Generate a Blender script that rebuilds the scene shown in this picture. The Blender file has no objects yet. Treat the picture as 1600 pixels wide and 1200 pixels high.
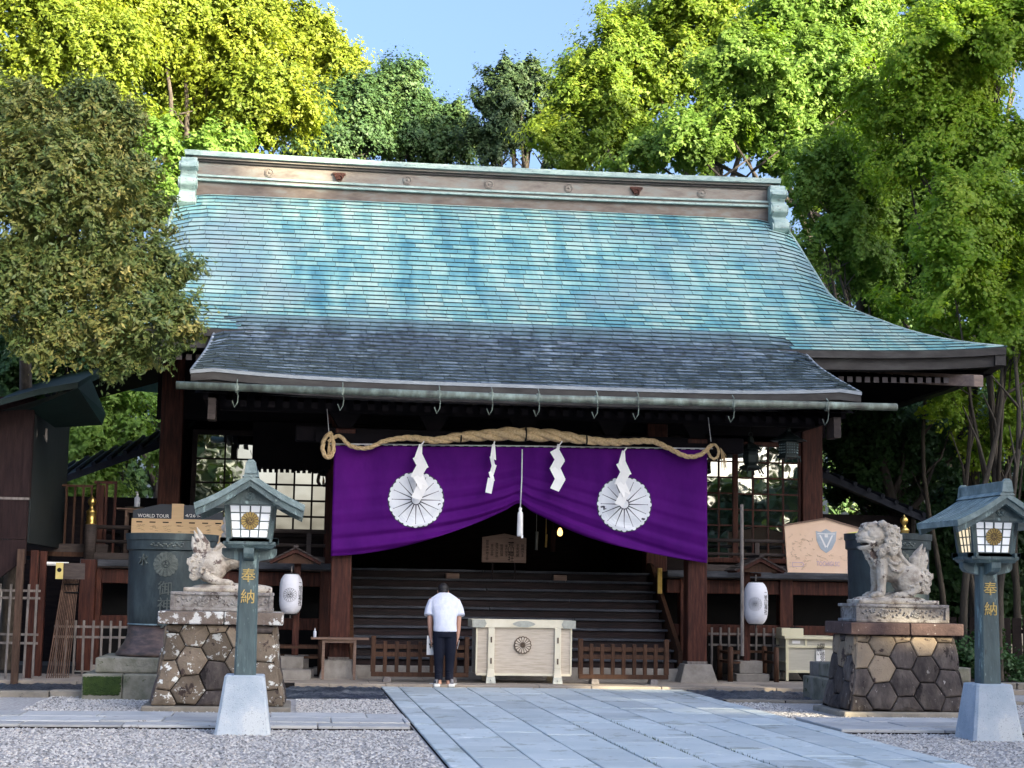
import bpy, bmesh, math, random
import numpy as np
from mathutils import Vector, Matrix

# ---------------------------------------------------------------- camera, sky, sun, exposure
F = 2612.0
def _d(px, py):
    v = Vector((px-800, -(py-600), -F)); v.normalize(); return v
_Y = _d(463, 918); _X = _d(21692, 1286); _X = (_X-_Y*_X.dot(_Y)).normalized(); _Z = _X.cross(_Y)
MW = Matrix((_X, _Y, _Z))                       # camera axes -> world
CAM = Vector((0, 0, 1.5))
sc = bpy.context.scene
C = sc.collection
cam = bpy.data.cameras.new('camera'); co = bpy.data.objects.new('camera', cam); C.objects.link(co)
co.matrix_world = Matrix.Translation(CAM) @ MW.to_4x4()
cam.sensor_width = 36; cam.lens = F/1600*36; cam.clip_end = 2000; cam.clip_start = .1
sc.camera = co
w = bpy.data.worlds.new('World'); sc.world = w; w.use_nodes = True
nt = w.node_tree; nt.nodes.clear()
sky = nt.nodes.new('ShaderNodeTexSky'); sky.sky_type = 'NISHITA'; sky.sun_disc = False
SUN_EL, SUN_AZ = math.radians(18.5), math.radians(138)     # azimuth clockwise from +Y
sky.sun_elevation = SUN_EL; sky.sun_rotation = SUN_AZ
sky.air_density = 0.7; sky.dust_density = 8.5; sky.ozone_density = 3.2
bg = nt.nodes.new('ShaderNodeBackground'); bg.inputs[1].default_value = 0.15
ow = nt.nodes.new('ShaderNodeOutputWorld')
nt.links.new(sky.outputs[0], bg.inputs[0]); nt.links.new(bg.outputs[0], ow.inputs[0])
sl = bpy.data.lights.new('sun', 'SUN'); sl.energy = 4.7; sl.angle = math.radians(.6); sl.color = (1, .86, .60)
so = bpy.data.objects.new('sun', sl); C.objects.link(so)
sd = Vector((math.sin(SUN_AZ)*math.cos(SUN_EL), math.cos(SUN_AZ)*math.cos(SUN_EL), math.sin(SUN_EL)))
so.rotation_euler = sd.to_track_quat('Z', 'Y').to_euler(); so.location = (20, -10, 30)
sc.view_settings.view_transform = 'Standard'; sc.view_settings.look = 'None'
sc.view_settings.exposure = 2.08; sc.view_settings.gamma = 1; sc.view_settings.use_curve_mapping = False

XC = 3.67                                        # the hall's centre line
def at(px, py, y):
    v = MW @ Vector((px-800, -(py-600), -F)); return CAM + v*(y/v.y)
def X_(px, py, y): return at(px, py, y).x
def Z_(px, py, y): return at(px, py, y).z

# ---------------------------------------------------------------- helpers
R = random.Random(7)
class MB:
    def __init__(s): s.v = []; s.f = []; s.m = []
    def add(s, vs, fs, m=0):
        b = len(s.v); s.v += [tuple(v) for v in vs]; s.f += [tuple(b+i for i in f) for f in fs]; s.m += [m]*len(fs); return s
    def box(s, x0, x1, y0, y1, z0, z1, m=0):
        return s.add([(x0,y0,z0),(x1,y0,z0),(x1,y1,z0),(x0,y1,z0),(x0,y0,z1),(x1,y0,z1),(x1,y1,z1),(x0,y1,z1)],
              [(0,3,2,1),(4,5,6,7),(0,1,5,4),(1,2,6,5),(2,3,7,6),(3,0,4,7)], m)
    def hexa(s, p, m=0):       # 8 corner points, ordered like box
        return s.add(p, [(0,3,2,1),(4,5,6,7),(0,1,5,4),(1,2,6,5),(2,3,7,6),(3,0,4,7)], m)
    def frustum(s, cx, cy, z0, wx0, wy0, z1, wx1, wy1, m=0):
        a, b, c, d = wx0/2, wy0/2, wx1/2, wy1/2
        return s.hexa([(cx-a,cy-b,z0),(cx+a,cy-b,z0),(cx+a,cy+b,z0),(cx-a,cy+b,z0),(cx-c,cy-d,z1),(cx+c,cy-d,z1),(cx+c,cy+d,z1),(cx-c,cy+d,z1)], m)
    def tube(s, pts, rad, n=8, m=0, caps=True, ell=None):
        pts = [Vector(p) for p in pts]; k = len(pts)
        if not hasattr(rad, '__len__'): rad = [rad]*k
        vs = []; fs = []
        up = None
        for i, p in enumerate(pts):
            t = (pts[min(i+1, k-1)]-pts[max(i-1, 0)]).normalized()
            if up is None:
                up = Vector((0,0,1)) if abs(t.z) < .9 else Vector((0,1,0))
            a = up-t*up.dot(t)
            if a.length < 1e-5: a = Vector((1,0,0))-t*t.x
            a.normalize(); up = a; b = t.cross(a)
            for j in range(n):
                q = 2*math.pi*j/n; e = ell or 1
                vs.append(p+(a*math.cos(q)*e+b*math.sin(q))*rad[i])
        for i in range(k-1):
            for j in range(n):
                fs.append((i*n+j, i*n+(j+1)%n, (i+1)*n+(j+1)%n, (i+1)*n+j))
        if caps: fs += [tuple(range(n-1,-1,-1)), tuple((k-1)*n+j for j in range(n))]
        return s.add(vs, fs, m)
    def lathe(s, prof, cx, cy, n=16, m=0, sx=1, sy=1):    # prof: (r,z)
        vs = []; fs = []; k = len(prof)
        for r, z in prof:
            for j in range(n):
                q = 2*math.pi*j/n; vs.append((cx+r*sx*math.cos(q), cy+r*sy*math.sin(q), z))
        for i in range(k-1):
            for j in range(n):
                fs.append((i*n+j, i*n+(j+1)%n, (i+1)*n+(j+1)%n, (i+1)*n+j))
        fs += [tuple(range(n-1,-1,-1)), tuple((k-1)*n+j for j in range(n))]
        return s.add(vs, fs, m)
    def loft(s, secs, n=16, m=0):       # secs: (cx,cy,cz,rx,ry)
        vs = []; fs = []; k = len(secs)
        for cx, cy, cz, rx, ry in secs:
            for j in range(n):
                q = 2*math.pi*j/n; vs.append((cx+rx*math.cos(q), cy+ry*math.sin(q), cz))
        for i in range(k-1):
            for j in range(n):
                fs.append((i*n+j, i*n+(j+1)%n, (i+1)*n+(j+1)%n, (i+1)*n+j))
        fs += [tuple(range(n-1,-1,-1)), tuple((k-1)*n+j for j in range(n))]
        return s.add(vs, fs, m)
    def ball(s, c, r, n=12, m=0, rot=None):
        if not hasattr(r, '__len__'): r = (r, r, r)
        k = max(5, n//2+1); vs = []; fs = []
        M = rot or Matrix.Identity(3)
        for i in range(k):
            a = math.pi*(i+.001 if i == 0 else (i-.001 if i == k-1 else i))/(k-1)
            for j in range(n):
                q = 2*math.pi*j/n
                v = M @ Vector((r[0]*math.sin(a)*math.cos(q), r[1]*math.sin(a)*math.sin(q), r[2]*math.cos(a)))
                vs.append((c[0]+v.x, c[1]+v.y, c[2]+v.z))
        for i in range(k-1):
            for j in range(n):
                fs.append((i*n+j, (i+1)*n+j, (i+1)*n+(j+1)%n, i*n+(j+1)%n))
        fs += [tuple(range(n)), tuple((k-1)*n+j for j in range(n-1,-1,-1))]
        return s.add(vs, fs, m)
    def prism(s, poly, axis, a, b, m=0):    # poly in the other two axes (ccw); extruded a..b along axis
        def P(u, v, w): return {'y': (u, w, v), 'x': (w, u, v), 'z': (u, v, w)}[axis]
        n = len(poly)
        vs = [P(u, v, a) for u, v in poly]+[P(u, v, b) for u, v in poly]
        fs = [tuple(range(n)), tuple(range(2*n-1, n-1, -1))]+[(i+n, (i+1)%n+n, (i+1)%n, i) for i in range(n)]
        return s.add(vs, fs, m)
    def build_petals(s, name, mats, parent, unused):        # sixteen equal runs of faces, one object each
        k = len(s.f)//16; kv = len(s.v)//16
        for i in range(16):
            q = MB(); q.v = s.v[i*kv:(i+1)*kv]; q.f = [tuple(x-i*kv for x in f) for f in s.f[i*k:(i+1)*k]]; q.m = [0]*k; q.build(name, mats, parent)
    def build_each(s, name, mats, parent=None, **kw):      # one object per eight-cornered piece
        for k in range(len(s.v)//8):
            q = MB(); q.v = s.v[k*8:k*8+8]; q.f = [tuple(i-k*8 for i in f) for f in s.f if k*8 <= f[0] < k*8+8]; q.m = [0]*len(q.f); q.build(name, mats, parent, **kw)
    def build(s, name, mats, parent=None, smooth=False, bevel=0, fix=False, remesh=0, sm=0):
        off = Vector((0,0,0)); p = parent
        while p is not None: off += p.location; p = p.parent
        me = bpy.data.meshes.new(name)
        me.from_pydata([(x-off.x, y-off.y, z-off.z) for x, y, z in s.v], [], s.f)
        if not isinstance(mats, (list, tuple)): mats = [mats]
        for mm in mats: me.materials.append(mm)
        if len(mats) > 1: me.polygons.foreach_set('material_index', s.m)
        if smooth: me.polygons.foreach_set('use_smooth', [True]*len(me.polygons))
        if fix:
            b = bmesh.new(); b.from_mesh(me); bmesh.ops.recalc_face_normals(b, faces=b.faces); b.to_mesh(me); b.free()
        me.update()
        o = bpy.data.objects.new(name, me); C.objects.link(o); o.parent = parent
        if remesh:
            md = o.modifiers.new('r', 'REMESH'); md.mode = 'VOXEL'; md.voxel_size = remesh; md.use_smooth_shade = True
            if sm:
                ms = o.modifiers.new('s', 'SMOOTH'); ms.iterations = sm; ms.factor = .5
        if bevel:
            md = o.modifiers.new('b', 'BEVEL'); md.width = bevel; md.segments = 2; md.limit_method = 'ANGLE'; md.angle_limit = .6
        return o
def tag(o, label=None, cat=None, group=None, kind=None):
    if label: o['label'] = label
    if cat: o['category'] = cat
    if group: o['group'] = group
    if kind: o['kind'] = kind
    return o
def thing(name, loc, label, cat, group=None):
    o = bpy.data.objects.new(name, None); C.objects.link(o); o.location = loc; o.empty_display_size = .2
    return tag(o, label, cat, group)
def piece(name, mesh, loc, parent, rot=None, scale=None):
    o = bpy.data.objects.new(name, mesh); C.objects.link(o); o.parent = parent
    off = Vector((0,0,0)); p = parent
    while p is not None: off += p.location; p = p.parent
    o.location = Vector(loc)-off
    if rot: o.rotation_euler = rot
    if scale: o.scale = scale
    return o
def box_mesh(name, dx, dy, dz, mat, ch=0):
    """a box centred on its base, chamfered along its edges"""
    b = bmesh.new(); bmesh.ops.create_cube(b, size=1)
    bmesh.ops.scale(b, vec=(dx, dy, dz), verts=b.verts); bmesh.ops.translate(b, vec=(0, 0, dz/2), verts=b.verts)
    if ch: bmesh.ops.bevel(b, geom=b.edges[:], offset=ch, segments=1, affect='EDGES')
    me = bpy.data.meshes.new(name); b.to_mesh(me); b.free(); me.materials.append(mat); return me
def copy_tree(o, parent=None):
    c = o.copy(); C.objects.link(c); c.parent = parent
    for ch in [x for x in o.children]: copy_tree(ch, c)
    return c
def lettering(text, h, mat, parent, center, name='lettering', axis='y', depth=.006, vertical=True, width=None, face=-1, squash=1, spacing=1.0, kern=1.0):
    """text standing in the XZ plane facing -Y (axis y); centre is a world point"""
    cu = bpy.data.curves.new('t', 'FONT'); cu.body = '\n'.join(text) if vertical else text
    cu.size = h; cu.align_x = 'CENTER'; cu.space_line = spacing; cu.extrude = depth; cu.resolution_u = 2; cu.space_character = kern
    to = bpy.data.objects.new('t', cu); C.objects.link(to)
    dg = bpy.context.evaluated_depsgraph_get(); me = bpy.data.meshes.new_from_object(to.evaluated_get(dg))
    C.objects.unlink(to); bpy.data.objects.remove(to); bpy.data.curves.remove(cu)
    n = len(me.vertices); a = np.empty(n*3, 'f'); me.vertices.foreach_get('co', a); a = a.reshape(-1, 3)
    c = (a.min(0)+a.max(0))/2; a -= c
    sz = a.max(0)-a.min(0)
    if width: a[:, 0] *= width/sz[0]
    a[:, 0] *= squash
    b = np.stack([a[:, 0], -a[:, 2], a[:, 1]], 1)
    me.vertices.foreach_set('co', b.ravel().astype('f')); me.update()
    me.materials.clear(); me.materials.append(mat); me.name = name
    return piece(name, me, center, parent)

# ---------------------------------------------------------------- materials
def srgb(r, g, b): return tuple(((c/255)/12.92 if c <= 10 else ((c/255+.055)/1.055)**2.4) for c in (r, g, b))
def mat(name, cols, rough=.7, scale=4, stretch=(1,1,1), bump=.0, bscale=None, metal=0, spec=.5, detail=6, pos=None, objvar=0, speck=None, coat=0, distort=0):
    """procedural: noise -> ramp over cols; optional fine bump; objvar = brightness variation per object; speck=(colour, scale, threshold)"""
    m = bpy.data.materials.new(name); m.use_nodes = True; t = m.node_tree; N = t.nodes; L = t.links
    b = N['Principled BSDF']
    tc = N.new('ShaderNodeTexCoord'); mp = N.new('ShaderNodeMapping'); L.new(tc.outputs['Object'], mp.inputs[0]); mp.inputs['Scale'].default_value = stretch
    if objvar:
        oi = N.new('ShaderNodeObjectInfo'); vm = N.new('ShaderNodeVectorMath'); vm.operation = 'SCALE'; L.new(oi.outputs['Random'], vm.inputs[3]); vm.inputs[0].default_value = (37, 53, 71)
        va = N.new('ShaderNodeVectorMath'); va.operation = 'ADD'; L.new(mp.outputs[0], va.inputs[0]); L.new(vm.outputs[0], va.inputs[1]); vec = va.outputs[0]
    else: vec = mp.outputs[0]
    n = N.new('ShaderNodeTexNoise'); n.inputs['Scale'].default_value = scale; n.inputs['Detail'].default_value = detail; n.inputs['Roughness'].default_value = .62; n.inputs['Distortion'].default_value = distort
    L.new(vec, n.inputs['Vector'])
    r = N.new('ShaderNodeValToRGB'); L.new(n.outputs['Fac'], r.inputs[0])
    k = len(cols); e = r.color_ramp.elements
    ps = pos or ([.5] if k == 1 else [.3+.4*i/(k-1) for i in range(k)])
    while len(e) < k: e.new(.5)
    while len(e) > max(k, 1): e.remove(e[-1])
    for i in range(k): e[i].position = ps[i]; e[i].color = (*cols[i], 1)
    out = r.outputs[0]
    if speck:
        scs = speck if isinstance(speck, list) else [speck]
        for (scol, ssc, sth) in scs:
            n2 = N.new('ShaderNodeTexNoise'); n2.inputs['Scale'].default_value = ssc; n2.inputs['Detail'].default_value = 5; n2.inputs['Roughness'].default_value = .7; L.new(vec, n2.inputs['Vector'])
            mr = N.new('ShaderNodeMapRange'); mr.inputs[1].default_value = sth; mr.inputs[2].default_value = sth+.04; L.new(n2.outputs['Fac'], mr.inputs[0])
            mx = N.new('ShaderNodeMix'); mx.data_type = 'RGBA'; L.new(mr.outputs[0], mx.inputs[0]); L.new(out, mx.inputs[6]); mx.inputs[7].default_value = (*scol, 1); out = mx.outputs[2]
    if objvar:
        hv = N.new('ShaderNodeHueSaturation'); mr = N.new('ShaderNodeMapRange'); mr.inputs[3].default_value = 1-objvar; mr.inputs[4].default_value = 1+objvar
        L.new(oi.outputs['Random'], mr.inputs[0]); L.new(mr.outputs[0], hv.inputs['Value']); L.new(out, hv.inputs['Color']); out = hv.outputs[0]
    L.new(out, b.inputs['Base Color'])
    b.inputs['Roughness'].default_value = rough; b.inputs['Metallic'].default_value = metal; b.inputs['Specular IOR Level'].default_value = spec
    if coat: b.inputs['Coat Weight'].default_value = coat
    if bump:
        n3 = N.new('ShaderNodeTexNoise'); n3.inputs['Scale'].default_value = bscale or scale*6; n3.inputs['Detail'].default_value = 8; L.new(vec, n3.inputs['Vector'])
        bp = N.new('ShaderNodeBump'); bp.inputs['Strength'].default_value = bump; bp.inputs['Distance'].default_value = .02; L.new(n3.outputs['Fac'], bp.inputs['Height']); L.new(bp.outputs[0], b.inputs['Normal'])
    return m
def leafmat(name, cols, trans=.35, rough=.55, pos=None):
    m = bpy.data.materials.new(name); m.use_nodes = True; t = m.node_tree; N = t.nodes; L = t.links; N.clear()
    a = N.new('ShaderNodeAttribute'); a.attribute_name = 'lc'
    r = N.new('ShaderNodeValToRGB'); L.new(a.outputs['Fac'], r.inputs[0]); e = r.color_ramp.elements; k = len(cols)
    while len(e) < k: e.new(.5)
    for i in range(k): e[i].position = (pos[i] if pos else i/(k-1)); e[i].color = (*cols[i], 1)
    b = N.new('ShaderNodeBsdfPrincipled'); b.inputs['Roughness'].default_value = rough; b.inputs['Specular IOR Level'].default_value = .35
    tr = N.new('ShaderNodeBsdfTranslucent'); mx = N.new('ShaderNodeMixShader'); mx.inputs[0].default_value = trans
    g = N.new('ShaderNodeMix'); g.data_type = 'RGBA'; g.blend_type = 'MULTIPLY'; g.inputs[0].default_value = 1; g.inputs[7].default_value = (1.3, 1.25, .5, 1)
    L.new(r.outputs[0], b.inputs['Base Color']); L.new(r.outputs[0], g.inputs[6]); L.new(g.outputs[2], tr.inputs[0])
    o = N.new('ShaderNodeOutputMaterial'); L.new(b.outputs[0], mx.inputs[1]); L.new(tr.outputs[0], mx.inputs[2]); L.new(mx.outputs[0], o.inputs[0])
    return m
def emis(name, col, st, base=(.8,.8,.8)):
    m = bpy.data.materials.new(name); m.use_nodes = True; b = m.node_tree.nodes['Principled BSDF']
    b.inputs['Base Color'].default_value = (*base, 1); b.inputs['Emission Color'].default_value = (*col, 1); b.inputs['Emission Strength'].default_value = st; b.inputs['Roughness'].default_value = .6
    return m
M = {}
M['dark_wood'] = mat('dark_wood', [(.007,.005,.006),(.018,.012,.011)], .65, 3, (1,1,6), .25, 30)
M['step_wood'] = mat('step_wood', [(.003,.0015,.002),(.010,.0035,.004),(.020,.008,.008)], .45, 2.2, (1,6,9), .35, 22, objvar=.25)
M['tread_wood'] = mat('tread_wood', [(.006,.008,.012),(.022,.027,.038),(.065,.070,.085)], .42, 2.2, (1,7,7), .3, 22, objvar=.2)
M['red_wood'] = mat('red_wood', [(.018,.006,.005),(.050,.015,.010),(.095,.032,.019)], .55, 2.5, (9,9,1), .3, 18)
M['brown_wood'] = mat('brown_wood', [(.035,.016,.009),(.080,.038,.021)], .6, 4, (6,6,1), .2, 30, objvar=.15)
M['rail_wood'] = mat('rail_wood', [(.035,.028,.026),(.075,.060,.055)], .65, 4, (1,6,6), .25, 30, objvar=.15)
M['weathered'] = mat('weathered', [(.11,.095,.085),(.24,.215,.195)], .75, 6, (4,4,1), .3, 40, objvar=.15)
M['pale_wood'] = mat('pale_wood', [(.42,.30,.17),(.54,.40,.25)], .6, 3, (1,1,14), .15, 30)
M['plaque_wood'] = mat('plaque_wood', [(.13,.075,.05),(.22,.14,.10)], .65, 4, (1,1,10), .2, 40)
M['box_wood'] = mat('box_wood', [(.42,.35,.26),(.54,.46,.36),(.60,.53,.43)], .5, 5, (1,1,12), .08, 40)
M['cream_trim'] = mat('cream_trim', [(.66,.60,.44),(.76,.70,.54)], .5, 4)
M['silver_fit'] = mat('silver_fit', [(.28,.29,.26),(.42,.43,.38)], .4, 20, metal=.6)
M['brass'] = mat('brass', [(.62,.40,.10),(.85,.60,.20)], .28, 8, metal=.95)
M['gold_letter'] = mat('gold_letter', [(.42,.31,.10),(.55,.42,.16)], .45, 20, metal=.4)
M['bronze_fit'] = mat('bronze_fit', [(.07,.045,.03),(.16,.11,.07)], .5, 20, metal=.3)
M['lantern_bronze'] = mat('lantern_bronze', [(.030,.055,.062),(.058,.095,.102),(.10,.15,.155)], .5, 5, (1,1,.22), .3, 40, speck=[((.17,.25,.25), 14, .58), ((.025,.04,.045), 9, .63)])
M['lantern_roof'] = mat('lantern_roof', [(.07,.11,.115),(.14,.20,.205),(.27,.34,.34)], .5, 6, (1,1,1), .15, 60, speck=((.10,.13,.13), 22, .6))
M['vessel'] = mat('vessel', [(.016,.024,.027),(.032,.048,.052),(.065,.09,.09)], .5, 5, (1,1,.4), .2, 60, metal=.2)
M['vessel_foot'] = mat('vessel_foot', [(.05,.045,.04),(.12,.08,.065),(.20,.13,.10)], .45, 6, (1,1,3), .15, 60, metal=.3)
M['copper_main'] = None
M['ridge_copper'] = mat('ridge_copper', [(.12,.10,.085),(.19,.165,.14),(.19,.21,.195)], .5, 3, (1,3,3), .1, 20)
M['ridge_patina'] = mat('ridge_patina', [(.16,.24,.23),(.27,.37,.35),(.38,.47,.44)], .55, 4, (1,2,2), .15, 20, speck=((.14,.15,.14), 14, .60))
M['fascia'] = mat('fascia', [(.020,.019,.019),(.042,.039,.038),(.065,.064,.062)], .5, 2, (1,3,3), .1, 20)
M['fascia_rim'] = mat('fascia_rim', [(.20,.23,.26),(.32,.36,.39)], .45, 6, (1,3,3), .1, 20)
M['gutter'] = mat('gutter', [(.06,.065,.055),(.14,.17,.14),(.28,.36,.31)], .5, 3, (2,1,1), .2, 30)
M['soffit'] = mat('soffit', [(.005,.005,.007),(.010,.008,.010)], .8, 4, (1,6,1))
M['rafter_end'] = mat('rafter_end', [(.08,.065,.065),(.14,.12,.12)], .6, 8)
M['corner_beam'] = mat('corner_beam', [(.16,.11,.09),(.27,.20,.16)], .6, 5, (1,4,4), .2)
M['stone_base'] = mat('stone_base', [(.17,.15,.13),(.28,.26,.23)], .8, 6, bump=.3, bscale=60, objvar=.1)
M['granite'] = mat('granite', [(.40,.47,.49),(.52,.57,.58)], .60, 1.6, bump=.25, bscale=90, objvar=.15, speck=[((.22,.24,.25), 90, .66), ((.30,.34,.33), 2.0, .57), ((.62,.66,.66), 3.1, .62), ((.20,.20,.17), 6, .66)])
M['apron'] = mat('apron', [(.24,.20,.16),(.36,.31,.25)], .75, 2.5, (1,2,1), .3, 40, objvar=.12, speck=((.13,.11,.09), 9, .62))
M['paver'] = mat('paver', [(.33,.34,.34),(.45,.45,.44)], .75, 3, bump=.3, bscale=60, objvar=.2, speck=((.16,.15,.14), 8, .62))
M['kerb'] = mat('kerb', [(.18,.165,.14),(.30,.27,.22)], .8, 4, bump=.4, bscale=40, objvar=.3, speck=((.09,.08,.07), 6, .6))
M['lan_base'] = mat('lan_base', [(.28,.35,.42),(.40,.46,.52),(.50,.54,.57)], .7, 2.0, bump=.3, bscale=110, speck=[((.50,.54,.56), 2.4, .53), ((.20,.23,.27), 70, .6), ((.17,.19,.21), 5, .66)])
M['gravel_bed'] = mat('gravel_bed', [(.22,.21,.20),(.36,.35,.34),(.50,.49,.48)], .9, 28, bump=.6, bscale=60)
M['pebble'] = None
M['dark_pebble'] = mat('dark_pebble', [(.015,.022,.035),(.045,.058,.075),(.16,.17,.18)], .35, 2.2, objvar=.2)
M['earth'] = mat('earth', [(.04,.034,.026),(.07,.06,.045)], .95, 5, bump=.5)
M['moss'] = mat('moss', [(.02,.045,.008),(.05,.085,.015)], .95, 12, bump=.8, bscale=70)
M['mossy_stone'] = mat('mossy_stone', [(.07,.08,.045),(.22,.21,.16),(.33,.31,.26)], .85, 3, bump=.4, bscale=40, speck=((.05,.07,.02), 5, .6))
M['hex_tan'] = mat('hex_tan', [(.21,.165,.12),(.30,.24,.175)], .8, 3, bump=.5, bscale=45, objvar=.18, speck=[((.07,.05,.045), 4.5, .57), ((.42,.38,.33), 20, .68)])
M['hex_dark'] = mat('hex_dark', [(.032,.027,.027),(.078,.065,.060),(.14,.12,.105)], .8, 6, (1,1,.5), bump=.7, bscale=30, objvar=.4, speck=[((.30,.28,.26), 16, .64), ((.022,.018,.018), 5, .60)])
M['hex_lichen'] = mat('hex_lichen', [(.10,.08,.06),(.19,.15,.11)], .8, 4, bump=.5, bscale=40, objvar=.3, speck=[((.05,.035,.03), 5, .60), ((.55,.56,.53), 9, .570)])
M['ledge_dark'] = mat('ledge_dark', [(.06,.04,.038),(.13,.085,.075)], .8, 5, bump=.5, bscale=40, speck=((.40,.38,.36), 14, .64))
M['ledge_lichen'] = mat('ledge_lichen', [(.12,.09,.07),(.20,.16,.13)], .8, 5, bump=.5, bscale=40, speck=((.60,.60,.57), 7, .52))
M['carved'] = mat('carved', [(.12,.10,.09),(.27,.25,.23),(.42,.41,.39)], .85, 7, bump=.6, bscale=34, speck=((.07,.055,.05), 8, .58))
M['statue'] = mat('statue', [(.17,.13,.10),(.44,.39,.32),(.60,.55,.47)], .8, 4.5, pos=[.30,.47,.7], bump=.8, bscale=30, speck=[((.13,.095,.08), 5, .575), ((.08,.065,.055), 15, .66)])
M['joint'] = mat('joint', [(.012,.010,.010),(.025,.022,.02)], .95, 10)
M['white_paper'] = mat('white_paper', [(.72,.71,.68),(.80,.79,.77)], .8, 3)
M['black'] = mat('black', [(.008,.008,.009),(.012,.012,.013)], .6, 3)
M['ink'] = mat('ink', [(.012,.010,.010),(.02,.018,.016)], .8, 30)
M['emblem_white'] = mat('emblem_white', [(.66,.68,.72),(.76,.78,.80)], .8, 5)
M['emblem_line'] = mat('emblem_line', [(.035,.035,.05),(.05,.05,.07)], .8, 5)
M['purple'] = mat('purple', [(.050,.002,.105),(.082,.005,.150)], .7, 2.0, (1,1,.5), .55, 5)
M['rope'] = mat('rope', [(.36,.24,.11),(.58,.42,.22),(.68,.52,.31)], .85, 30, (1,1,1), .5, 120)
M['string'] = mat('string', [(.55,.55,.55),(.7,.7,.7)], .8, 20)
M['glass'] = None
M['lamp_paper'] = emis('lamp_paper', (.85,.90,1.0), .10, (.86,.87,.88))
M['lamp_warm'] = emis('lamp_warm', (1.0,.80,.50), .22, (.80,.75,.62))
M['paper_lantern'] = mat('paper_lantern', [(.66,.67,.72),(.76,.76,.80)], .8, 3, (1,1,3), .1, 20)
M['interior_lamp'] = emis('interior_lamp', (1.0,.60,.18), .9, (.8,.6,.3))
M['cabinet'] = mat('cabinet', [(.58,.54,.36),(.66,.62,.44)], .5, 3)
M['cabinet_panel'] = mat('cabinet_panel', [(.40,.38,.31),(.48,.46,.38)], .55, 3, (1,1,12), .06)
M['sheet_metal'] = mat('sheet_metal', [(.045,.075,.080),(.065,.10,.105)], .45, 2, metal=.3)
M['board_tan'] = mat('board_tan', [(.56,.38,.20),(.64,.45,.25)], .6, 3, (1,1,8), .08)
M['navy'] = mat('navy', [(.010,.018,.030),(.018,.028,.045)], .5, 3)
M['ema_peach'] = mat('ema_peach', [(.72,.50,.34),(.80,.58,.42)], .6, 3)
M['ema_print'] = mat('ema_print', [(.34,.26,.20),(.52,.38,.28)], .7, 9)
M['ema_yellow'] = mat('ema_yellow', [(.68,.64,.12),(.76,.72,.20)], .6, 3)
M['ema_blue'] = mat('ema_blue', [(.30,.36,.42),(.44,.48,.52)], .6, 9)
M['ema_violet'] = mat('ema_violet', [(.42,.30,.44),(.52,.38,.5)], .6, 9)
M['sign_gold'] = mat('sign_gold', [(.55,.44,.13),(.66,.54,.2)], .5, 9)
M['skin'] = mat('skin', [(.42,.22,.15),(.50,.28,.20)], .55, 6)
M['shirt'] = mat('shirt', [(.60,.63,.74),(.74,.76,.84)], .85, 5, (1,1,.6), bump=1.0, bscale=9, distort=1.2)
M['trousers'] = mat('trousers', [(.008,.010,.018),(.016,.018,.03)], .8, 4, bump=.3, bscale=12)
M['hair'] = mat('hair', [(.006,.005,.005),(.014,.012,.011)], .5, 40, bump=.5, bscale=90)
M['sole'] = mat('sole', [(.60,.60,.58),(.7,.7,.68)], .7, 9)
M['bark'] = mat('bark', [(.05,.040,.032),(.12,.10,.08)], .9, 4, (3,3,.7), .8, 16)
M['bark_pale'] = mat('bark_pale', [(.035,.030,.023),(.085,.07,.052)], .9, 4, (3,3,.7), .7, 16)
M['concrete'] = mat('concrete', [(.30,.33,.34),(.40,.43,.44)], .85, 3, bump=.1)
M['side_green'] = mat('side_green', [(.004,.012,.011),(.008,.021,.019)], .5, 3, (1,1,1), .1)
M['side_wood'] = mat('side_wood', [(.012,.007,.008),(.028,.016,.016)], .6, 3, (8,8,1), .2, 20)
M['side_panel'] = mat('side_panel', [(.011,.016,.018),(.020,.026,.028)], .55, 3)
M['roof_dark'] = mat('roof_dark', [(.010,.012,.020),(.022,.026,.038)], .6, 3, (1,6,1), .2)
M['bamboo'] = mat('bamboo', [(.05,.028,.020),(.13,.08,.055)], .7, 4, (8,8,1), .3, objvar=.35)

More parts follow.
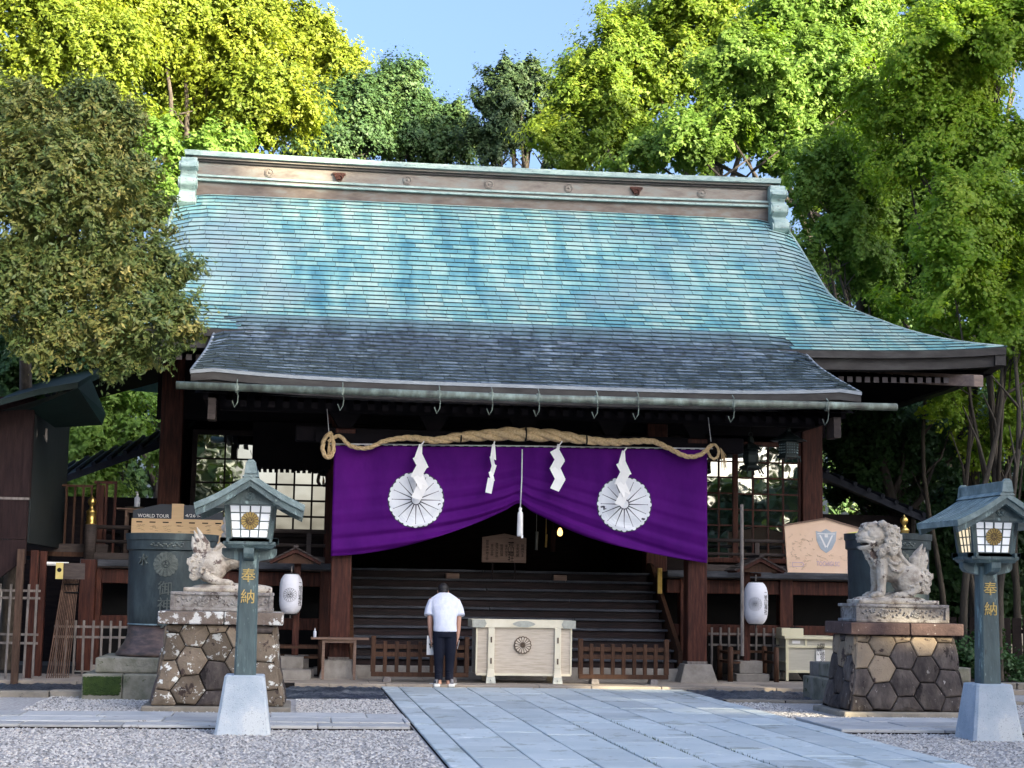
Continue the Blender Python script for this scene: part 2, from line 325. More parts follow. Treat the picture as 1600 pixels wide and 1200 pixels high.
def special_materials():
    # aged copper shingles: teal patina, streaked down the slope, chalky and blue patches, bare grey areas, black specks
    def copper(name, ramp, dark, darkth, rough, left_grey, fade=False, vary=.40):
        m = bpy.data.materials.new(name); m.use_nodes = True; t = m.node_tree; N = t.nodes; L = t.links; b = N['Principled BSDF']
        g = N.new('ShaderNodeNewGeometry'); mp = N.new('ShaderNodeMapping'); L.new(g.outputs['Position'], mp.inputs[0]); mp.inputs['Scale'].default_value = (1.7, .24, .24)
        n = N.new('ShaderNodeTexNoise'); n.inputs['Scale'].default_value = 1.15; n.inputs['Detail'].default_value = 7; n.inputs['Roughness'].default_value = .66; n.inputs['Distortion'].default_value = .3; L.new(mp.outputs[0], n.inputs['Vector'])
        at_ = N.new('ShaderNodeAttribute'); at_.attribute_name = 'lc'
        ad = N.new('ShaderNodeMath'); ad.operation = 'MULTIPLY_ADD'; ad.inputs[1].default_value = vary; L.new(at_.outputs['Fac'], ad.inputs[0]); L.new(n.outputs['Fac'], ad.inputs[2])
        su = N.new('ShaderNodeMath'); su.operation = 'SUBTRACT'; su.inputs[1].default_value = vary/2; L.new(ad.outputs[0], su.inputs[0])
        r = N.new('ShaderNodeValToRGB'); e = r.color_ramp.elements
        while len(e) < len(ramp): e.new(.5)
        for i, (p, c) in enumerate(ramp): e[i].position = p; e[i].color = (*c, 1)
        L.new(su.outputs[0], r.inputs[0]); out = r.outputs[0]
        n2 = N.new('ShaderNodeTexNoise'); n2.inputs['Scale'].default_value = .45; n2.inputs['Detail'].default_value = 4; L.new(g.outputs['Position'], n2.inputs['Vector'])
        mr = N.new('ShaderNodeMapRange'); mr.inputs[1].default_value = .50; mr.inputs[2].default_value = .72; L.new(n2.outputs['Fac'], mr.inputs[0])
        mx = N.new('ShaderNodeMix'); mx.data_type = 'RGBA'; L.new(mr.outputs[0], mx.inputs[0]); L.new(out, mx.inputs[6]); mx.inputs[7].default_value = (*left_grey, 1); out = mx.outputs[2]
        mp3 = N.new('ShaderNodeMapping'); mp3.inputs['Scale'].default_value = (1.6, 3.2, 3.2); L.new(g.outputs['Position'], mp3.inputs[0])
        n3 = N.new('ShaderNodeTexNoise'); n3.inputs['Scale'].default_value = 3.6; n3.inputs['Detail'].default_value = 6; n3.inputs['Roughness'].default_value = .75; L.new(mp3.outputs[0], n3.inputs['Vector'])
        mr3 = N.new('ShaderNodeMapRange'); mr3.inputs[1].default_value = darkth; mr3.inputs[2].default_value = darkth+.07; L.new(n3.outputs['Fac'], mr3.inputs[0])
        mx3 = N.new('ShaderNodeMix'); mx3.data_type = 'RGBA'; L.new(mr3.outputs[0], mx3.inputs[0]); L.new(out, mx3.inputs[6]); mx3.inputs[7].default_value = (*dark, 1)
        out = mx3.outputs[2]
        if fade:
            sp = N.new('ShaderNodeSeparateXYZ'); L.new(g.outputs['Position'], sp.inputs[0]); af = N.new('ShaderNodeMath'); af.operation = 'MULTIPLY_ADD'; L.new(n.outputs['Fac'], af.inputs[0]); af.inputs[1].default_value = 1.6; L.new(sp.outputs['Y'], af.inputs[2])
            mf = N.new('ShaderNodeMapRange'); mf.inputs[1].default_value = 29.35; mf.inputs[2].default_value = 30.1; mf.inputs[4].default_value = .8; L.new(af.outputs[0], mf.inputs[0])
            mx4 = N.new('ShaderNodeMix'); mx4.data_type = 'RGBA'; L.new(mf.outputs[0], mx4.inputs[0]); L.new(out, mx4.inputs[6]); mx4.inputs[7].default_value = (.17,.29,.31,1); out = mx4.outputs[2]
        L.new(out, b.inputs['Base Color']); b.inputs['Roughness'].default_value = rough; b.inputs['Specular IOR Level'].default_value = .6
        n4 = N.new('ShaderNodeTexNoise'); n4.inputs['Scale'].default_value = 9; n4.inputs['Detail'].default_value = 4; L.new(g.outputs['Position'], n4.inputs['Vector'])
        bp = N.new('ShaderNodeBump'); bp.inputs['Strength'].default_value = .25; bp.inputs['Distance'].default_value = .02; L.new(n4.outputs['Fac'], bp.inputs['Height']); L.new(bp.outputs[0], b.inputs['Normal'])
        return m
    M['copper_main'] = copper('copper_main', [(.26,(.06,.22,.28)),(.38,(.12,.32,.36)),(.49,(.22,.44,.42)),(.60,(.36,.54,.48)),(.74,(.50,.64,.55))], (.09,.15,.15), .63, .45, (.29,.39,.40), False, .20)
    M['copper_porch'] = copper('copper_porch', [(.30,(.05,.078,.12)),(.45,(.10,.145,.20)),(.58,(.175,.235,.31)),(.70,(.28,.345,.41))], (.010,.011,.013), .495, .34, (.11,.145,.20), True)  # slate copper; the lighter bluish stops put sky sheen into the colour
    M['copper_edge'] = mat('copper_edge', [(.025,.042,.045),(.065,.095,.095)], .7, 5)  # dark colour on the shingle butts paints the shadow line under each course
    # window glass: dark, reflecting
    m = bpy.data.materials.new('glass'); m.use_nodes = True; t = m.node_tree; N = t.nodes; L = t.links; N.clear()
    gl = N.new('ShaderNodeBsdfGlossy'); gl.inputs['Roughness'].default_value = .015; gl.inputs[0].default_value = (.80,.86,.88,1)
    df = N.new('ShaderNodeBsdfDiffuse'); df.inputs[0].default_value = (.012,.014,.016,1); mx = N.new('ShaderNodeMixShader'); mx.inputs[0].default_value = .62
    tc = N.new('ShaderNodeTexCoord'); n = N.new('ShaderNodeTexNoise'); n.inputs['Scale'].default_value = 1.6; L.new(tc.outputs['Object'], n.inputs['Vector'])
    bp = N.new('ShaderNodeBump'); bp.inputs['Strength'].default_value = .12; bp.inputs['Distance'].default_value = .02; L.new(n.outputs[0], bp.inputs['Height']); L.new(bp.outputs[0], gl.inputs['Normal'])
    o = N.new('ShaderNodeOutputMaterial'); L.new(df.outputs[0], mx.inputs[1]); L.new(gl.outputs[0], mx.inputs[2]); L.new(mx.outputs[0], o.inputs[0]); M['glass'] = m
    # pebbles coloured one by one
    m = bpy.data.materials.new('pebble'); m.use_nodes = True; t = m.node_tree; N = t.nodes; L = t.links; b = N['Principled BSDF']
    a = N.new('ShaderNodeAttribute'); a.attribute_name = 'lc'; r = N.new('ShaderNodeValToRGB'); L.new(a.outputs['Fac'], r.inputs[0]); e = r.color_ramp.elements
    for i, (p, c) in enumerate([(0,(.13,.125,.12)),(.25,(.33,.315,.295)),(.6,(.50,.48,.45)),(.85,(.64,.615,.57)),(1,(.50,.43,.35))]):
        if i > 1: e.new(.5)
    for i, (p, c) in enumerate([(0,(.13,.125,.12)),(.25,(.33,.315,.295)),(.6,(.50,.48,.45)),(.85,(.64,.615,.57)),(1,(.50,.43,.35))]): e[i].position = p; e[i].color = (*c, 1)
    L.new(r.outputs[0], b.inputs['Base Color']); b.inputs['Roughness'].default_value = .8; M['pebble'] = m
special_materials()
for k_, v_ in dict(dark_wood=.12, step_wood=.22, tread_wood=.35, red_wood=.2, brown_wood=.2, rail_wood=.2, soffit=.08, purple=.08, side_wood=.08, side_green=.2, side_panel=.15, trousers=.08, hex_dark=.2, hex_tan=.2, hex_lichen=.2, ledge_dark=.2, joint=.1, roof_dark=.15, ink=.1, shirt=.2, stone_base=.25, kerb=.25, weathered=.25, bamboo=.2, black=.1, statue=.25, fascia=.25).items():
    M[k_].node_tree.nodes['Principled BSDF'].inputs['Specular IOR Level'].default_value = v_
def set_attr(me, vals, name='lc'):
    a = me.attributes.new(name, 'FLOAT', 'FACE'); a.data.foreach_set('value', np.asarray(vals, 'f'))
# ================================================================ ground
def struct(o): return tag(o, kind='structure')
b = MB(); b.add([(-300,-200,-.02),(300,-200,-.02),(300,400,-.02),(-300,400,-.02)], [(0,1,2,3)]); struct(b.build('ground', M['earth']))
b = MB(); b.add([(-14,-12,-.012),(24,-12,-.012),(24,25.94,-.012),(-14,25.94,-.012)], [(0,1,2,3)]); struct(b.build('gravel_court', M['gravel_bed']))
PX0, PX1 = 1.33, 6.03
def pebbles(name, n, x0, x1, y0, y1, smin, smax, mt, seed, skip, z0=-.008, hump=0, fz=1):
    rg = np.random.default_rng(seed)
    x = rg.uniform(x0, x1, n); y = rg.uniform(y0, y1, n)
    keep = np.ones(n, bool)
    for (a, bb, c, d) in skip: keep &= ~((x > a) & (x < bb) & (y > c) & (y < d))
    x = x[keep]; y = y[keep]; n = len(x)
    s = rg.uniform(smin, smax, n)
    base = np.array([(1,0,0),(.3,.95,0),(-.8,.6,0),(-.8,-.6,0),(.3,-.95,0),(0.1,0,1)], float)
    ang = rg.uniform(0, 2*np.pi, n); ca, sa = np.cos(ang), np.sin(ang)
    sx = s*rg.uniform(.8, 1.3, n); sy = s*rg.uniform(.6, 1, n); sz = s*rg.uniform(.5, .95, n)*fz
    V = np.empty((n, 6, 3)); bx = base[:, 0][None]*sx[:, None]; by = base[:, 1][None]*sy[:, None]
    V[:, :, 0] = bx*ca[:, None]-by*sa[:, None]+x[:, None]; V[:, :, 1] = bx*sa[:, None]+by*ca[:, None]+y[:, None]
    tilt = rg.uniform(-.3, .3, n)
    V[:, :, 2] = base[:, 2][None]*sz[:, None]+z0+bx*tilt[:, None]*(base[:, 2][None] > .5)+hump*rg.uniform(0, 1, n)[:, None]
    V[:, 0:5, 2] += (sz*.18)[:, None]*np.array([1,0,1,0,1])[None]
    fb = np.array([(0,1,5),(1,2,5),(2,3,5),(3,4,5),(4,0,5)])
    Fc = (fb[None]+(np.arange(n)*6)[:, None, None]).reshape(-1, 3)
    me = bpy.data.meshes.new(name); me.vertices.add(n*6); me.vertices.foreach_set('co', V.ravel())
    me.loops.add(len(Fc)*3); me.loops.foreach_set('vertex_index', Fc.ravel().astype('i')); me.polygons.add(len(Fc)); me.polygons.foreach_set('loop_start', np.arange(len(Fc), dtype='i')*3)
    me.update(calc_edges=True); set_attr(me, np.repeat(rg.uniform(0, 1, n), 5)); me.materials.append(mt)
    o = bpy.data.objects.new(name, me); C.objects.link(o); return o
skipL = [(PX0-.03, PX1+.03, 0, 30), (-3.3, 1.3, 18.25, 20.1), (-1.75, .05, 20.65, 30), (6.05, 12, 18.25, 20.1), (6.7, 9.3, 20.65, 30)]
o = pebbles('gravel', 84000, -3.1, 10.2, 13.4, 23.2, .011, .023, M['pebble'], 1, skipL); tag(o, kind='stuff')
o = pebbles('gravel', 26000, -3.2, 11.2, 19.5, 23.25, .014, .026, M['pebble'], 2, skipL+[(-9, 20, 0, 19.6)], z0=-.004); tag(o, kind='stuff')
# dark river stones in the rain gutter
dr = []
for (x0, x1, y0, y1, sd_) in [(-5.5, -2.25, 23.5, 26.4, 3), (-.1, PX0-.06, 23.35, 25.9, 4), (PX1+.06, 8.4, 23.6, 25.9, 5)]:
    o = pebbles('river_stones', int((x1-x0)*(y1-y0)*230), x0, x1, y0, y1, .035, .10, M['dark_pebble'], sd_, [], z0=-.01, hump=.012, fz=.5); tag(o, kind='stuff')

# stone path: ten long courses of granite slabs
b = MB(); b.box(PX0, PX1, 11, 25.94, -.05, .004); path = struct(b.build('path', M['joint']))
xs = [PX0, PX0+.27]; 
while xs[-1] < PX1-.30: xs.append(xs[-1]+(PX1-PX0-.54)/8)
xs = xs[:9]+[PX1-.27, PX1]
rr = random.Random(3)
for i in range(len(xs)-1):
    y = 11.2+rr.uniform(-.5, .1); first = True
    while y < 25.94:
        ln = rr.uniform(.85, 1.7) if i not in (0, 9) else rr.uniform(.7, 1.5); y1 = min(y+ln, 25.94)
        if 25.94-y1 < .35: y1 = 25.94
        if y1 > 12.9:
            bb = MB(); g = .008; dx = rr.uniform(-.003, .003); zt = .022+rr.uniform(-.003, .003); tl = rr.uniform(-.002, .002)
            x0, x1_ = xs[i]+g, xs[i+1]-g; a0, a1 = y+g*.5, y1-g*.5; c = .006
            bb.add([(x0,a0,0),(x1_,a0,0),(x1_,a1,0),(x0,a1,0),(x0,a0,zt-c),(x1_,a0,zt-c),(x1_,a1,zt-c),(x0,a1,zt-c),
                    (x0+c,a0+c,zt+tl),(x1_-c,a0+c,zt),(x1_-c,a1-c,zt-tl),(x0+c,a1-c,zt)],
                   [(0,1,5,4),(1,2,6,5),(2,3,7,6),(3,0,4,7),(4,5,9,8),(5,6,10,9),(6,7,11,10),(7,4,8,11),(8,9,10,11)])
            bb.build('slab', M['granite'], path)
        y = y1
b = MB()                                     # grass tufts in one joint
for k in range(260):
    i = rr.choice([4,5,5,6]); yy = rr.gauss(17.2, 1.2) if i == 5 else rr.uniform(14, 19); x = xs[i]+rr.uniform(-.012, .012); h = rr.uniform(.012, .035); a = rr.uniform(0, 6.28); dx, dy = math.cos(a)*.004, math.sin(a)*.004
    b.add([(x-dx,yy-dy,.015),(x+dx,yy+dy,.015),(x+rr.uniform(-.02,.02),yy+rr.uniform(-.02,.02),.02+h)], [(0,1,2)])
tag(b.build('joint_grass', M['moss']), kind='stuff')
# the stone apron in front of the stairs
b = MB(); b.box(-5.4, 12.7, 26.0, 31, -.05, .045); apron = struct(b.build('apron', M['joint']))
for (y0, y1) in [(25.95, 26.32), (26.32, 27.1), (27.1, 28.0)]:
    x = -5.4
    while x < 12.7:
        x1 = x+rr.uniform(.8, 1.5)
        if y0 > 26 or -2.3 > x or x > -0.3:
            bb = MB(); bb.box(x+.005, min(x1, 12.7)-.005, y0+.005, y1-.005, -.02, .06+rr.uniform(-.004,.004)); bb.build('slab', M['apron'], apron, bevel=.01)
        x = x1
# paver strips crossing the court left and right of the path, kerb before the pond of river stones
for (x0, x1) in [(-4.6, PX0-.03), (PX1+.03, 11.4)]:
    b = MB(); b.box(x0, x1, 18.3, 20.05, -.05, .006); st = struct(b.build('paving', M['joint']))
    for (y0, y1) in [(18.3, 18.72), (18.72, 19.35), (19.35, 20.05)]:
        x = x0
        while x < x1-.05:
            xe = min(x+rr.uniform(.6, 1.25), x1)
            bb = MB(); bb.box(x+.006, xe-.006, y0+.006, y1-.006, -.02, .045+rr.uniform(-.006,.006)+(-.01 if y0<18.5 else 0)); bb.build('slab', M['paver'], st, bevel=.01); x = xe
for (x0, x1, y0, z1) in [(-5.6, -.15, 23.22, .075), (PX1+.05, 12, 23.42, .03)]:
    b = MB(); b.box(x0, x1, y0+.02, y0+.22, -.05, .02); st = struct(b.build('kerb', M['joint'])); x = x0
    while x < x1-.05:
        xe = min(x+rr.uniform(.7, 1.2), x1)
        bb = MB(); bb.box(x+.006, xe-.006, y0+rr.uniform(-.015,.015), y0+.25, -.05, z1+rr.uniform(-.012,.012)); bb.build('kerbstone', M['kerb'], st, bevel=.02); x = xe

# ================================================================ the shrine hall
hall = thing('shrine_hall', (XC, 27.6, 0), 'large dark timber shrine hall with curved green copper roof behind the stone path', 'shrine')
# ---- roof profile (front slope)
PR = [(28.6,5.84),(29.5,6.33),(30.4,6.93),(31.3,7.62),(32.2,8.32),(33.0,8.94),(33.8,9.49)]
WR = [(28.6,8.95),(29.0,8.25),(29.4,7.72),(29.9,7.18),(30.4,6.80),(30.9,6.52),(31.8,6.43),(33.8,6.33)]
def interp(T, y):
    for (a, va), (b_, vb) in zip(T, T[1:]):
        if y <= b_: return va+(vb-va)*(y-a)/(b_-a)
    return T[-1][1]
def smooth_tab(T, y):                          # catmull-rom
    n = len(T)
    for i in range(n-1):
        if y <= T[i+1][0] or i == n-2:
            p0 = T[max(i-1,0)]; p1 = T[i]; p2 = T[i+1]; p3 = T[min(i+2,n-1)]
            t = (y-p1[0])/(p2[0]-p1[0]); m1 = (p2[1]-p0[1])/(p2[0]-p0[0])*(p2[0]-p1[0]); m2 = (p3[1]-p1[1])/(p3[0]-p1[0])*(p2[0]-p1[0])
            return (2*t**3-3*t**2+1)*p1[1]+(t**3-2*t**2+t)*m1+(-2*t**3+3*t**2)*p2[1]+(t**3-t**2)*m2
def Wm(y): return smooth_tab(WR, y)
def mainS(x, y):                               # x relative to centre
    z = smooth_tab(PR, y); W_ = Wm(y)
    z += .20*(abs(x)/8.95)**5*max(0, 1-(y-28.6)/2.2)       # upturned eave corners
    if y > 30.0:
        e = max(0, 1-(W_-abs(x))/.75); z -= .16*e*e*min(1, (y-30.0)/1.2)      # rounded verge
    return Vector((XC+x, y, z))
YK = 29.3
PK = [(26.3,4.76),(27.2,5.15),(28.2,5.62),(YK, smooth_tab(PR, YK)+.02)]
WK = [(26.3,5.42),(26.8,5.38),(27.6,5.30),(28.5,5.22),(YK,5.15)]
def porchS(x, y):
    z = smooth_tab(PK, y); W_ = smooth_tab(WK, y)
    z += .13*(abs(x)/5.4)**4*max(0, 1-(y-26.3)/1.8)
    e = max(0, 1-(W_-abs(x))/.35); z -= .07*e*e
    return Vector((XC+x, y, z))
def shingle_rows(S, Wf, ys, width, seed, skip=None, thick=.026):
    rg = random.Random(seed); rows = []
    for i in range(len(ys)-1):
        ya, yb = ys[i], ys[i+1]; wa, wb = Wf(ya), Wf(yb); x = -wa-rg.uniform(0, width); row = []
        while x < wa:
            x1 = x+width*rg.uniform(.93, 1.07)
            a0, a1 = max(x, -wa), min(x1, wa); b0, b1 = min(max(x, -wb), wb), max(min(x1, wb), -wb)
            if a1-a0 > .02 and not (skip and skip((a0+a1)/2, ya)):
                if b1-b0 < .01: b1 = b0+.01
                P = [S(a0, ya), S(a1, ya), S(b1, yb), S(b0, yb)]
                nrm = (P[1]-P[0]).cross(P[3]-P[0]).normalized()
                if nrm.z < 0: nrm = -nrm
                j = rg.uniform(-.003, .004); g = Vector((.004, 0, 0))
                U = nrm*(thick+j); lo = (P[0]-P[3]).normalized()*.02
                top = [P[0]+U+g+lo, P[1]+U-g+lo, P[2]+nrm*.004-g, P[3]+nrm*.004+g]
                bot = [P[0]+nrm*.006+g+lo, P[1]+nrm*.006-g+lo]
                row.append((top, bot))
            x = x1
        rows.append(row)
    return rows
def shingle_mb(items):
    v = []; f = []; m = []
    for top, bot in items:
        k = len(v); v += top+bot
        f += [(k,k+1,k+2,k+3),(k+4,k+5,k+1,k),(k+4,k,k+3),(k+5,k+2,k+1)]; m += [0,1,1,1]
    b = MB(); b.add(v, f); b.m = m; return b
def sheet(S, Wf, ys, nx, dz, name, mats, parent):
    b = MB(); v = []; f = []
    for y in ys:
        w_ = Wf(y)
        for i in range(nx+1):
            p = S(-w_+2*w_*i/nx, y); v.append((p.x, p.y, p.z+dz))
    for j in range(len(ys)-1):
        for i in range(nx):
            a = j*(nx+1)+i; f.append((a, a+1, a+nx+2, a+nx+1))
    b.add(v, f); return b.build(name, mats, parent, smooth=True)
lin = lambda a, b_, n: [a+(b_-a)*i/n for i in range(n+1)]
ys_main = lin(28.6, 33.85, 35)
roof = sheet(mainS, Wm, ys_main, 40, -.004, 'roof', M['copper_edge'], hall)
rowsM = shingle_rows(mainS, Wm, ys_main, .36, 11, skip=lambda x, y: abs(x) < 4.9 and y < YK-.1, thick=.029)
o_items = [i for r in rowsM for i in r]
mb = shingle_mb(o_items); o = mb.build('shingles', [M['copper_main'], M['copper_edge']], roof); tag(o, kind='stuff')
rg = np.random.default_rng(5); set_attr(o.data, np.repeat(rg.uniform(0, 1, len(o_items)), 4))
WKf = lambda y: smooth_tab(WK, y)
ys_k = lin(26.3, YK, 18)
proof = sheet(porchS, WKf, ys_k, 30, -.004, 'porch_roof', M['copper_edge'], hall)
rowsK = shingle_rows(porchS, WKf, ys_k, .36, 12, thick=.032)
cnt = 0; rest = []
for r_ in rowsK:
    for it in r_:
        if cnt < 300:
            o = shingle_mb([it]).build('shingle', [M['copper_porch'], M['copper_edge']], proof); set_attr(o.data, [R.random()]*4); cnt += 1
        else: rest.append(it)
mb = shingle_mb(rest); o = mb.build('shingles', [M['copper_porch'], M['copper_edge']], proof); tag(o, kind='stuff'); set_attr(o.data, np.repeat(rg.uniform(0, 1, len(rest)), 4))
# back slope, hipped side slopes and gable ends
b = MB()
def bk(x, y): p = mainS(x, y); return (p.x, 67.6-p.y, p.z)
v = []; f = []
for y in ys_main[::3]:
    for i in range(13): w_ = Wm(y); v.append(bk(-w_+2*w_*i/12, y))
for j in range(len(ys_main[::3])-1):
    for i in range(12): a = j*13+i; f.append((a, a+13, a+14, a+1))
b.add(v, f)
for s in (-1, 1):
    v = []; f = []; yy = [28.6, 29.0, 29.4, 29.9, 30.4, 30.9]
    for y in yy:
        p = mainS(s*Wm(y), y); v += [(p.x, p.y, p.z-.01), (p.x, 33.8, p.z-.01-.20*max(0, 1-(y-28.6)/1.0)), (p.x, 67.6-p.y, p.z-.01)]
    for j in range(5):
        for i in range(2): a = j*3+i; f.append((a, a+1, a+4, a+3))
    b.add(v, f)
b.build('rear_roof', M['copper_main'], hall, smooth=True)
for s in (-1, 1):
    b = MB(); x = XC+s*6.1
    b.prism([(30.9, 7.2), (36.7, 7.2), (33.8, 9.3)], 'x', x-.05, x+.05); b.build('gable_wall', M['dark_wood'], hall)
# verge trim following the curved roof edge
for s in (-1, 1):
    pts = [mainS(s*(Wm(y)-.02), y)+Vector((0,0,.0)) for y in lin(28.62, 33.7, 26)]
    b = MB(); b.tube(pts, .04, 6); b.build('verge_trim', M['ridge_patina'], hall, smooth=True)
    pts = [porchS(s*(WKf(y)-.01), y) for y in lin(26.32, YK, 12)]
    b = MB(); b.tube(pts, .03, 6); b.build('verge_trim', M['fascia_rim'], hall, smooth=True)
# ---- ridge
M['ridge_brown'] = mat('ridge_brown', [(.075,.055,.045),(.13,.10,.08),(.16,.16,.15)], .55, 3, (1,3,3), .1, 20)
rz = 9.30; L0, L1 = XC-6.02, XC+6.02
def ridge_z(x): return .05*((x-XC)/6.2)**2
def ridge_bar(name, y0, y1, z0, z1, x0, x1, mt, n=12):
    b = MB(); v = []; f = []
    for i in range(n+1):
        x = x0+(x1-x0)*i/n; r_ = ridge_z(x); v += [(x,y0,z0+r_),(x,y1,z0+r_),(x,y1,z1+r_),(x,y0,z1+r_)]
    for i in range(n):
        a = i*4
        for j in range(4): f.append((a+j, a+(j+1)%4, a+4+(j+1)%4, a+4+j))
    f += [(0,1,2,3),(n*4+3,n*4+2,n*4+1,n*4)]
    b.add(v, f); return b.build(name, mt, hall, fix=True)
YR = 33.62
ridge_bar('ridge_base', YR-.06, 34.05, 9.22, 9.57, L0, L1, M['ridge_brown'])
ridge_bar('ridge_moulding', YR-.14, 34.13, 9.57, 9.61, L0, L1, M['ridge_patina'])
ridge_bar('ridge_moulding', YR-.09, 34.08, 9.61, 9.66, L0, L1, M['ridge_copper'])
ridge_bar('ridge_moulding', YR-.13, 34.12, 9.66, 9.70, L0, L1, M['ridge_patina'])
ridge_bar('ridge_wall', YR, 34.0, 9.70, 10.02, L0, L1, M['ridge_copper'])
ridge_bar('ridge_moulding', YR-.05, 34.05, 9.98, 10.03, L0, L1, M['fascia'])
ridge_bar('ridge_moulding', YR-.10, 34.10, 10.03, 10.08, L0, L1, M['ridge_copper'])
ridge_bar('ridge_cap', YR-.17, 34.17, 10.08, 10.15, L0-.16, L1+.16, M['ridge_patina'])
ridge_bar('ridge_cap', YR-.10, 34.10, 10.15, 10.20, L0-.18, L1+.18, M['ridge_patina'])
for k, px in enumerate([421, 530, 637, 765, 889, 994, 1097]):
    x = X_(px, 280, YR); z = 9.845+ridge_z(x); cr = MB()
    if k in (1, 5):
        cr.prism([(x+.10*math.cos(q*math.pi/3), z+.08*math.sin(q*math.pi/3)) for q in range(6)], 'y', YR-.06, YR-.002)
        cr.tube([(x+.06*math.cos(q/8*math.pi*2), YR-.07, z-.05+.07*math.sin(q/8*math.pi*2)) for q in range(9)], .012, 5)
        cr.box(x-.13, x+.13, YR-.05, YR-.002, z+.03, z+.07)
        cr.build('ridge_boss', M['red_wood'], hall)
    else:
        cr.prism([(x+.10*math.cos(q*math.pi/10), z+.10*math.sin(q*math.pi/10)) for q in range(20)], 'y', YR-.02, YR-.002)
        for q in range(16):
            a = q*math.pi/8; cr.ball((x+.07*math.cos(a), YR-.022, z+.07*math.sin(a)), (.018,.012,.018), 6)
        cr.ball((x, YR-.022, z), (.03,.02,.03), 8); cr.build('ridge_boss', M['ridge_copper'], hall)
for s in (-1, 1):                              # scrolled end ornaments
    x = XC+s*6.09; prof = [(33.80,10.07),(33.42,10.07),(33.38,9.98),(33.30,9.92),(33.26,9.84),(33.36,9.77),(33.40,9.70),(33.30,9.66),(33.22,9.58),(33.22,9.46),(33.32,9.36),(33.20,9.30),(33.10,9.20),(33.08,9.08),(33.16,9.0),(33.30,8.98),(33.80,9.3)]
    b = MB(); b.prism(prof, 'x', x-.16, x+.16); b.build('ridge_end', M['ridge_patina'], hall, bevel=.02, fix=True)
    b = MB()
    for (yy, zz, r_) in [(33.22,9.10,.13),(33.34,9.52,.12),(33.40,9.88,.10)]:
        for s2 in (-1, 1): b.tube([(x+s2*.16, yy, zz), (x+s2*.19, yy, zz)], r_, 14)
    b.build('ridge_scroll', M['ridge_patina'], hall, bevel=.01)
    b = MB(); b.box(x-.13, x+.13, YR-.1, 34.1, 9.30, 10.07); b.build('ridge_end_block', M['ridge_copper'], hall)
# ---- eaves: fascias following the curved eave
def eave_band(S, W_, y, y2, z0, z1, name, mt, n=30, x0=None, x1=None, inset=0):
    a = -W_ if x0 is None else x0; c = W_ if x1 is None else x1
    b = MB(); v = []; f = []
    for i in range(n+1):
        x = a+(c-a)*i/n; p = S(x, y if False else S_y[S]); zz = p.z
        v += [(p.x, y, zz+z0), (p.x, y2, zz+z0), (p.x, y2, zz+z1), (p.x, y, zz+z1)]
    for i in range(n):
        k = i*4
        for j in range(4): f.append((k+j, k+(j+1)%4, k+4+(j+1)%4, k+4+j))
    f += [(0,1,2,3),(n*4+3,n*4+2,n*4+1,n*4)]
    b.add(v, f); return b.build(name, mt, hall, fix=True)
S_y = {mainS: 28.6, porchS: 26.3}
eave_band(mainS, 8.93, 28.57, 29.0, -.13, -.005, 'eave_board', M['fascia'])
eave_band(mainS, 8.80, 28.66, 29.0, -.33, -.13, 'eave_board', M['fascia'])
eave_band(porchS, 5.42, 26.27, 26.6, -.035, .02, 'eave_rim', M['fascia_rim'])
eave_band(porchS, 5.41, 26.285, 26.6, -.155, -.036, 'eave_board', M['fascia'])
eave_band(porchS, 5.30, 26.36, 26.7, -.28, -.156, 'eave_board', M['fascia'])
# side eave boards and the underside
for s in (-1, 1):
    b = MB(); x = XC+s*8.93; v = []
    pts = [(28.6, mainS(8.93, 28.6).z), (29.6, 5.92), (31, 5.85), (33.8, 5.84), (36.6, 5.85), (38, 5.92), (39, 6.04)]
    for (ya, za), (yb, zb) in zip(pts, pts[1:]): b.hexa([(x-.2,ya,za-.33),(x,ya,za-.33),(x,yb,zb-.33),(x-.2,yb,zb-.33),(x-.2,ya,za-.02),(x,ya,za-.02),(x,yb,zb-.02),(x-.2,yb,zb-.02)])
    b.build('eave_board', M['fascia'], hall)
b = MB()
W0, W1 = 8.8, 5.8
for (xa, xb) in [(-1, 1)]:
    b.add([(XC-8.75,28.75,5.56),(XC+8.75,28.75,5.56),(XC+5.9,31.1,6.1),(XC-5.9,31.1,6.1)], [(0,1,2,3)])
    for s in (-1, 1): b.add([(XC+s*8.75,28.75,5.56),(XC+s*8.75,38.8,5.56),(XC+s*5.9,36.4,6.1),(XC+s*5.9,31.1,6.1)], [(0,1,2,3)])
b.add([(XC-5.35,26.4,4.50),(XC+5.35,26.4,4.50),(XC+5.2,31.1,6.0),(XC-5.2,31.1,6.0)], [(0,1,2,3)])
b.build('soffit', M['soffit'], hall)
# porch gable cheeks (dark boards under the sides of the porch roof)
for s in (-1, 1):
    b = MB(); x = XC+s*5.18; b.prism([(26.5,4.42),(29.6,4.42),(29.6,5.9),(28.4,5.55),(27.2,5.02),(26.5,4.70)], 'x', x-.04, x+.04); b.build('porch_cheek', M['soffit'], hall, fix=True)
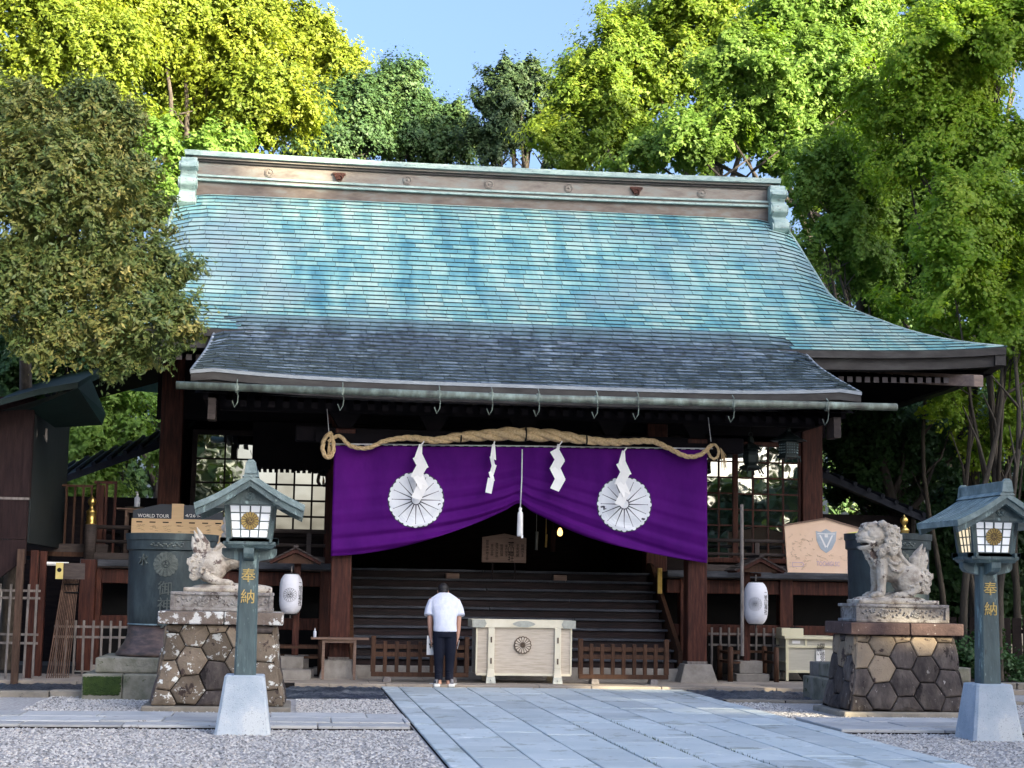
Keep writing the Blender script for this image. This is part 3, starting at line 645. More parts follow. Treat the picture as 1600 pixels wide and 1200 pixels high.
# rafters with pale end faces: main eave and porch eave
rm = box_mesh('rafter', .10, 2.3, .11, M['soffit']); 
def rafter(x, y, z, ln, slope, mt):
    b = MB(); b.hexa([(x-.05,y,z),(x+.05,y,z),(x+.05,y+ln,z+ln*slope),(x-.05,y+ln,z+ln*slope),(x-.05,y,z+.10),(x+.05,y,z+.10),(x+.05,y+ln,z+.10+ln*slope),(x-.05,y+ln,z+.10+ln*slope)])
    b.m = [0,0,1,0,0,0]; return b.build('rafter', [M['soffit'], mt], hall)
x = 5.30
while x < 8.2:
    for s in (-1, 1): rafter(XC+s*x, 28.95, 5.34+.10*(x/8.9)**5, 2.1, .2, M['rafter_end'])
    x += .165
x = -5.05
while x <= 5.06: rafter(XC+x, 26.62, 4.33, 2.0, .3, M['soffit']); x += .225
for s in (-1, 1):
    b = MB(); a = (XC+s*8.42, 28.62, 5.40); e = (XC+s*6.2, 30.9, 5.75); w_ = .09
    b.hexa([(a[0]-w_,a[1],a[2]-.10),(a[0]+w_,a[1],a[2]-.10),(e[0]+w_,e[1],e[2]-.1),(e[0]-w_,e[1],e[2]-.1),(a[0]-w_,a[1],a[2]+.12),(a[0]+w_,a[1],a[2]+.12),(e[0]+w_,e[1],e[2]+.12),(e[0]-w_,e[1],e[2]+.12)])
    b.build('corner_beam', M['corner_beam'], hall, bevel=.015)
# ---- gutter
gy = 26.12; gx0, gx1 = X_(275,605,gy), X_(1401,636,gy)
b = MB(); b.tube([(gx0, gy, 4.575), ((gx0+gx1)/2, gy, 4.545), (gx1, gy, 4.59)], .062, 12); gut = b.build('gutter', M['gutter'], hall, smooth=True)
for px in (370, 535, 686, 768, 841, 932, 996, 1145, 1292):
    x = X_(px, 620, gy); b = MB()
    b.tube([(x,gy-.075,4.66),(x,gy-.08,4.50),(x+.02,gy-.02,4.44),(x+.015,gy,4.34),(x-.03,gy+.02,4.26),(x-.07,gy+.02,4.36)], .009, 5); b.tube([(x,gy+.03,4.7),(x,gy-.075,4.64)], .009, 5)
    b.build('bracket', M['gutter'], gut)
    b = MB(); b.tube([(x-.03,gy,4.555),(x+.03,gy,4.555)], .070, 12); b.build('joint_sleeve', M['gutter'], gut)
# ---- porch pillars, bases, beams
for s in (-1, 1):
    x = XC+s*2.955
    b = MB(); b.box(x-.165, x+.165, 27.42, 27.75, .36, 4.1); p = b.build('pillar', M['red_wood'], hall, bevel=.018)
    b = MB(); b.frustum(x, 27.58, .05, .64, .62, .355, .46, .46); b.build('pillar_base', M['stone_base'], hall, bevel=.015)
    b = MB(); b.box(x-.172, x+.172, 27.41, 27.76, .345, .40); b.build('pillar_shoe', M['weathered'], hall, bevel=.01)
    b = MB(); b.box(XC+s*3.15-.1*0, XC+s*3.15+s*.62, 27.48, 27.70, 3.88, 4.14); b.build('beam_nose', M['soffit'], hall, bevel=.03, fix=True)
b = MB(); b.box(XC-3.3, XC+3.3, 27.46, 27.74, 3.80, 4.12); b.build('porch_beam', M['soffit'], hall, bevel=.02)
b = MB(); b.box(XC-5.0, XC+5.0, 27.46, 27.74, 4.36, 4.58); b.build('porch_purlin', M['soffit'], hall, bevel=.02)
for x in (-2.955, -1.5, 0, 1.5, 2.955):
    b = MB(); b.frustum(XC+x, 27.6, 4.12, .22, .22, 4.36, .5, .26); b.build('bracket_block', M['soffit'], hall)
for s in (-1, 1):
    b = MB(); b.box(XC+s*2.955-.1, XC+s*2.955+.1, 27.76, 31, 3.95, 4.2); b.build('tie_beam', M['soffit'], hall)
b = MB(); b.box(XC+5.02, XC+5.14, 26.50, 26.9, 4.10, 4.44); b.box(XC-5.14, XC-5.02, 26.50, 26.9, 4.10, 4.44); b.build_each('bargeboard_end', M['rail_wood'], hall)
# ---- stairs
zs = .24; NY = 10; y0 = 27.78; tr = .245; rise = (1.87-zs)/NY
b = MB(); b.box(XC-2.78, XC+2.78, 27.70, 27.9, .05, .26); b.build('stair_sill', M['stone_base'], hall, bevel=.01)
for i in range(NY):
    za = zs+i*rise; ya = y0+i*tr
    b = MB(); b.box(XC-2.72, XC+2.66, ya+.05, ya+.10, za, za+rise-.042); b.build('riser', M['step_wood'], hall)
    for (xa, xb) in ([(-2.74, -.35), (-.34, 2.70)] if i%2 else [(-2.74, 1.1), (1.11, 2.70)]):
        b = MB(); b.box(XC+xa, XC+xb, ya, ya+tr+.06, za+rise-.042, za+rise); b.build('tread', M['tread_wood'], hall, bevel=.008)
for s in (-1, 1):
    x = XC+s*2.74; b = MB(); b.prism([(27.72,.30),(28.05,.26),(30.55,1.75),(30.3,2.06),(30.0,2.02),(27.72,.55)], 'x', x-.035, x+.035); b.build('stringer', M['brown_wood'], hall, fix=True, bevel=.006)
b = MB(); b.box(XC+2.60, XC+2.68, 28.9, 28.98, 1.50, 1.95); b.build('brass_fitting', M['brass'], hall, bevel=.01)
for px, py in ((707, 895), (875, 895)):
    x = X_(px, py, 29.9); b = MB(); b.box(x-.12, x+.12, 29.86, 29.98, 1.70, 1.80); b.build('stair_block', M['plaque_wood'], hall, bevel=.01)
# ---- raised floor, its posts and the dark space below
for (xa, xb) in [(-7.25, -2.8), (2.8, 7.25)]:
    b = MB(); b.box(XC+xa, XC+xb, 28.92, 31.0, 1.78, 1.90); b.build('veranda_floor', M['rail_wood'], hall)
    b = MB(); b.box(XC+xa-.03, XC+xb+.0, 28.88, 28.96, 1.80, 1.915); b.build('floor_edge', M['tread_wood'], hall, bevel=.01)
    b = MB(); b.box(XC+xa, XC+xb, 29.05, 29.2, 1.52, 1.76); b.box(XC+xa, XC+xb, 29.07, 29.18, .78, .98); b.build_each('floor_beam', M['red_wood'], hall, bevel=.01)
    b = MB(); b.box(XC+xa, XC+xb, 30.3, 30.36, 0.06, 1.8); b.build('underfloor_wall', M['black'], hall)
for s in (-1, 1):
    for x in (7.05, 4.95, 3.15):
        b = MB(); b.box(XC+s*x-.12, XC+s*x+.12, 29.0, 29.24, .10, 1.80); b.build('floor_post', M['red_wood'], hall, bevel=.012)
        b = MB(); b.frustum(XC+s*x, 29.12, .04, .5, .5, .16, .36, .36); b.build('post_stone', M['stone_base'], hall, bevel=.01)
b = MB(); b.box(XC-2.8, XC+2.8, 30.2, 34.6, 1.75, 1.87); b.build('inner_floor', M['dark_wood'], hall)
# ---- walls: columns, windows, inner room
for x in (-6.02, -3.0, 3.0, 6.02):
    b = MB(); b.box(XC+x-.20, XC+x+.20, 30.85, 31.25, 1.87, 5.95); b.build('column', M['red_wood'], hall, bevel=.02)
b = MB(); b.box(XC-6.3, XC+6.3, 30.92, 31.18, 4.52, 6.0); b.build('wall_head', M['soffit'], hall)
b = MB(); b.box(XC-6.2, XC-2.8, 31.0, 31.1, 1.87, 2.45); b.box(XC+2.8, XC+6.2, 31.0, 31.1, 1.87, 2.2); b.build_each('wall_panel', M['dark_wood'], hall)
b = MB(); b.box(XC-6.0, XC-5.9, 31.2, 37, 1.87, 5.5); b.box(XC+5.9, XC+6.0, 31.2, 37, 1.87, 5.5); b.box(XC-6, XC+6, 36.9, 37, .1, 5.5); b.box(XC-2.9, XC-2.8, 31.2, 34.6, 1.87, 4.6); b.box(XC+2.8, XC+2.9, 31.2, 34.6, 1.87, 4.6); b.box(XC-2.9, XC+2.9, 34.5, 34.6, 1.87, 4.6); b.box(XC-2.9,XC+2.9,31.2,34.6,4.5,4.6)
b.build_each('inner_wall', M['dark_wood'], hall)
def window(x0, x1, z0, z1, nx, nz, y=30.98, mt=None, bar=.028, stile=.09):
    mt = mt or M['red_wood']; fr = MB(); fr.box(x0-stile, x0, y-.05, y+.05, z0-.09, z1+.09); fr.box(x1, x1+stile, y-.05, y+.05, z0-.09, z1+.09); fr.box(x0, x1, y-.045, y+.045, z1, z1+.09); fr.box(x0, x1, y-.045, y+.045, z0-.09, z0)
    wd = fr.build('window', mt, hall, bevel=.006)
    for i in range(1, nx):
        x = x0+(x1-x0)*i/nx; m = MB(); m.box(x-bar/2, x+bar/2, y-.035, y-.005, z0, z1); m.build('muntin', mt, wd)
    for j in range(1, nz):
        z = z0+(z1-z0)*j/nz; m = MB(); m.box(x0, x1, y-.03, y-.008, z-bar/2, z+bar/2); m.build('muntin', mt, wd)
    for i in range(nx):
        for j in range(nz):
            xa, xb = x0+(x1-x0)*i/nx, x0+(x1-x0)*(i+1)/nx; za, zb = z0+(z1-z0)*j/nz, z0+(z1-z0)*(j+1)/nz
            t1, t2 = R.uniform(-.0012,.0012), R.uniform(-.0012,.0012)
            m = MB(); m.hexa([(xa+.003,y-t1,za+.003),(xb-.003,y+t1,za+.003),(xb-.003,y+.01,za+.003),(xa+.003,y+.01,za+.003),(xa+.003,y-t1+t2,zb-.003),(xb-.003,y+t1+t2,zb-.003),(xb-.003,y+.01,zb-.003),(xa+.003,y+.01,zb-.003)]); m.build('pane', M['glass'], wd)
    return wd
window(X_(1108,700,31)-.1, X_(1143,700,31), 2.2, 4.32, 2, 7, y=30.93)
window(X_(1152,700,31), X_(1246,700,31), 2.2, 4.32, 4, 7)
window(X_(402,800,31), X_(515,780,31), 2.50, 3.66, 4, 4, mt=M['dark_wood'], bar=.035)
window(X_(306,760,31), X_(394,760,31), 2.50, 4.25, 2, 4, y=30.95, mt=M['dark_wood'], bar=.03)
b = MB(); x0, x1 = X_(395,700,31), X_(517,700,31); b.box(x0, x1, 30.8, 30.9, 3.66, 4.5)
for k in range(14): b.box(x0+(x1-x0)*k/14, x0+(x1-x0)*(k+.62)/14, 30.81, 30.89, 3.60, 3.66)
b.build('lintel_board', M['soffit'], hall)
# ---- veranda railings with gold finials
for s in (-1, 1):
    xo = XC+s*7.15; xi = XC+s*3.2
    for z, r_ in ((2.46, .035), (2.22, .028)):
        b = MB(); b.tube([(xo, 29.05, z), (xi, 29.05, z)], r_, 8); b.tube([(xo, 29.05, z), (xo, 33.5, z)], r_, 8); b.build('handrail', M['rail_wood'], hall, smooth=True)
    b = MB(); b.box(min(xo,xi), max(xo,xi), 28.99, 29.11, 1.915, 2.03); b.build('rail_sill', M['rail_wood'], hall, bevel=.01)
    for k in range(4):
        x = xi+(xo-xi)*(k+.3)/4.2; b = MB(); b.box(x-.04, x+.04, 29.01, 29.09, 2.03, 2.43); b.build('rail_strut', M['rail_wood'], hall)
    for x in (xo,):
        b = MB(); b.tube([(x,29.05,1.90),(x,29.05,2.50)], .10, 14); b.build('rail_post', M['rail_wood'], hall, smooth=True)
        b = MB(); b.lathe([(.085,2.49),(.092,2.50),(.092,2.54),(.082,2.55),(.082,2.69),(.090,2.70),(.090,2.725),(.05,2.76),(.036,2.78),(.036,2.81),(.055,2.83),(.072,2.87),(.070,2.91),(.045,2.945),(.016,2.965),(.012,2.985),(.002,2.995)], x, 29.05, 18); b.build('finial', M['brass'], hall, smooth=True)
# ---- a few lamps and gilt fittings glimpsed inside
def inside(name, label, cat, px, py, y, fn): pass
x, z = X_(875,832,32.5), Z_(875,832,32.5)
t = thing('hanging_lamp', (x, 32.5, z-.12), 'small glowing amber lamp in the dark doorway under the curtain', 'lamp')
b = MB(); b.lathe([(.02,z-.07),(.045,z-.05),(.055,z),(.045,z+.04),(.02,z+.09)], x, 32.5, 10); b.build('shade', M['interior_lamp'], t, smooth=True)
b = MB(); b.tube([(x,32.5,z+.09),(x,32.5,4.5)], .006, 5); b.build('cord', M['black'], t)
for px, w_, h_, mt in ((838, .03, .35, 'silver_fit'), (864, .05, .42, 'red_wood'), (853, .02, .25, 'brass')):
    x, z = X_(px,845,32), Z_(px,845,32); b = MB(); b.tube([(x,32,z-h_/2),(x+.01,32,z+h_/2)], w_, 7); b.tube([(x,32,z+h_/2),(x,32,4.5)], .006, 5)
    tag(b.build('hanging_banner', M[mt]), {'silver_fit':'thin pale hanging streamer in the dark doorway','red_wood':'red hanging streamer in the dark doorway beside the amber lamp','brass':'slim gilt hanging streamer in the dark doorway'}[mt], 'streamer')
# ================================================================ emblems
def petal(a, r0, r1, ha, n=7):
    """one rounded petal pointing at angle a; returns (u,v) outline"""
    pts = []; rc = r1*math.sin(ha)*1.02; cr_ = r1-rc
    pts.append((r0, -r0*math.tan(ha)*.55)); 
    for i in range(n+1):
        q = -math.pi/2+math.pi*i/n; pts.append((cr_+rc*math.cos(q), rc*math.sin(q)))
    pts.append((r0, r0*math.tan(ha)*.55))
    c_, s_ = math.cos(a), math.sin(a)
    return [(x*c_-y*s_, x*s_+y*c_) for x, y in pts]
def disk(r, n=24, cu=0, cv=0): return [(cu+r*math.cos(2*math.pi*i/n), cv+r*math.sin(2*math.pi*i/n)) for i in range(n)]
def plates(polys, mp, d0, d1):
    """each (u,v) polygon becomes a thin plate; mp(u,v,d) -> world point"""
    b = MB()
    for p in polys:
        n = len(p); b.add([mp(u, v, d0) for u, v in p]+[mp(u, v, d1) for u, v in p], [tuple(range(n, 2*n))]+[(i, (i+1)%n, (i+1)%n+n, i+n) for i in range(n)])
    return b
def slabs(ps, mp, d0, d1, n=7):
    """petal outlines cut across into strips so that they follow a curved cloth"""
    b = MB()
    for p in ps:
        m = len(p); h = m//2; L = p[:h][:]; Rr = p[h:][::-1]; L = p[:(m+1)//2]; Rr = p[m//2:][::-1]
        k = min(len(L), len(Rr)); st = []
        a0, b0 = L[0], Rr[0]; a1, b1 = L[1], Rr[1]
        for i in range(n): t = i/n; st.append(((a0[0]+(a1[0]-a0[0])*t, a0[1]+(a1[1]-a0[1])*t), (b0[0]+(b1[0]-b0[0])*t, b0[1]+(b1[1]-b0[1])*t)))
        st += [(L[i], Rr[i]) for i in range(1, k)]
        for (a, c_), (e, g) in zip(st, st[1:]):
            q = [a, e, g, c_]; b.add([mp(u, v, d1) for u, v in q], [(0,1,2,3)])
    return b
def polar_disk(r, mp, d, rings=8, n=48):
    b = MB(); v = [mp(0, 0, d)]; f = []
    for i in range(1, rings+1):
        for j in range(n): q = 2*math.pi*j/n; v.append(mp(r*i/rings*math.cos(q), r*i/rings*math.sin(q), d))
    for j in range(n): f.append((0, 1+j, 1+(j+1)%n))
    for i in range(rings-1):
        for j in range(n): a = 1+i*n; f.append((a+j, a+n+j, a+n+(j+1)%n, a+(j+1)%n))
    return b.add(v, f)
def ring_strip(p, wd):
    n = len(p); cu = sum(a for a, _ in p)/n; cv = sum(b_ for _, b_ in p)/n; out = []
    for i in range(n):
        (a, b_), (c_, d_) = p[i], p[(i+1)%n]; dx, dy = c_-a, d_-b_; L = math.hypot(dx, dy) or 1; nx, ny = -dy/L*wd/2, dx/L*wd/2
        out.append([(a-nx, b_-ny), (c_-nx, d_-ny), (c_+nx, d_+ny), (a+nx, b_+ny)])
    return out
def tomoe(r):
    out = []
    for k in range(3):
        a0 = k*2*math.pi/3+.5; pts = []
        cx, cy = .48*r*math.cos(a0), .48*r*math.sin(a0)
        out.append(disk(.30*r, 12, cx, cy))
        inner = []; outer = []
        for i in range(8):
            t = i/7; a = a0+t*1.75; ro = r*(.80+.12*t); ri = ro-r*.34*(1-t)
            outer.append((ro*math.cos(a), ro*math.sin(a))); inner.append((ri*math.cos(a), ri*math.sin(a)))
        for i in range(7): out.append([outer[i], outer[i+1], inner[i+1], inner[i]])
    return out
def mum(mp, r, parent, mat_p, mat_l, d=.004, name='crest', lined=True, centre=None):
    """sixteen-petal chrysanthemum"""
    o = None
    if mat_l:
        o = polar_disk(r, mp, 0).build(name, mat_l, parent)
    else: o = None
    par = o or parent
    ps = [petal(k*math.pi/8+math.pi/16, r*.19, r*.97, math.pi/16*.80) for k in range(16)]
    tips = [petal(k*math.pi/8, r*.86, r*1.0, math.pi/16*.45, 5) for k in range(16)]
    slabs(tips, mp, 0, d*.7, 2).build_petals('petal_tip', mat_p, par, 3)
    slabs(ps, mp, 0, d).build_petals('petal', mat_p, par, 0); polar_disk(r*.155, mp, d, 2, 20).build('flower_centre', mat_p, par)
    return par

# ================================================================ purple curtain
YCU = 27.30
lowL = [(517,869),(560,866),(620,856),(680,840),(740,819),(790,797),(812,786)]
lowR = [(812,786),(830,798),(850,808),(900,832),(950,849),(1000,861),(1050,871),(1104,880)]
def lint(T, x):
    for (a, va), (b_, vb) in zip(T, T[1:]):
        if x <= b_: return va+(vb-va)*(x-a)/(b_-a)
    return T[-1][1]
lowW = [(X_(a,b_,YCU), Z_(a,b_,YCU)) for a, b_ in lowL]+[(X_(a,b_,YCU), Z_(a,b_,YCU)) for a, b_ in lowR[1:]]
cx0, cx1, cxm = lowW[0][0], lowW[-1][0], X_(812,786,YCU)
topW = [(cx0, 3.80), (cxm, 3.86), (cx1, 3.90)]
CRX = (X_(650,781,YCU), X_(975,788,YCU)); CRZ = Z_(812,785,YCU)
def cur_uv(x, v):                              # v: 0 top .. 1 hem
    zt = lint(topW, x); zb = smooth_tab(lowW, x) if cx0 < x < cx1 else lint(lowW, x)
    z = zt+(zb-zt)*v
    q = abs(x-cxm)/(cx1-cxm); side = 1 if x > cxm else -1
    ph = v*(5.6+1.2*q)+.55*math.sin(q*3+side)-q*1.1
    dmp = 1-.8*max(math.exp(-((x-CRX[0])**2+(z-CRZ)**2)/.20), math.exp(-((x-CRX[1])**2+(z-CRZ)**2)/.20)); env = dmp*v**2.3*(1-.30*q)*(.45+.55*math.sin(min(q, 1)*math.pi*.93+.2))
    fold = .055*env*math.sin(ph*2*math.pi*(1.0 if q > .15 else 1.0))
    fold += .014*env*math.sin(ph*2*math.pi*2.3+1.3+x)
    fold += .030*v*math.sin(v*3.1+q*2.0)+ .010*math.sin(x*7.3+v*1.6)*(1-v)+.006*math.sin(x*17+1)*(1-v)
    return (x, YCU-.02+fold+.05*v*(1-q), z)
def cur_y(x, z):
    zt = lint(topW, x); zb = lint(lowW, x); v = max(0, min(1, (zt-z)/(zt-zb))); return cur_uv(x, v)[1]
nx, nv = 170, 70; v = []; f = []
for i in range(nx+1):
    x = cx0+(cx1-cx0)*i/nx
    for j in range(nv+1): v.append(cur_uv(x, j/nv))
for i in range(nx):
    for j in range(nv): a = i*(nv+1)+j; f.append((a, a+nv+1, a+nv+2, a+1))
b = MB(); b.add(v, f)
tcur = thing('shrine_curtain', (cxm, YCU, 1.98), 'wide purple curtain with two white chrysanthemum crests, gathered up in the middle', 'curtain')
cl = b.build('cloth', M['purple'], tcur, smooth=True); md = cl.modifiers.new('s', 'SOLIDIFY'); md.thickness = .004
for px, py in ((650,781),(975,788)):
    ux, uz = X_(px,py,YCU), Z_(px,py,YCU)
    mum(lambda a, c_, d: (ux+a, cur_y(ux+a, uz+c_)-.016-d, uz+c_), .46, tcur, M['emblem_white'], M['emblem_line'], d=.008)
b = MB()
for k in range(40):
    x = cx0+(cx1-cx0)*(k+.5)/40; z = lint(topW, x)+.01; b.tube([(x-.055,YCU-.03,z),(x+.02,YCU-.035,z+.004)], .004, 4)
b.tube([(cx0-.1,YCU-.01,3.83),(cxm,YCU-.01,3.885),(cx1+.1,YCU-.01,3.93)], .010, 6); b.build('hanging_cord', M['string'], tcur)
b = MB(); b.box(cx0-.3, cx1+.3, 27.36, 27.44, 3.86, 4.02); tag(b.build('curtain_rail', M['soffit']), 'dark horizontal rail above the purple curtain, behind the straw rope', 'rail')

# ================================================================ twisted straw rope with paper streamers
def twisted(path, rad, name, parent, strands=3, pitch=5.0, mt='rope', n=7, res=5):
    P = [Vector(p) for p in path]; pts = []; rr_ = []
    for i in range(len(P)-1):
        for k in range(res):
            t = k/res; p0 = P[max(i-1,0)]; p1 = P[i]; p2 = P[i+1]; p3 = P[min(i+2,len(P)-1)]
            pts.append(.5*((2*p1)+(-p0+p2)*t+(2*p0-5*p1+4*p2-p3)*t*t+(-p0+3*p1-3*p2+p3)*t**3)); rr_.append(rad[i]+(rad[i+1]-rad[i])*t)
    pts.append(P[-1]); rr_.append(rad[-1]); 
    # resample finely
    D = [0]
    for a, c_ in zip(pts, pts[1:]): D.append(D[-1]+(c_-a).length)
    b = MB(); nst = int(D[-1]/.02)
    fine = []; fr = []; j = 0
    for i in range(nst+1):
        d = D[-1]*i/nst
        while j < len(D)-2 and D[j+1] < d: j += 1
        t = (d-D[j])/max(1e-6, D[j+1]-D[j]); fine.append(pts[j].lerp(pts[j+1], t)); fr.append(rr_[j]+(rr_[j+1]-rr_[j])*t)
    for s in range(strands):
        ph = s*2*math.pi/strands; out = []; a_ = ph; up = Vector((0,0,1)); ro = []
        for i, p in enumerate(fine):
            tg = (fine[min(i+1,nst)]-fine[max(i-1,0)]).normalized(); u = up-tg*up.dot(tg)
            if u.length < .05: u = Vector((0,1,0))-tg*tg.y
            u.normalize(); up = u; w_ = tg.cross(u); r_ = fr[i]
            a_ += .02/(pitch*r_)*2*math.pi*.5; out.append(p+(u*math.cos(a_)+w_*math.sin(a_))*r_*.50); ro.append(r_*.62)
        b.tube(out, ro, n)
    return b.build(name, M[mt], parent, smooth=True)
YRP = 27.12
rp = [(513,690,3.2),(530,681,3.4),(548,697,3.6),(575,700,3.8),(602,689,4.2),(640,684,5.2),(680,688,6.5),(716,683,8.5),(760,680,10),(790,678,12),(826,679,12),(870,681,10.5),(912,687,8),(960,691,6.6),(1015,689,5.2),(1040,698,4.6),(1072,713,4.2),(1095,710,4),(1112,695,3.8)]
tr_ = thing('straw_rope', (cxm, YRP, 3.9), 'thick twisted straw rope strung above the purple curtain', 'rope')
twisted([at(a, c_, YRP) for a, c_, r_ in rp], [r_/2612*YRP*.88 for *_, r_ in rp], 'rope_body', tr_)
twisted([at(a, c_, YRP) for a, c_ in ((519,676),(508,684),(504,700),(508,712),(514,715),(520,708),(521,694),(517,680),(513,676))], [.034]*9, 'end_loop', tr_)
twisted([at(a, c_, YRP) for a, c_ in ((1107,700),(1112,695),(1119,696),(1123,705),(1121,714),(1115,717),(1109,712),(1106,704))], [.022]*8, 'end_loop', tr_)
b = MB()
for k in range(16):
    a = at(1126, 700, YRP); dx = R.uniform(.02,.12); b.tube([a, a+Vector((dx*.7, R.uniform(-.03,.03), -.12)), a+Vector((dx, R.uniform(-.03,.03), -.30-R.random()*.1))], .004, 4)
a = at(514, 690, YRP)
for k in range(10): b.tube([a, a+Vector((R.uniform(-.03,.03), R.uniform(-.03,.03), -.13)), a+Vector((R.uniform(-.03,.03), 0, -.24))], .006, 4)
b.build('loose_straw', M['rope'], tr_)
for px, py, r_ in ((720, 683, .085), (821, 679, .125), (916, 688, .085)):
    p = at(px, py, YRP); b = MB(); b.tube([(p.x-.012,p.y,p.z),(p.x+.012,p.y,p.z)], r_, 14); b.build('binding', M['black'], tr_)
for px, py, dz in ((514, 676, .55), (1111, 690, .5)):
    p = at(px, py, YRP); b = MB(); b.tube([p, (p.x-.06, p.y, p.z+dz)], .006, 5); b.build('hanger_cord', M['string'], tr_)
def shide(px, py, hs, xoff, wds, lab, bow=.0, sk=1.0):
    p = at(px, py, YRP-.10); t = thing('paper_streamer', (p.x, p.y, p.z), lab, 'paper streamer', 'white zigzag paper streamers on the straw rope')
    b = MB(); b.tube([(p.x+.06*sk, p.y+.03, p.z+.03), (p.x, p.y-.01, p.z-.05)], .012, 5); b.build('paper_tie', M['white_paper'], t)
    z = p.z-.02; x = p.x
    for k, (h, xo, w_) in enumerate(zip(hs, xoff, wds)):
        yk = p.y-.006*k; tilt = .09*(1 if k%2 else -1)
        if k == 0: pts = [(x-.02, z), (x+.03, z), (x+xo+w_*.5, z-h), (x+xo-w_*.5, z-h+.03)]
        else:
            d = .11*(1 if k%2 else -1)*sk
            pts = [(x+xo-w_*.5-d*.5, z+.02-d*.35), (x+xo+w_*.5-d*.5, z+.02+d*.35), (x+xo+w_*.5+d*.5, z-h+d*.25), (x+xo-w_*.5+d*.5, z-h-d*.25)]
        bb = MB(); ys_ = [yk+.02*math.sin(k*2.1+i*1.3) for i in range(4)]
        bb.add([(q[0], y_, q[1]) for q, y_ in zip(pts, ys_)]+[(q[0], y_+.003, q[1]) for q, y_ in zip(pts, ys_)], [(0,1,2,3),(7,6,5,4),(0,4,5,1),(1,5,6,2),(2,6,7,3),(3,7,4,0)])
        bb.build('fold', M['white_paper'], t, fix=True); z -= h*.82
shide(657, 692, (.26,.19,.19,.19,.21), (-.03,.01,-.02,.02,.0), (.13,.15,.15,.14,.15), 'zigzag white paper hanging over the left curtain crest')
shide(771, 692, (.26,.17,.14,.14,.22), (.0,-.01,.0,-.02,-.05), (.10,.05,.07,.06,.10), 'narrow side-on zigzag white paper hanging left of the curtain gather', sk=.4)
shide(873, 692, (.14,.17,.18,.20,.19), (-.02,-.02,-.02,-.01,-.01), (.05,.13,.14,.15,.14), 'zigzag white paper hanging right of the curtain gather, its ends clear of any crest')
shide(974, 702, (.26,.20,.20,.20,.20), (-.02,.01,-.02,.01,-.02), (.13,.14,.14,.13,.13), 'zigzag white paper hanging over the right curtain crest')
# bell cord with white tassel
p0, p1, p2 = at(816,702,27.15), at(813,795,27.15), at(812,838,27.15)
t = thing('bell_cord', (p2.x, p2.y, p2.z), 'thin white cord with a white tassel hanging at the curtain gather', 'cord')
b = MB(); b.tube([p0, p0.lerp(p1, .5)+Vector((.008,0,0)), p1], .010, 6); b.build('cord', M['string'], t, smooth=True)
b = MB(); b.lathe([(.012,p1.z+.03),(.03,p1.z),(.022,p1.z-.04),(.04,p1.z-.06),(.045,p1.z-.10),(.05,p2.z+.04),(.048,p2.z),(.0,p2.z)], p1.x, p1.y, 12); b.build('tassel', M['white_paper'], t, smooth=True)
b = MB(); b.box(p2.x+.02, p2.x+.05, p2.y-.05, p2.y-.03, p2.z-.03, p2.z+.02); b.build('tassel_end', M['white_paper'], t)

# ================================================================ wooden name plaque at the head of the stairs
yy = 29.3; x0, x1, zb, zt = X_(753,870,yy), X_(822,870,yy), Z_(790,879,yy), Z_(790,840,yy)
t = thing('name_plaque', ((x0+x1)/2, yy, zb), 'small gabled wooden plaque with the shrine name in black brushwork, above the stairs', 'plaque')
b = MB(); b.prism([(x0,zb),(x1,zb),(x1,zt),((x0+x1)/2,zt+.07),(x0,zt)], 'y', yy, yy+.04); b.build('board', M['plaque_wood'], t, bevel=.006, fix=True)
lettering('二荒山神社', .115, M['ink'], t, ((x0+x1)/2+.12, yy-.002, (zb+zt)/2), spacing=.72, depth=.002)
for k, s_ in enumerate(['御祭神大物主命','事代主命','豊城入彦命','開運招福','家内安全']):
    lettering(s_, .055, M['ink'], t, ((x0+x1)/2-.30+.085*k, yy-.002, (zb+zt)/2-.005), spacing=.95, depth=.001)
for k, s_ in enumerate(['平安祈願','明神さま']):
    lettering(s_, .06, M['ink'], t, ((x0+x1)/2+.24+.085*k, yy-.002, (zb+zt)/2-.005), spacing=.95, depth=.001)
for s in (-1, 1):
    b = MB(); b.box((x0+x1)/2+s*.2-.012, (x0+x1)/2+s*.2+.012, yy+.005, yy+.035, 1.70, zb); b.build('leg', M['dark_wood'], t)

# ================================================================ offertory box
yb = 26.5; x0, x1 = X_(742,1040,yb), X_(892,1040,yb); xl = lambda px: X_(px,1020,yb); zz = lambda py: Z_(817,py,yb)
t = thing('offertory_box', ((x0+x1)/2, yb+.35, .06), 'pale wooden offertory box with a dark chrysanthemum crest, in front of the stairs', 'offertory box')
b = MB(); b.box(x0+.02, x1, yb+.02, yb+.68, zz(1054), zz(981)); b.build('body', M['box_wood'], t, bevel=.004)
b = MB()
for (a, c_, d, e) in ((x0+.02, x1, zz(1054)-.02, zz(1054)+.015), (x0+.01, x0+.035, zz(1054), zz(981)), (x1-.012, x1+.012, zz(1054), zz(981))): b.box(a, c_, yb+.0, yb+.03, d, e)
b.build_each('edge_moulding', M['cream_trim'], t)
b = MB(); b.box(x0-.05, x1+.06, yb-.03, yb+.07, zz(981), zz(969)); b.box(x0-.05, x1+.06, yb+.63, yb+.73, zz(981), zz(969)); b.box(x0-.05, x0+.05, yb+.07, yb+.63, zz(981), zz(969)); b.box(x1-.04, x1+.06, yb+.07, yb+.63, zz(981), zz(969)); b.build_each('top_rail', M['cream_trim'], t, bevel=.006)
for k in range(7):
    y_ = yb+.12+.075*k; b = MB(); b.prism([(y_-.02, zz(981)+.01), (y_+.02, zz(981)+.01), (y_, zz(975)+.02)], 'x', x0+.05, x1-.04); b.build('slat', M['box_wood'], t)
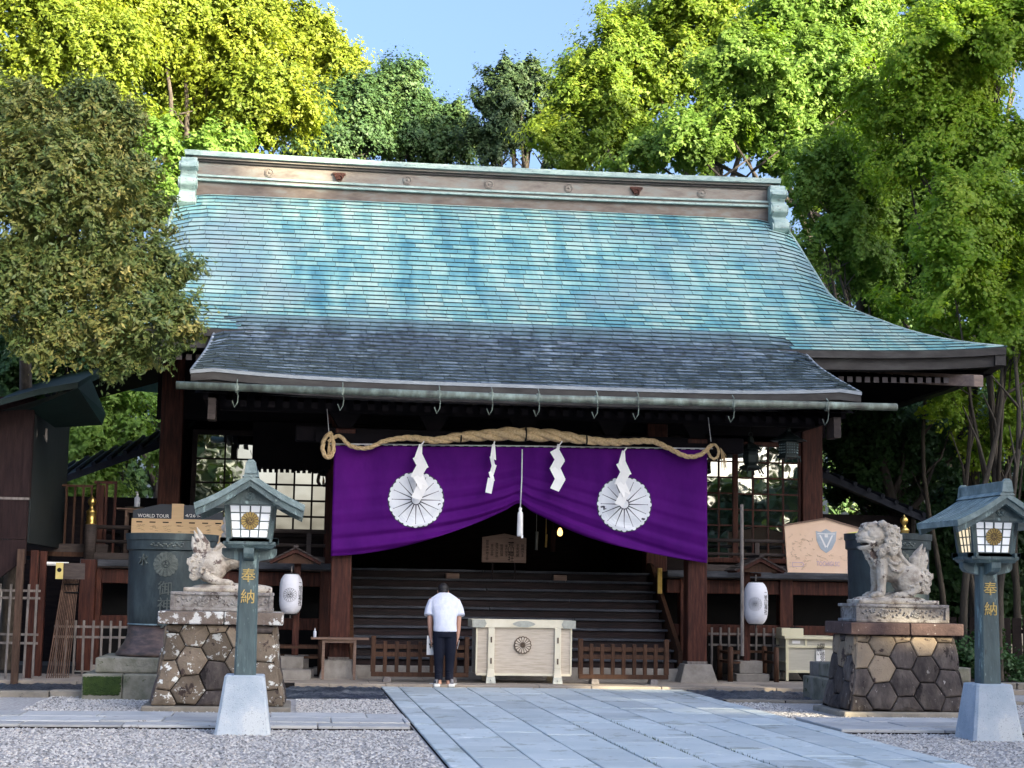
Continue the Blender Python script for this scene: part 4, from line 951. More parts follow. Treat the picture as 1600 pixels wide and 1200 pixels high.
for px in (767, 871):
    x = xl(px)
    for ya, nm in ((yb-.035, 0), (yb+.62, 1)):
        b = MB(); zt_, zb_ = zz(981), .065
        b.hexa([(x-.075,ya-.03,zb_),(x+.075,ya-.03,zb_),(x+.075,ya+.06,zb_),(x-.075,ya+.06,zb_),(x-.052,ya,zb_+.22),(x+.052,ya,zb_+.22),(x+.052,ya+.05,zb_+.22),(x-.052,ya+.05,zb_+.22)])
        b.box(x-.05, x+.05, ya, ya+.05, zb_+.22, zt_); b.build('leg', M['cream_trim'], t, bevel=.006)
    b = MB(); b.hexa([(x-.078,yb-.072,.062),(x+.078,yb-.072,.062),(x+.078,yb-.03,.062),(x-.078,yb-.03,.062),(x-.066,yb-.060,.16),(x+.066,yb-.060,.16),(x+.066,yb-.03,.16),(x-.066,yb-.03,.16)]); b.ball((x, yb-.07, .11), .014, 8); b.build('foot_fitting', M['silver_fit'], t)
    for py in (1000, 1033): b = MB(); b.box(x-.012, x+.012, yb-.046, yb-.036, zz(py)-.045, zz(py)+.045); b.build('slot_fitting', M['bronze_fit'], t, bevel=.003)
for a, c_ in ((x0-.055, x0+.14), (x1-.13, x1+.065)):
    b = MB(); m_ = (a+c_)/2; sgn = 1 if a < (x0+x1)/2-.3 else -1
    pts = [(a, zz(981)-.003), (c_, zz(981)-.003), (c_+(.03 if sgn>0 else 0), (zz(981)+zz(969))/2), (c_, zz(969)+.003), (a, zz(969)+.003), (a-(.03 if sgn<0 else 0), (zz(981)+zz(969))/2)]
    b.prism(pts, 'y', yb-.036, yb-.029); b.build('corner_fitting', M['silver_fit'], t, fix=True)
b = MB(); xm = (x0+x1)/2; zc = (zz(981)+zz(969))/2
b.prism([(xm+.17*math.cos(q/16*6.283)*(1+.08*math.cos(q/16*6.283*4)), zc+.05*math.sin(q/16*6.283)) for q in range(16)], 'y', yb-.038, yb-.029); b.build('centre_fitting', M['silver_fit'], t, fix=True)
zc = zz(1008); xm = xl(816.5)
b = MB(); b.prism(disk(.135, 24, xm, zc), 'y', yb-.0, yb+.02); cr = b.build('crest', M['bronze_fit'], t, fix=True)
plates([petal(k*math.pi/8, .03, .142, math.pi/16*.96) for k in range(16)], lambda a, c_, d: (xm+a, yb-.0-d, zc+c_), 0, .014).build('petals', M['bronze_fit'], cr, bevel=.003)
plates([[(xm*0+x_, y_) for x_, y_ in ring] for p_ in [petal(k*math.pi/8, .04, .125, math.pi/16*.6) for k in range(16)] for ring in [p_]], lambda a, c_, d: (xm+a, yb-.014-d, zc+c_), 0, .004).build('petal_faces', M['box_wood'], cr)
plates(tomoe(.035), lambda a, c_, d: (xm+a, yb-.018-d, zc+c_), 0, .006).build('comma_swirl', M['bronze_fit'], cr)

# ================================================================ low wooden barriers either side of the box
def barrier(pa, pb, lab, y=26.62):
    x0, x1 = X_(pa,1030,y), X_(pb,1030,y); t = thing('wooden_barrier', ((x0+x1)/2, y, .06), lab, 'barrier', 'low wooden barriers before the stairs')
    zt = .78; b = MB(); b.box(x0-.03, x1+.03, y-.04, y+.04, .14, .21); b.build('bottom_rail', M['brown_wood'], t, bevel=.006)
    for z in (.61, .49): b = MB(); b.box(x0+.03, x1-.03, y-.015, y+.015, z-.04, z+.03); b.build('rail', M['brown_wood'], t, bevel=.004)
    n = 9; pm_ = box_mesh('picket', .06, .05, .48, M['brown_wood'], .005); pe = box_mesh('end_post', .075, .07, .56, M['brown_wood'], .006)
    for k in range(n):
        x = x0+(x1-x0)*k/(n-1)
        piece('end_post' if k in (0, n-1) else 'picket', pe if k in (0, n-1) else pm_, (x, y-(.0), .21), t)
    for x in (x0+.22, x1-.22):
        b = MB(); b.frustum(x, y, .06, .13, .30, .14, .10, .22); b.build('foot', M['weathered'], t, bevel=.005)
barrier(583, 729, 'low wooden barrier left of the offertory box, partly behind the bowing person')
barrier(907, 1041, 'low wooden barrier right of the offertory box')

# ================================================================ folding tables, bottles
def small_table(pa, pb, py, y, base, lab, dp=.35):
    x0, x1 = X_(pa,py,y), X_(pb,py,y); z = Z_(pa,py,y); t = thing('side_table', ((x0+x1)/2, y+dp/2, base), lab, 'table')
    b = MB(); b.box(x0, x1, y, y+dp, z-.03, z); b.build('table_top', M['plaque_wood'], t, bevel=.005)
    for xx in (x0+.22*(x1-x0), x1-.24*(x1-x0)):
        for y_ in (y+.03, y+dp-.06):
            b = MB(); b.box(xx-.02, xx+.02, y_, y_+.035, base, z-.03); b.build('leg', M['plaque_wood'], t)
    b = MB(); b.box(x0+.2*(x1-x0), x1-.22*(x1-x0), y+.04, y+.06, z-.08, z-.03); b.build('apron_rail', M['plaque_wood'], t)
    return z
z1 = small_table(486, 577, 996, 27.0, .06, 'narrow dark wooden table on the apron at the foot of the left porch pillar')
def bottle(px, py, y, z, h, r_, lab, pump=False):
    x = X_(px, py, y); t = thing('bottle', (x, y, z), lab, 'bottle')
    b = MB(); b.lathe([(r_*.9,z),(r_,z+.01),(r_,z+h*.62),(r_*.4,z+h*.72),(r_*.35,z+h*.8)], x, y, 12); b.build('bottle_body', M['lamp_plain'], t, smooth=True)
    b = MB(); b.lathe([(r_*.42,z+h*.78),(r_*.42,z+h*.9),(r_*.15,z+h*.92),(r_*.15,z+h)], x, y, 8)
    if pump: b.box(x-.035, x+.01, y-.01, y+.01, z+h*.97, z+h*1.03)
    b.build('cap', M['white_paper'], t)
M['lamp_plain'] = mat('clear_plastic', [(.45,.48,.55),(.55,.58,.64)], .2, 6)
bottle(492, 990, 27.12, z1, .15, .026, 'small pale plastic bottle on the narrow table by the left porch pillar')
z2 = small_table(182, 252, 793, 29.6, 1.9, 'small dark table on the left veranda behind the bronze vessel')
bottle(214, 792, 29.7, z2+.02, .26, .05, 'clear pump bottle on a tray on the left veranda table', True)
b = MB(); x = X_(212,793,29.7); b.lathe([(.13,z2),(.17,z2+.02),(.16,z2+.02),(.0,z2+.012)], x, 29.7, 18, sx=1.1); tag(b.build('tray', M['silver_fit']), 'shallow round tray under the pump bottle on the left veranda', 'tray')

# ================================================================ roofed posts with white paper lanterns
def wrap(o, cxw, cyw, r_of_z, a0, zc, base):
    """bend lettering built flat at x=0 round a vertical lantern"""
    me = o.data; n = len(me.vertices); a = np.empty(n*3, 'f'); me.vertices.foreach_get('co', a); a = a.reshape(-1, 3)
    for q in a:
        z = q[2]+zc; r_ = r_of_z(z)+.004-q[1]*.5; an = a0+q[0]/r_of_z(zc); q[0] = math.sin(an)*r_; q[1] = -math.cos(an)*r_
    me.vertices.foreach_set('co', a.ravel()); me.update()
def paper_lantern(px, pt, pb, y, lab, crest_a):
    x = X_(px, (pt+pb)/2, y); zt, zb = Z_(px,pt,y), Z_(px,pb,y); zc = (zt+zb)/2; H = zt-zb; r_ = .165*H/.56*.98
    t = thing('paper_lantern', (x, y, zb), lab, 'lantern', 'white paper lanterns on roofed posts')
    prof = []
    n = 22
    for i in range(n+1):
        q = i/n; e = abs(2*q-1); rad = r_*(1-.42*e**4.5); prof.append((rad*(1+(.008 if i%2 else -.004)), zb+H*q))
    b = MB(); b.lathe([(.001,zb)]+prof+[(.001,zt)], x, y, 28); b.build('paper_shade', M['paper_lantern'], t, smooth=True)
    b = MB(); b.lathe([(r_*.58,zt-.01),(r_*.6,zt+.012),(r_*.2,zt+.02)], x, y, 16); b.lathe([(r_*.58,zb-.02),(r_*.58,zb+.005)], x, y, 16); b.build('rim', M['black'], t)
    b = MB(); b.tube([(x,y,zt),(x,y,zt+.13)], .012, 6); b.tube([(x,y,zb-.07),(x,y,zb)], .014, 6); b.build('hook', M['weathered'], t)
    def rz_(z):
        e = abs(2*(z-zb)/H-1); return r_*(1-.42*min(1,e)**4.5)
    def mp(u, v_, d): z = zc-.015+v_; rr__ = rz_(z)+.003+d; an = crest_a+u/r_; return (x+math.sin(an)*rr__, y-math.cos(an)*rr__, z)
    polys = []
    for k in range(16): polys += ring_strip(petal(k*math.pi/8, .042, .112, math.pi/16*.95, 5), .0030)
    polys += tomoe(.038)
    plates(polys, mp, 0, .002).build('crest', M['ink'], t)
    o = lettering('二荒山神社', .095, M['ink'], t, (x, y, zc), spacing=.80, depth=.001); 
    wrap(o, x, y, rz_, crest_a+1.02, zc, zb)
    return t, x, zt, zb
def lantern_stand(cxp, y, lab, hx, left):
    """roofed post: small gabled shingle roof on a post with an arm, stone footing and a little fence"""
    x = X_(cxp, 980, y); t = thing('lantern_post', (x, y, .06), lab, 'lantern post', 'roofed wooden lantern posts')
    xr = X_(hx, 870, y); zr = 2.02
    b = MB(); b.box(x-.055, x+.055, y-.055, y+.055, .30, zr-.1); b.build('post', M['red_wood'], t, bevel=.006)
    b = MB(); b.box(x-.03, xr+.1, y-.03, y+.03, zr-.20, zr-.14); b.build('arm', M['red_wood'], t, bevel=.005)
    b = MB(); yv0, yv1 = y-.38, y+.30; hw = .43
    b.prism([(xr-hw,zr-.10),(xr-hw+.03,zr-.14),(xr,zr+.05),(xr+hw-.03,zr-.14),(xr+hw,zr-.10),(xr,zr+.11)], 'y', yv0+.03, yv1); b.build('gable', M['red_wood'], t, fix=True)
    b = MB(); b.prism([(xr-.30,zr-.13),(xr+.30,zr-.13),(xr+.28,zr-.09),(xr,zr+.03),(xr-.28,zr-.09)], 'y', yv0+.10, yv0+.13); b.build('pediment', M['brown_wood'], t, fix=True)
    for s in (-1, 1):
        for k in range(5):
            u0, u1 = k/5, (k+1)/5+.04
            b = MB(); P = lambda u, d: (xr+s*u*(hw+.02), zr+.135-u*.235+d)
            (xa, za), (xb, zb_) = P(u0, 0), P(min(u1,1.02), .012)
            b.hexa([(xa,yv0,za-.02),(xb,yv0,zb_-.025),(xb,yv1+.02,zb_-.025),(xa,yv1+.02,za-.02),(xa,yv0,za),(xb,yv0,zb_),(xb,yv1+.02,zb_),(xa,yv1+.02,za)]); b.build('roof_board', M['rail_wood'], t, fix=True)
    b = MB(); b.box(xr-.04, xr+.04, yv0-.02, yv1+.04, zr+.12, zr+.17); b.build('roof_ridge', M['rail_wood'], t, bevel=.008)
    b = MB(); b.box(x-.20+.03, x+.23, y-.2, y+.2, .19, .40); b.build('stone_socket', M['stone_base'], t, bevel=.01)
    b = MB(); b.box(x-.28+.03, x+.32, y-.3, y+.3, .05, .19); b.build('stone_footing', M['stone_base'], t, bevel=.012)
    for (dx, dy) in ((-.37,-.36),(.42,-.36),(-.37,.36),(.42,.36)):
        b = MB(); b.tube([(x+dx,y+dy,.06),(x+dx,y+dy,.62)], .045, 10); b.ball((x+dx,y+dy,.62), (.045,.045,.025), 10); b.build('fence_post', M['brown_wood'], t, smooth=True)
    for z in (.54, .38):
        for dy in (-.36, .36):
            b = MB(); b.box(x-.37, (x-.2 if dy < 0 and not left else x+.42), y+dy-.015, y+dy+.015, z-.02, z+.02); b.build('fence_rail', M['brown_wood'], t)
        for dx in (-.37, .42):
            b = MB(); b.box(x+dx-.015, x+dx+.015, y-.36, y+.36, z-.02, z+.02); b.build('fence_rail', M['brown_wood'], t)
    return t
lantern_stand(1166, 28.0, 'roofed wooden post holding a paper lantern, right of the right porch pillar', 1180, False)
lantern_stand(462, 28.0, 'roofed wooden post holding a paper lantern, left of the left porch pillar', 462, True)
paper_lantern(1181, 910, 975, 27.75, 'white paper lantern with black crest hanging right of the right porch pillar', -.32)
paper_lantern(454.5, 897, 959, 27.75, 'white paper lantern with black crest hanging left of the left porch pillar', -.08)
b = MB(); x = X_(1159,900,27.4); b.tube([(x+.01,27.4,.5),(x,27.4,Z_(1159,788,27.4))], .03, 8); tag(b.build('thin_pole', M['weathered']), 'thin weathered pole rising behind the right paper lantern, taller than its little roof', 'pole')

# ================================================================ low picket fences
def picket_fence(x0, x1, y, n, z0, h, rails, lab, mt='weathered', grp='weathered picket fences along the veranda', wd=.035, slope=0):
    t = thing('picket_fence', ((x0+x1)/2, y, z0), lab, 'fence', grp)
    pm_ = box_mesh('picket', wd, .03, h, M[mt], .004)
    for k in range(n): piece('picket', pm_, (x0+(x1-x0)*k/(n-1), y+R.uniform(-.004,.004), z0), t, rot=(0, R.uniform(-.012,.012), 0))
    for z in rails: b = MB(); b.box(x0-.05, x1+.05, y+.016, y+.045, z-.018, z+.018); b.build('rail', M[mt], t)
    return t
yf = 28.6
picket_fence(X_(1112,1000,yf), X_(1222,1000,yf), yf, 9, .1, .84, (.83,.64), 'grey picket fence below the veranda right of the right pillar')
yf = 27.2
picket_fence(X_(88,1010,yf), X_(200,1010,yf), yf, 9, .05, .88, (.83,.67,.06), 'grey picket fence left of the mossy stone steps')
yf = 26.4
picket_fence(X_(-60,1010,yf), X_(53,1010,yf), yf, 9, .02, 1.46, (1.38,1.27,.72,.59), 'tall grey picket fence at the left edge below the side building')

# ================================================================ cream cabinet with its slip of paper and box
yc = 28.1; x0, x1 = X_(1228,1030,yc), X_(1308,1030,yc); zt, zb = Z_(1260,994,yc), .06
t = thing('cabinet', ((x0+x1)/2, yc+.3, zb), 'cream metal cabinet on legs, right of the lantern post', 'cabinet')
b = MB(); b.box(x0-.03, x1+.02, yc-.03, yc+.65, zt-.05, zt); b.build('cabinet_top', M['cabinet'], t, bevel=.006)
b = MB(); b.box(x0+.04, x1-.04, yc+.03, yc+.6, .22, zt-.05); b.build('carcass', M['cabinet_panel'], t)
for xx in (x0, x1-.05):
    for y_ in (yc, yc+.56): b = MB(); b.box(xx, xx+.05, y_, y_+.05, zb, zt-.05); b.build('leg', M['cabinet'], t, bevel=.004)
for z in (zt-.20, .20): b = MB(); b.box(x0+.05, x1-.05, yc, yc+.04, z, z+.04); b.build('frame_rail', M['cabinet'], t, bevel=.004)
b = MB(); b.box(x0+.34, x0+.375, yc+.005, yc+.04, zt-.16, zt-.05); b.build('frame_rail', M['cabinet'], t)
b = MB(); b.box(x0+.12, x0+.26, yc+.018, yc+.03, zt-.13, zt-.075); b.build('label_card', M['white_paper'], t)
b = MB(); b.box(x0+.05, x1-.05, yc+.04, yc+.045, .24, zt-.2); b.build('door_panel', M['cabinet_panel'], t)
for z in (.38, .62, .78): b = MB(); b.box(x0-.005, x0+.04, yc+.05, yc+.56, z-.01, z+.01); b.build('side_shelf', M['cabinet'], t)
xp = X_(1282,1030,yc); b = MB(); b.box(xp-.075, xp+.075, yc-.01, yc-.004, .24, zt-.22); sl_ = b.build('paper_sheet', M['white_paper'], t)
lettering('御祈祷受付', .088, M['ink'], t, (xp+.03, yc-.012, .52), spacing=.85, depth=.001)
lettering('お願い', .075, M['ink'], t, (xp-.035, yc-.012, .60), spacing=.9, depth=.001)
xb0, xb1 = X_(1222,990,yc), X_(1256,990,yc)
t = thing('small_box', ((xb0+xb1)/2, yc+.2, zt), 'small cream box standing on the left end of the cabinet', 'box')
b = MB(); b.box(xb0, xb1, yc+.02, yc+.38, zt, zt+.13); b.build('box_body', M['cabinet'], t, bevel=.006)
b = MB(); b.box(xb0+.2, xb1-.02, yc+.08, yc+.2, zt+.13, zt+.145); b.tube([((xb0+xb1)/2+.05,yc+.1,zt+.14),((xb0+xb1)/2+.08,yc+.15,zt+.17)], .01, 6); b.build('latch', M['black'], t)
b = MB(); x0 = X_(1279,1050,24.3); b.box(x0, x0+.36, 24.3, 24.75, 0, Z_(1285,1035,24.3)); tag(b.build('stone_block', M['stone_base'], None, bevel=.015), 'plain grey stone block left of the right statue pedestal', 'stone block')

# ================================================================ votive boards
ye = 28.94; x0, x1 = X_(1230,890,ye), X_(1341,890,ye); x0t = X_(1225,820,ye); zb = 1.915; zt = Z_(1225,822,ye); za = Z_(1289,813,ye)-.0; xm = X_(1289,813,ye)
t = thing('votive_board', ((x0+x1)/2, ye, zb), 'large peach gabled votive board with a blue-grey shield emblem, on the right veranda edge', 'votive board')
b = MB(); b.prism([(x0,zb),(x1,zb),(x1+.04,zt-.03),(xm,za+.02),(x0t,zt)], 'y', ye-.03, ye+.02); b.build('board', M['ema_peach'], t, fix=True)
b = MB(); b.hexa([(x0t-.03,ye-.05,zt),(xm,ye-.05,za+.02),(xm,ye+.03,za+.02),(x0t-.03,ye+.03,zt),(x0t-.03,ye-.05,zt+.025),(xm,ye-.05,za+.045),(xm,ye+.03,za+.045),(x0t-.03,ye+.03,zt+.025)]); b.hexa([(xm,ye-.05,za+.02),(x1+.08,ye-.05,zt-.04),(x1+.08,ye+.03,zt-.04),(xm,ye+.03,za+.02),(xm,ye-.05,za+.045),(x1+.08,ye-.05,zt-.015),(x1+.08,ye+.03,zt-.015),(xm,ye+.03,za+.045)]); b.build_each('cap_strip', M['plaque_wood'], t)
b = MB(); b.prism([(x1-.20,zt-.10),(x1+.03,zt-.06),(x1-.01,zt-.55),(x1-.08,zt-.42)], 'y', ye-.034, ye-.030); b.build('yellow_patch', M['ema_yellow'], t, fix=True)
sx, sz = X_(1290,845,ye), Z_(1290,845,ye)
b = MB(); b.prism([(sx-.19,sz+.17),(sx-.10,sz+.15),(sx,sz+.21),(sx+.10,sz+.15),(sx+.19,sz+.17),(sx+.175,sz),(sx+.10,sz-.15),(sx,sz-.22),(sx-.10,sz-.15),(sx-.175,sz)], 'y', ye-.036, ye-.030); sh = b.build('shield', M['ema_blue'], t, fix=True)
plates([[(-.13,.10),(-.10,.10),(0,-.10),(-.02,-.13)],[(.13,.10),(.02,-.13),(0,-.10),(.10,.10)],[(-.03,.12),(.03,.12),(.03,.06),(-.03,.06)],[(-.16,.13),(.16,.13),(.16,.115),(-.16,.115)]], lambda a, c_, d: (sx+a, ye-.036-d, sz+c_), 0, .003).build('shield_mark', M['white_paper'], sh)
lettering('TOCHIGI SC', .12, M['ema_violet'], t, (X_(1293,879,ye), ye-.032, Z_(1293,881,ye)), vertical=False, width=.42, depth=.002)
b = MB(); qx, qz = X_(1246,882,ye), Z_(1246,882,ye)
for p_ in ring_strip([(qx-.10,qz-.035),(qx+.08,qz-.035),(qx+.11,qz),(qx+.08,qz+.035),(qx-.10,qz+.035)], .010): b.prism(p_, 'y', ye-.034, ye-.029)
b.build('name_tag_outline', M['ema_violet'], t, fix=True)
b = MB(); rq = random.Random(9)
for k in range(130):
    u = rq.random(); z = zb+.06+rq.random()*.62; x = x0+.03+u*(x1-x0-.1)
    if abs(x-sx) < .24 and abs(z-sz) < .25 or z < zb+.13 and abs(x-sx)<.3: continue
    p_ = Vector((x, ye-.033, z)); b.tube([p_]+[p_+Vector((rq.uniform(-.03,.04), 0, rq.uniform(-.022,.022))) for _ in range(3)], .0022, 3)
b.build('signatures', M['ema_print'], t)
ye = 28.94; x0, x1 = X_(205,830,ye), X_(349,830,ye); zt = Z_(270,811,ye); zb = 1.915; z2 = Z_(210,800,ye); za = Z_(278,792,ye)
t = thing('votive_board', ((x0+x1)/2, ye, zb), 'tan gabled board with signatures under a navy WORLD TOUR strip, behind the bronze vessel', 'votive board')
b = MB(); b.box(x0, x1, ye-.03, ye+.02, zb, zt); b.build('board', M['board_tan'], t, bevel=.004)
xm = (x0+x1)/2; b = MB(); b.prism([(x0+.02,zt),(x1-.02,zt),(x1-.02,z2+.02),(xm+.3,za+.03),(xm-.3,za+.04),(x0+.02,z2+.03)], 'y', ye-.028, ye+.02); b.build('header', M['navy'], t, fix=True)
lettering('WORLD TOUR', .085, M['white_paper'], t, (X_(240,806,ye), ye-.030, Z_(240,806,ye)), vertical=False, width=.52, depth=.002)
lettering('4/26 I-28I', .075, M['white_paper'], t, (X_(307,806,ye), ye-.030, Z_(307,806,ye)), vertical=False, width=.37, depth=.002)
b = MB(); xx = X_(278,800,ye); b.box(xx-.10, xx+.10, ye-.036, ye-.029, zt-.005, za+.05); b.build('small_card', M['board_tan'], t)
b = MB(); rq = random.Random(4)
for c_ in range(7):
    xc = x0+.13+c_*(x1-x0-.22)/6
    b.box(xc-.05, xc+.05, ye-.033, ye-.03, zt-.07, zt-.05)
    for k in range(7): p_ = Vector((xc+rq.uniform(-.05,.05), ye-.032, zt-.10-rq.random()*.12)); b.tube([p_, p_+Vector((.03,0,rq.uniform(-.01,.01))), p_+Vector((.06,0,rq.uniform(-.012,.012)))], .0022, 3)
b.build('signatures', M['ink'], t)

# ================================================================ hanging bronze lanterns under the right eave
def hang_lantern(px, py, y, kind, lab):
    x = X_(px, py, y); z = Z_(px, py, y); t = thing('hanging_lantern', (x, y, z), lab, 'hanging lantern', 'bronze lanterns hanging under the right eave'); m_ = M['hang_bronze']
    if kind == 0:
        b = MB(); b.lathe([(.02,z+.62),(.05,z+.58),(.06,z+.52),(.045,z+.50),(.12,z+.46),(.19,z+.40),(.20,z+.385),(.13,z+.385)], x, y, 6); b.build('cap', m_, t)
        b = MB(); b.lathe([(.13,z+.385),(.15,z+.35),(.13,z+.33),(.145,z+.28),(.135,z+.16),(.11,z+.12)], x, y, 6); b.build('lantern_body', m_, t)
        b = MB(); b.lathe([(.11,z+.12),(.20,z+.09),(.21,z+.06),(.10,z+.02)], x, y, 6); b.build('tray', m_, t)
        for k in range(6):
            a = k*math.pi/3; b = MB(); b.tube([(x+.17*math.cos(a),y+.17*math.sin(a),z+.06),(x+.23*math.cos(a),y+.23*math.sin(a),z-.04)], .016, 5); b.build('leg', m_, t)
            b = MB(); b.tube([(x+.18*math.cos(a)+.03*math.cos(q/8*6.283)*math.cos(a),y+.18*math.sin(a)+.03*math.cos(q/8*6.283)*math.sin(a),z+.43+.03*math.sin(q/8*6.283)) for q in range(9)], .008, 4); b.build('scroll', m_, t)
    else:
        b = MB(); b.lathe([(.02,z+.52),(.05,z+.50),(.05,z+.47),(.12,z+.42),(.24,z+.35),(.32,z+.32),(.33,z+.305),(.2,z+.30)], x, y, 6); b.build('cap', m_, t)
        b = MB(); b.lathe([(.17,z+.30),(.18,z+.28),(.165,z+.06),(.21,z+.05),(.215,z+.02),(.18,z+.0)], x, y, 6); bd = b.build('lantern_body', m_, t)
        b = MB()
        for k in range(6):
            a0, a1 = k*math.pi/3, (k+1)*math.pi/3; A = Vector((math.cos(a0), math.sin(a0), 0)); B = Vector((math.cos(a1), math.sin(a1), 0))
            for q in range(16):
                u = .16+.68*(q%4)/3; w_ = (q//4)/3; c_ = (A*(1-u)+B*u)*.172+Vector((x, y, z+.10+w_*.14)); n_ = (A+B).normalized()
                b.ball(c_+n_*.0, (.013,.013,.013), 5)
        b.build('fretwork', M['lantern_roof'], bd)
        for k in range(6):
            a = k*math.pi/3; b = MB(); b.tube([(x+.19*math.cos(a),y+.19*math.sin(a),z+.03),(x+.22*math.cos(a),y+.22*math.sin(a),z-.05)], .014, 5); b.build('leg', m_, t)
    top = z+.6 if kind == 0 else z+.5
    b = MB(); b.tube([(x+.035*math.cos(q/10*6.283), y, top+.05+.035*math.sin(q/10*6.283)) for q in range(11)], .008, 5); b.build('ring', m_, t)
    b = MB(); b.tube([(x,y,top+.08),(x,y,4.75)], .005, 5); b.build('chain', m_, t)
M['hang_bronze'] = mat('hang_bronze', [(.014,.022,.022),(.03,.045,.045)], .45, 8, metal=.4)
hang_lantern(1173, 737, 28.2, 0, 'small dark round bronze lantern, left of the two hanging under the right eave')
hang_lantern(1232, 717, 27.6, 1, 'hexagonal bronze lantern with fretwork panels, right of the two hanging under the right eave')
# ================================================================ big bronze lanterns on granite bases
def bronze_lantern(cx, cy, lab):
    t = thing('bronze_lantern', (cx, cy, 0), lab, 'lantern', 'tall bronze lanterns on granite bases')
    lb, lr = M['lantern_bronze'], M['lantern_roof']
    b = MB()                                            # base: truncated pyramid with cut corners
    def octo(hw, z, c): return [(cx-hw+c,cy-hw,z),(cx+hw-c,cy-hw,z),(cx+hw,cy-hw+c,z),(cx+hw,cy+hw-c,z),(cx+hw-c,cy+hw,z),(cx-hw+c,cy+hw,z),(cx-hw,cy+hw-c,z),(cx-hw,cy-hw+c,z)]
    b.add(octo(.285, -.01, .03)+octo(.203, .58, .025)+octo(.19, .592, .02), [(i,(i+1)%8,(i+1)%8+8,i+8) for i in range(8)]+[(i+8,(i+1)%8+8,(i+1)%8+16,i+16) for i in range(8)]+[tuple(range(16,24))]); b.build('stone_base', M['lan_base'], t)
    b = MB(); h0, h1, c = .112, .097, .022
    def oc2(h, z): return [(cx-h+c,cy-h,z),(cx+h-c,cy-h,z),(cx+h,cy-h+c,z),(cx+h,cy+h-c,z),(cx+h-c,cy+h,z),(cx-h+c,cy+h,z),(cx-h,cy+h-c,z),(cx-h,cy-h+c,z)]
    b.add(oc2(h0, .58)+oc2(h1, 1.86), [(i,(i+1)%8,(i+1)%8+8,i+8) for i in range(8)]+[tuple(range(8,16))]); ps = b.build('post', lb, t)
    for ch, z in (('奉', 1.62), ('納', 1.40)): lettering(ch, .155, M['gold_letter'], ps, (cx, cy-.112, z), depth=.006)
    for ax in ('y', 'x'):                              # crossing brackets
        b = MB(); pf = [(-.285,1.90),(-.285,1.84),(-.25,1.80),(-.10,1.765),(.10,1.765),(.25,1.80),(.285,1.84),(.285,1.90)]
        cc = cx if ax == 'y' else cy
        b.prism([(cc+u, z) for u, z in pf], ax, (cy if ax=='y' else cx)-.055, (cy if ax=='y' else cx)+.055); b.build('bracket_arm', lb, t, bevel=.006, fix=True)
    b = MB(); b.frustum(cx, cy, 1.895, .46, .46, 1.93, .52, .52); b.box(cx-.27, cx+.27, cy-.27, cy+.27, 1.93, 1.965); b.build('tray', lb, t, bevel=.006)
    b = MB(); b.box(cx-.222, cx+.222, cy-.222, cy+.222, 1.964, 2.012); b.build('sill', lb, t)
    b = MB()
    for s in (-1, 1):
        for y_ in (-.235, .205): b.box(cx-.30, cx+.30, cy+y_, cy+y_+.03, 1.95, 2.005)
        b.box(cx+s*.22-.015, cx+s*.22+.015, cy-.30, cy+.30, 1.952, 2.003)
    b.build_each('tray_rail', lb, t, bevel=.004)
    z0, z1, r0, r1 = 1.97, 2.36, .205, .245            # tapered lamp box
    for sx_ in (-1, 1):
        for sy_ in (-1, 1):
            b = MB(); w_ = .028; a0, a1 = cx+sx_*(r0-.0), cx+sx_*(r1-.0); b0, b1 = cy+sy_*r0, cy+sy_*r1
            b.hexa([(a0-w_,b0-w_,z0),(a0+w_,b0-w_,z0),(a0+w_,b0+w_,z0),(a0-w_,b0+w_,z0),(a1-w_,b1-w_,z1+.02),(a1+w_,b1-w_,z1+.02),(a1+w_,b1+w_,z1+.02),(a1-w_,b1+w_,z1+.02)]); b.build('corner_post', lb, t, bevel=.004)
    for side in range(4):
        ca, sa = [(1,0),(0,1),(-1,0),(0,-1)][side]      # outward normal: side 0 faces -Y
        def P(u, q, d):                                # u -1..1 across, q 0..1 up, d outwards
            r_ = r0+(r1-r0)*q; hw = r_-.028; lx, ly, z = u*hw, -(r_+d), z0+.035+(z1-z0-.035)*q
            return (cx+lx*ca-ly*sa*1, cy+lx*sa+ly*ca, z)
        b = MB(); b.add([P(-1,-.06,.012),P(1,-.06,.012),P(1,0,.012),P(-1,0,.012),P(-1,-.06,-.02),P(1,-.06,-.02),P(1,0,-.02),P(-1,0,-.02)], [(0,1,2,3),(4,7,6,5),(0,3,7,4),(1,5,6,2),(3,2,6,7),(0,4,5,1)])
        b.add([P(-1,.97,.012),P(1,.97,.012),P(1,1.05,.012),P(-1,1.05,.012),P(-1,.97,-.02),P(1,.97,-.02),P(1,1.05,-.02),P(-1,1.05,-.02)], [(0,1,2,3),(4,7,6,5),(0,3,7,4),(1,5,6,2),(3,2,6,7),(0,4,5,1)])
        fr = b.build('window', lb, t, fix=True)
        mp_ = M['lamp_warm'] if side in (1, 3) else M['lamp_paper']
        for i in range(4):
            for j in range(4):
                u0, u1, q0, q1 = -1+i*.5+.03, -1+(i+1)*.5-.03, j*.2425+.012, (j+1)*.2425-.012
                m = MB(); m.add([P(u0,q0,-.008),P(u1,q0,-.008),P(u1,q1,-.008),P(u0,q1,-.008),P(u0,q0,-.014),P(u1,q0,-.014),P(u1,q1,-.014),P(u0,q1,-.014)], [(0,1,2,3),(7,6,5,4),(0,4,5,1),(1,5,6,2),(2,6,7,3),(3,7,4,0)]); m.build('pane', mp_, fr, fix=True)
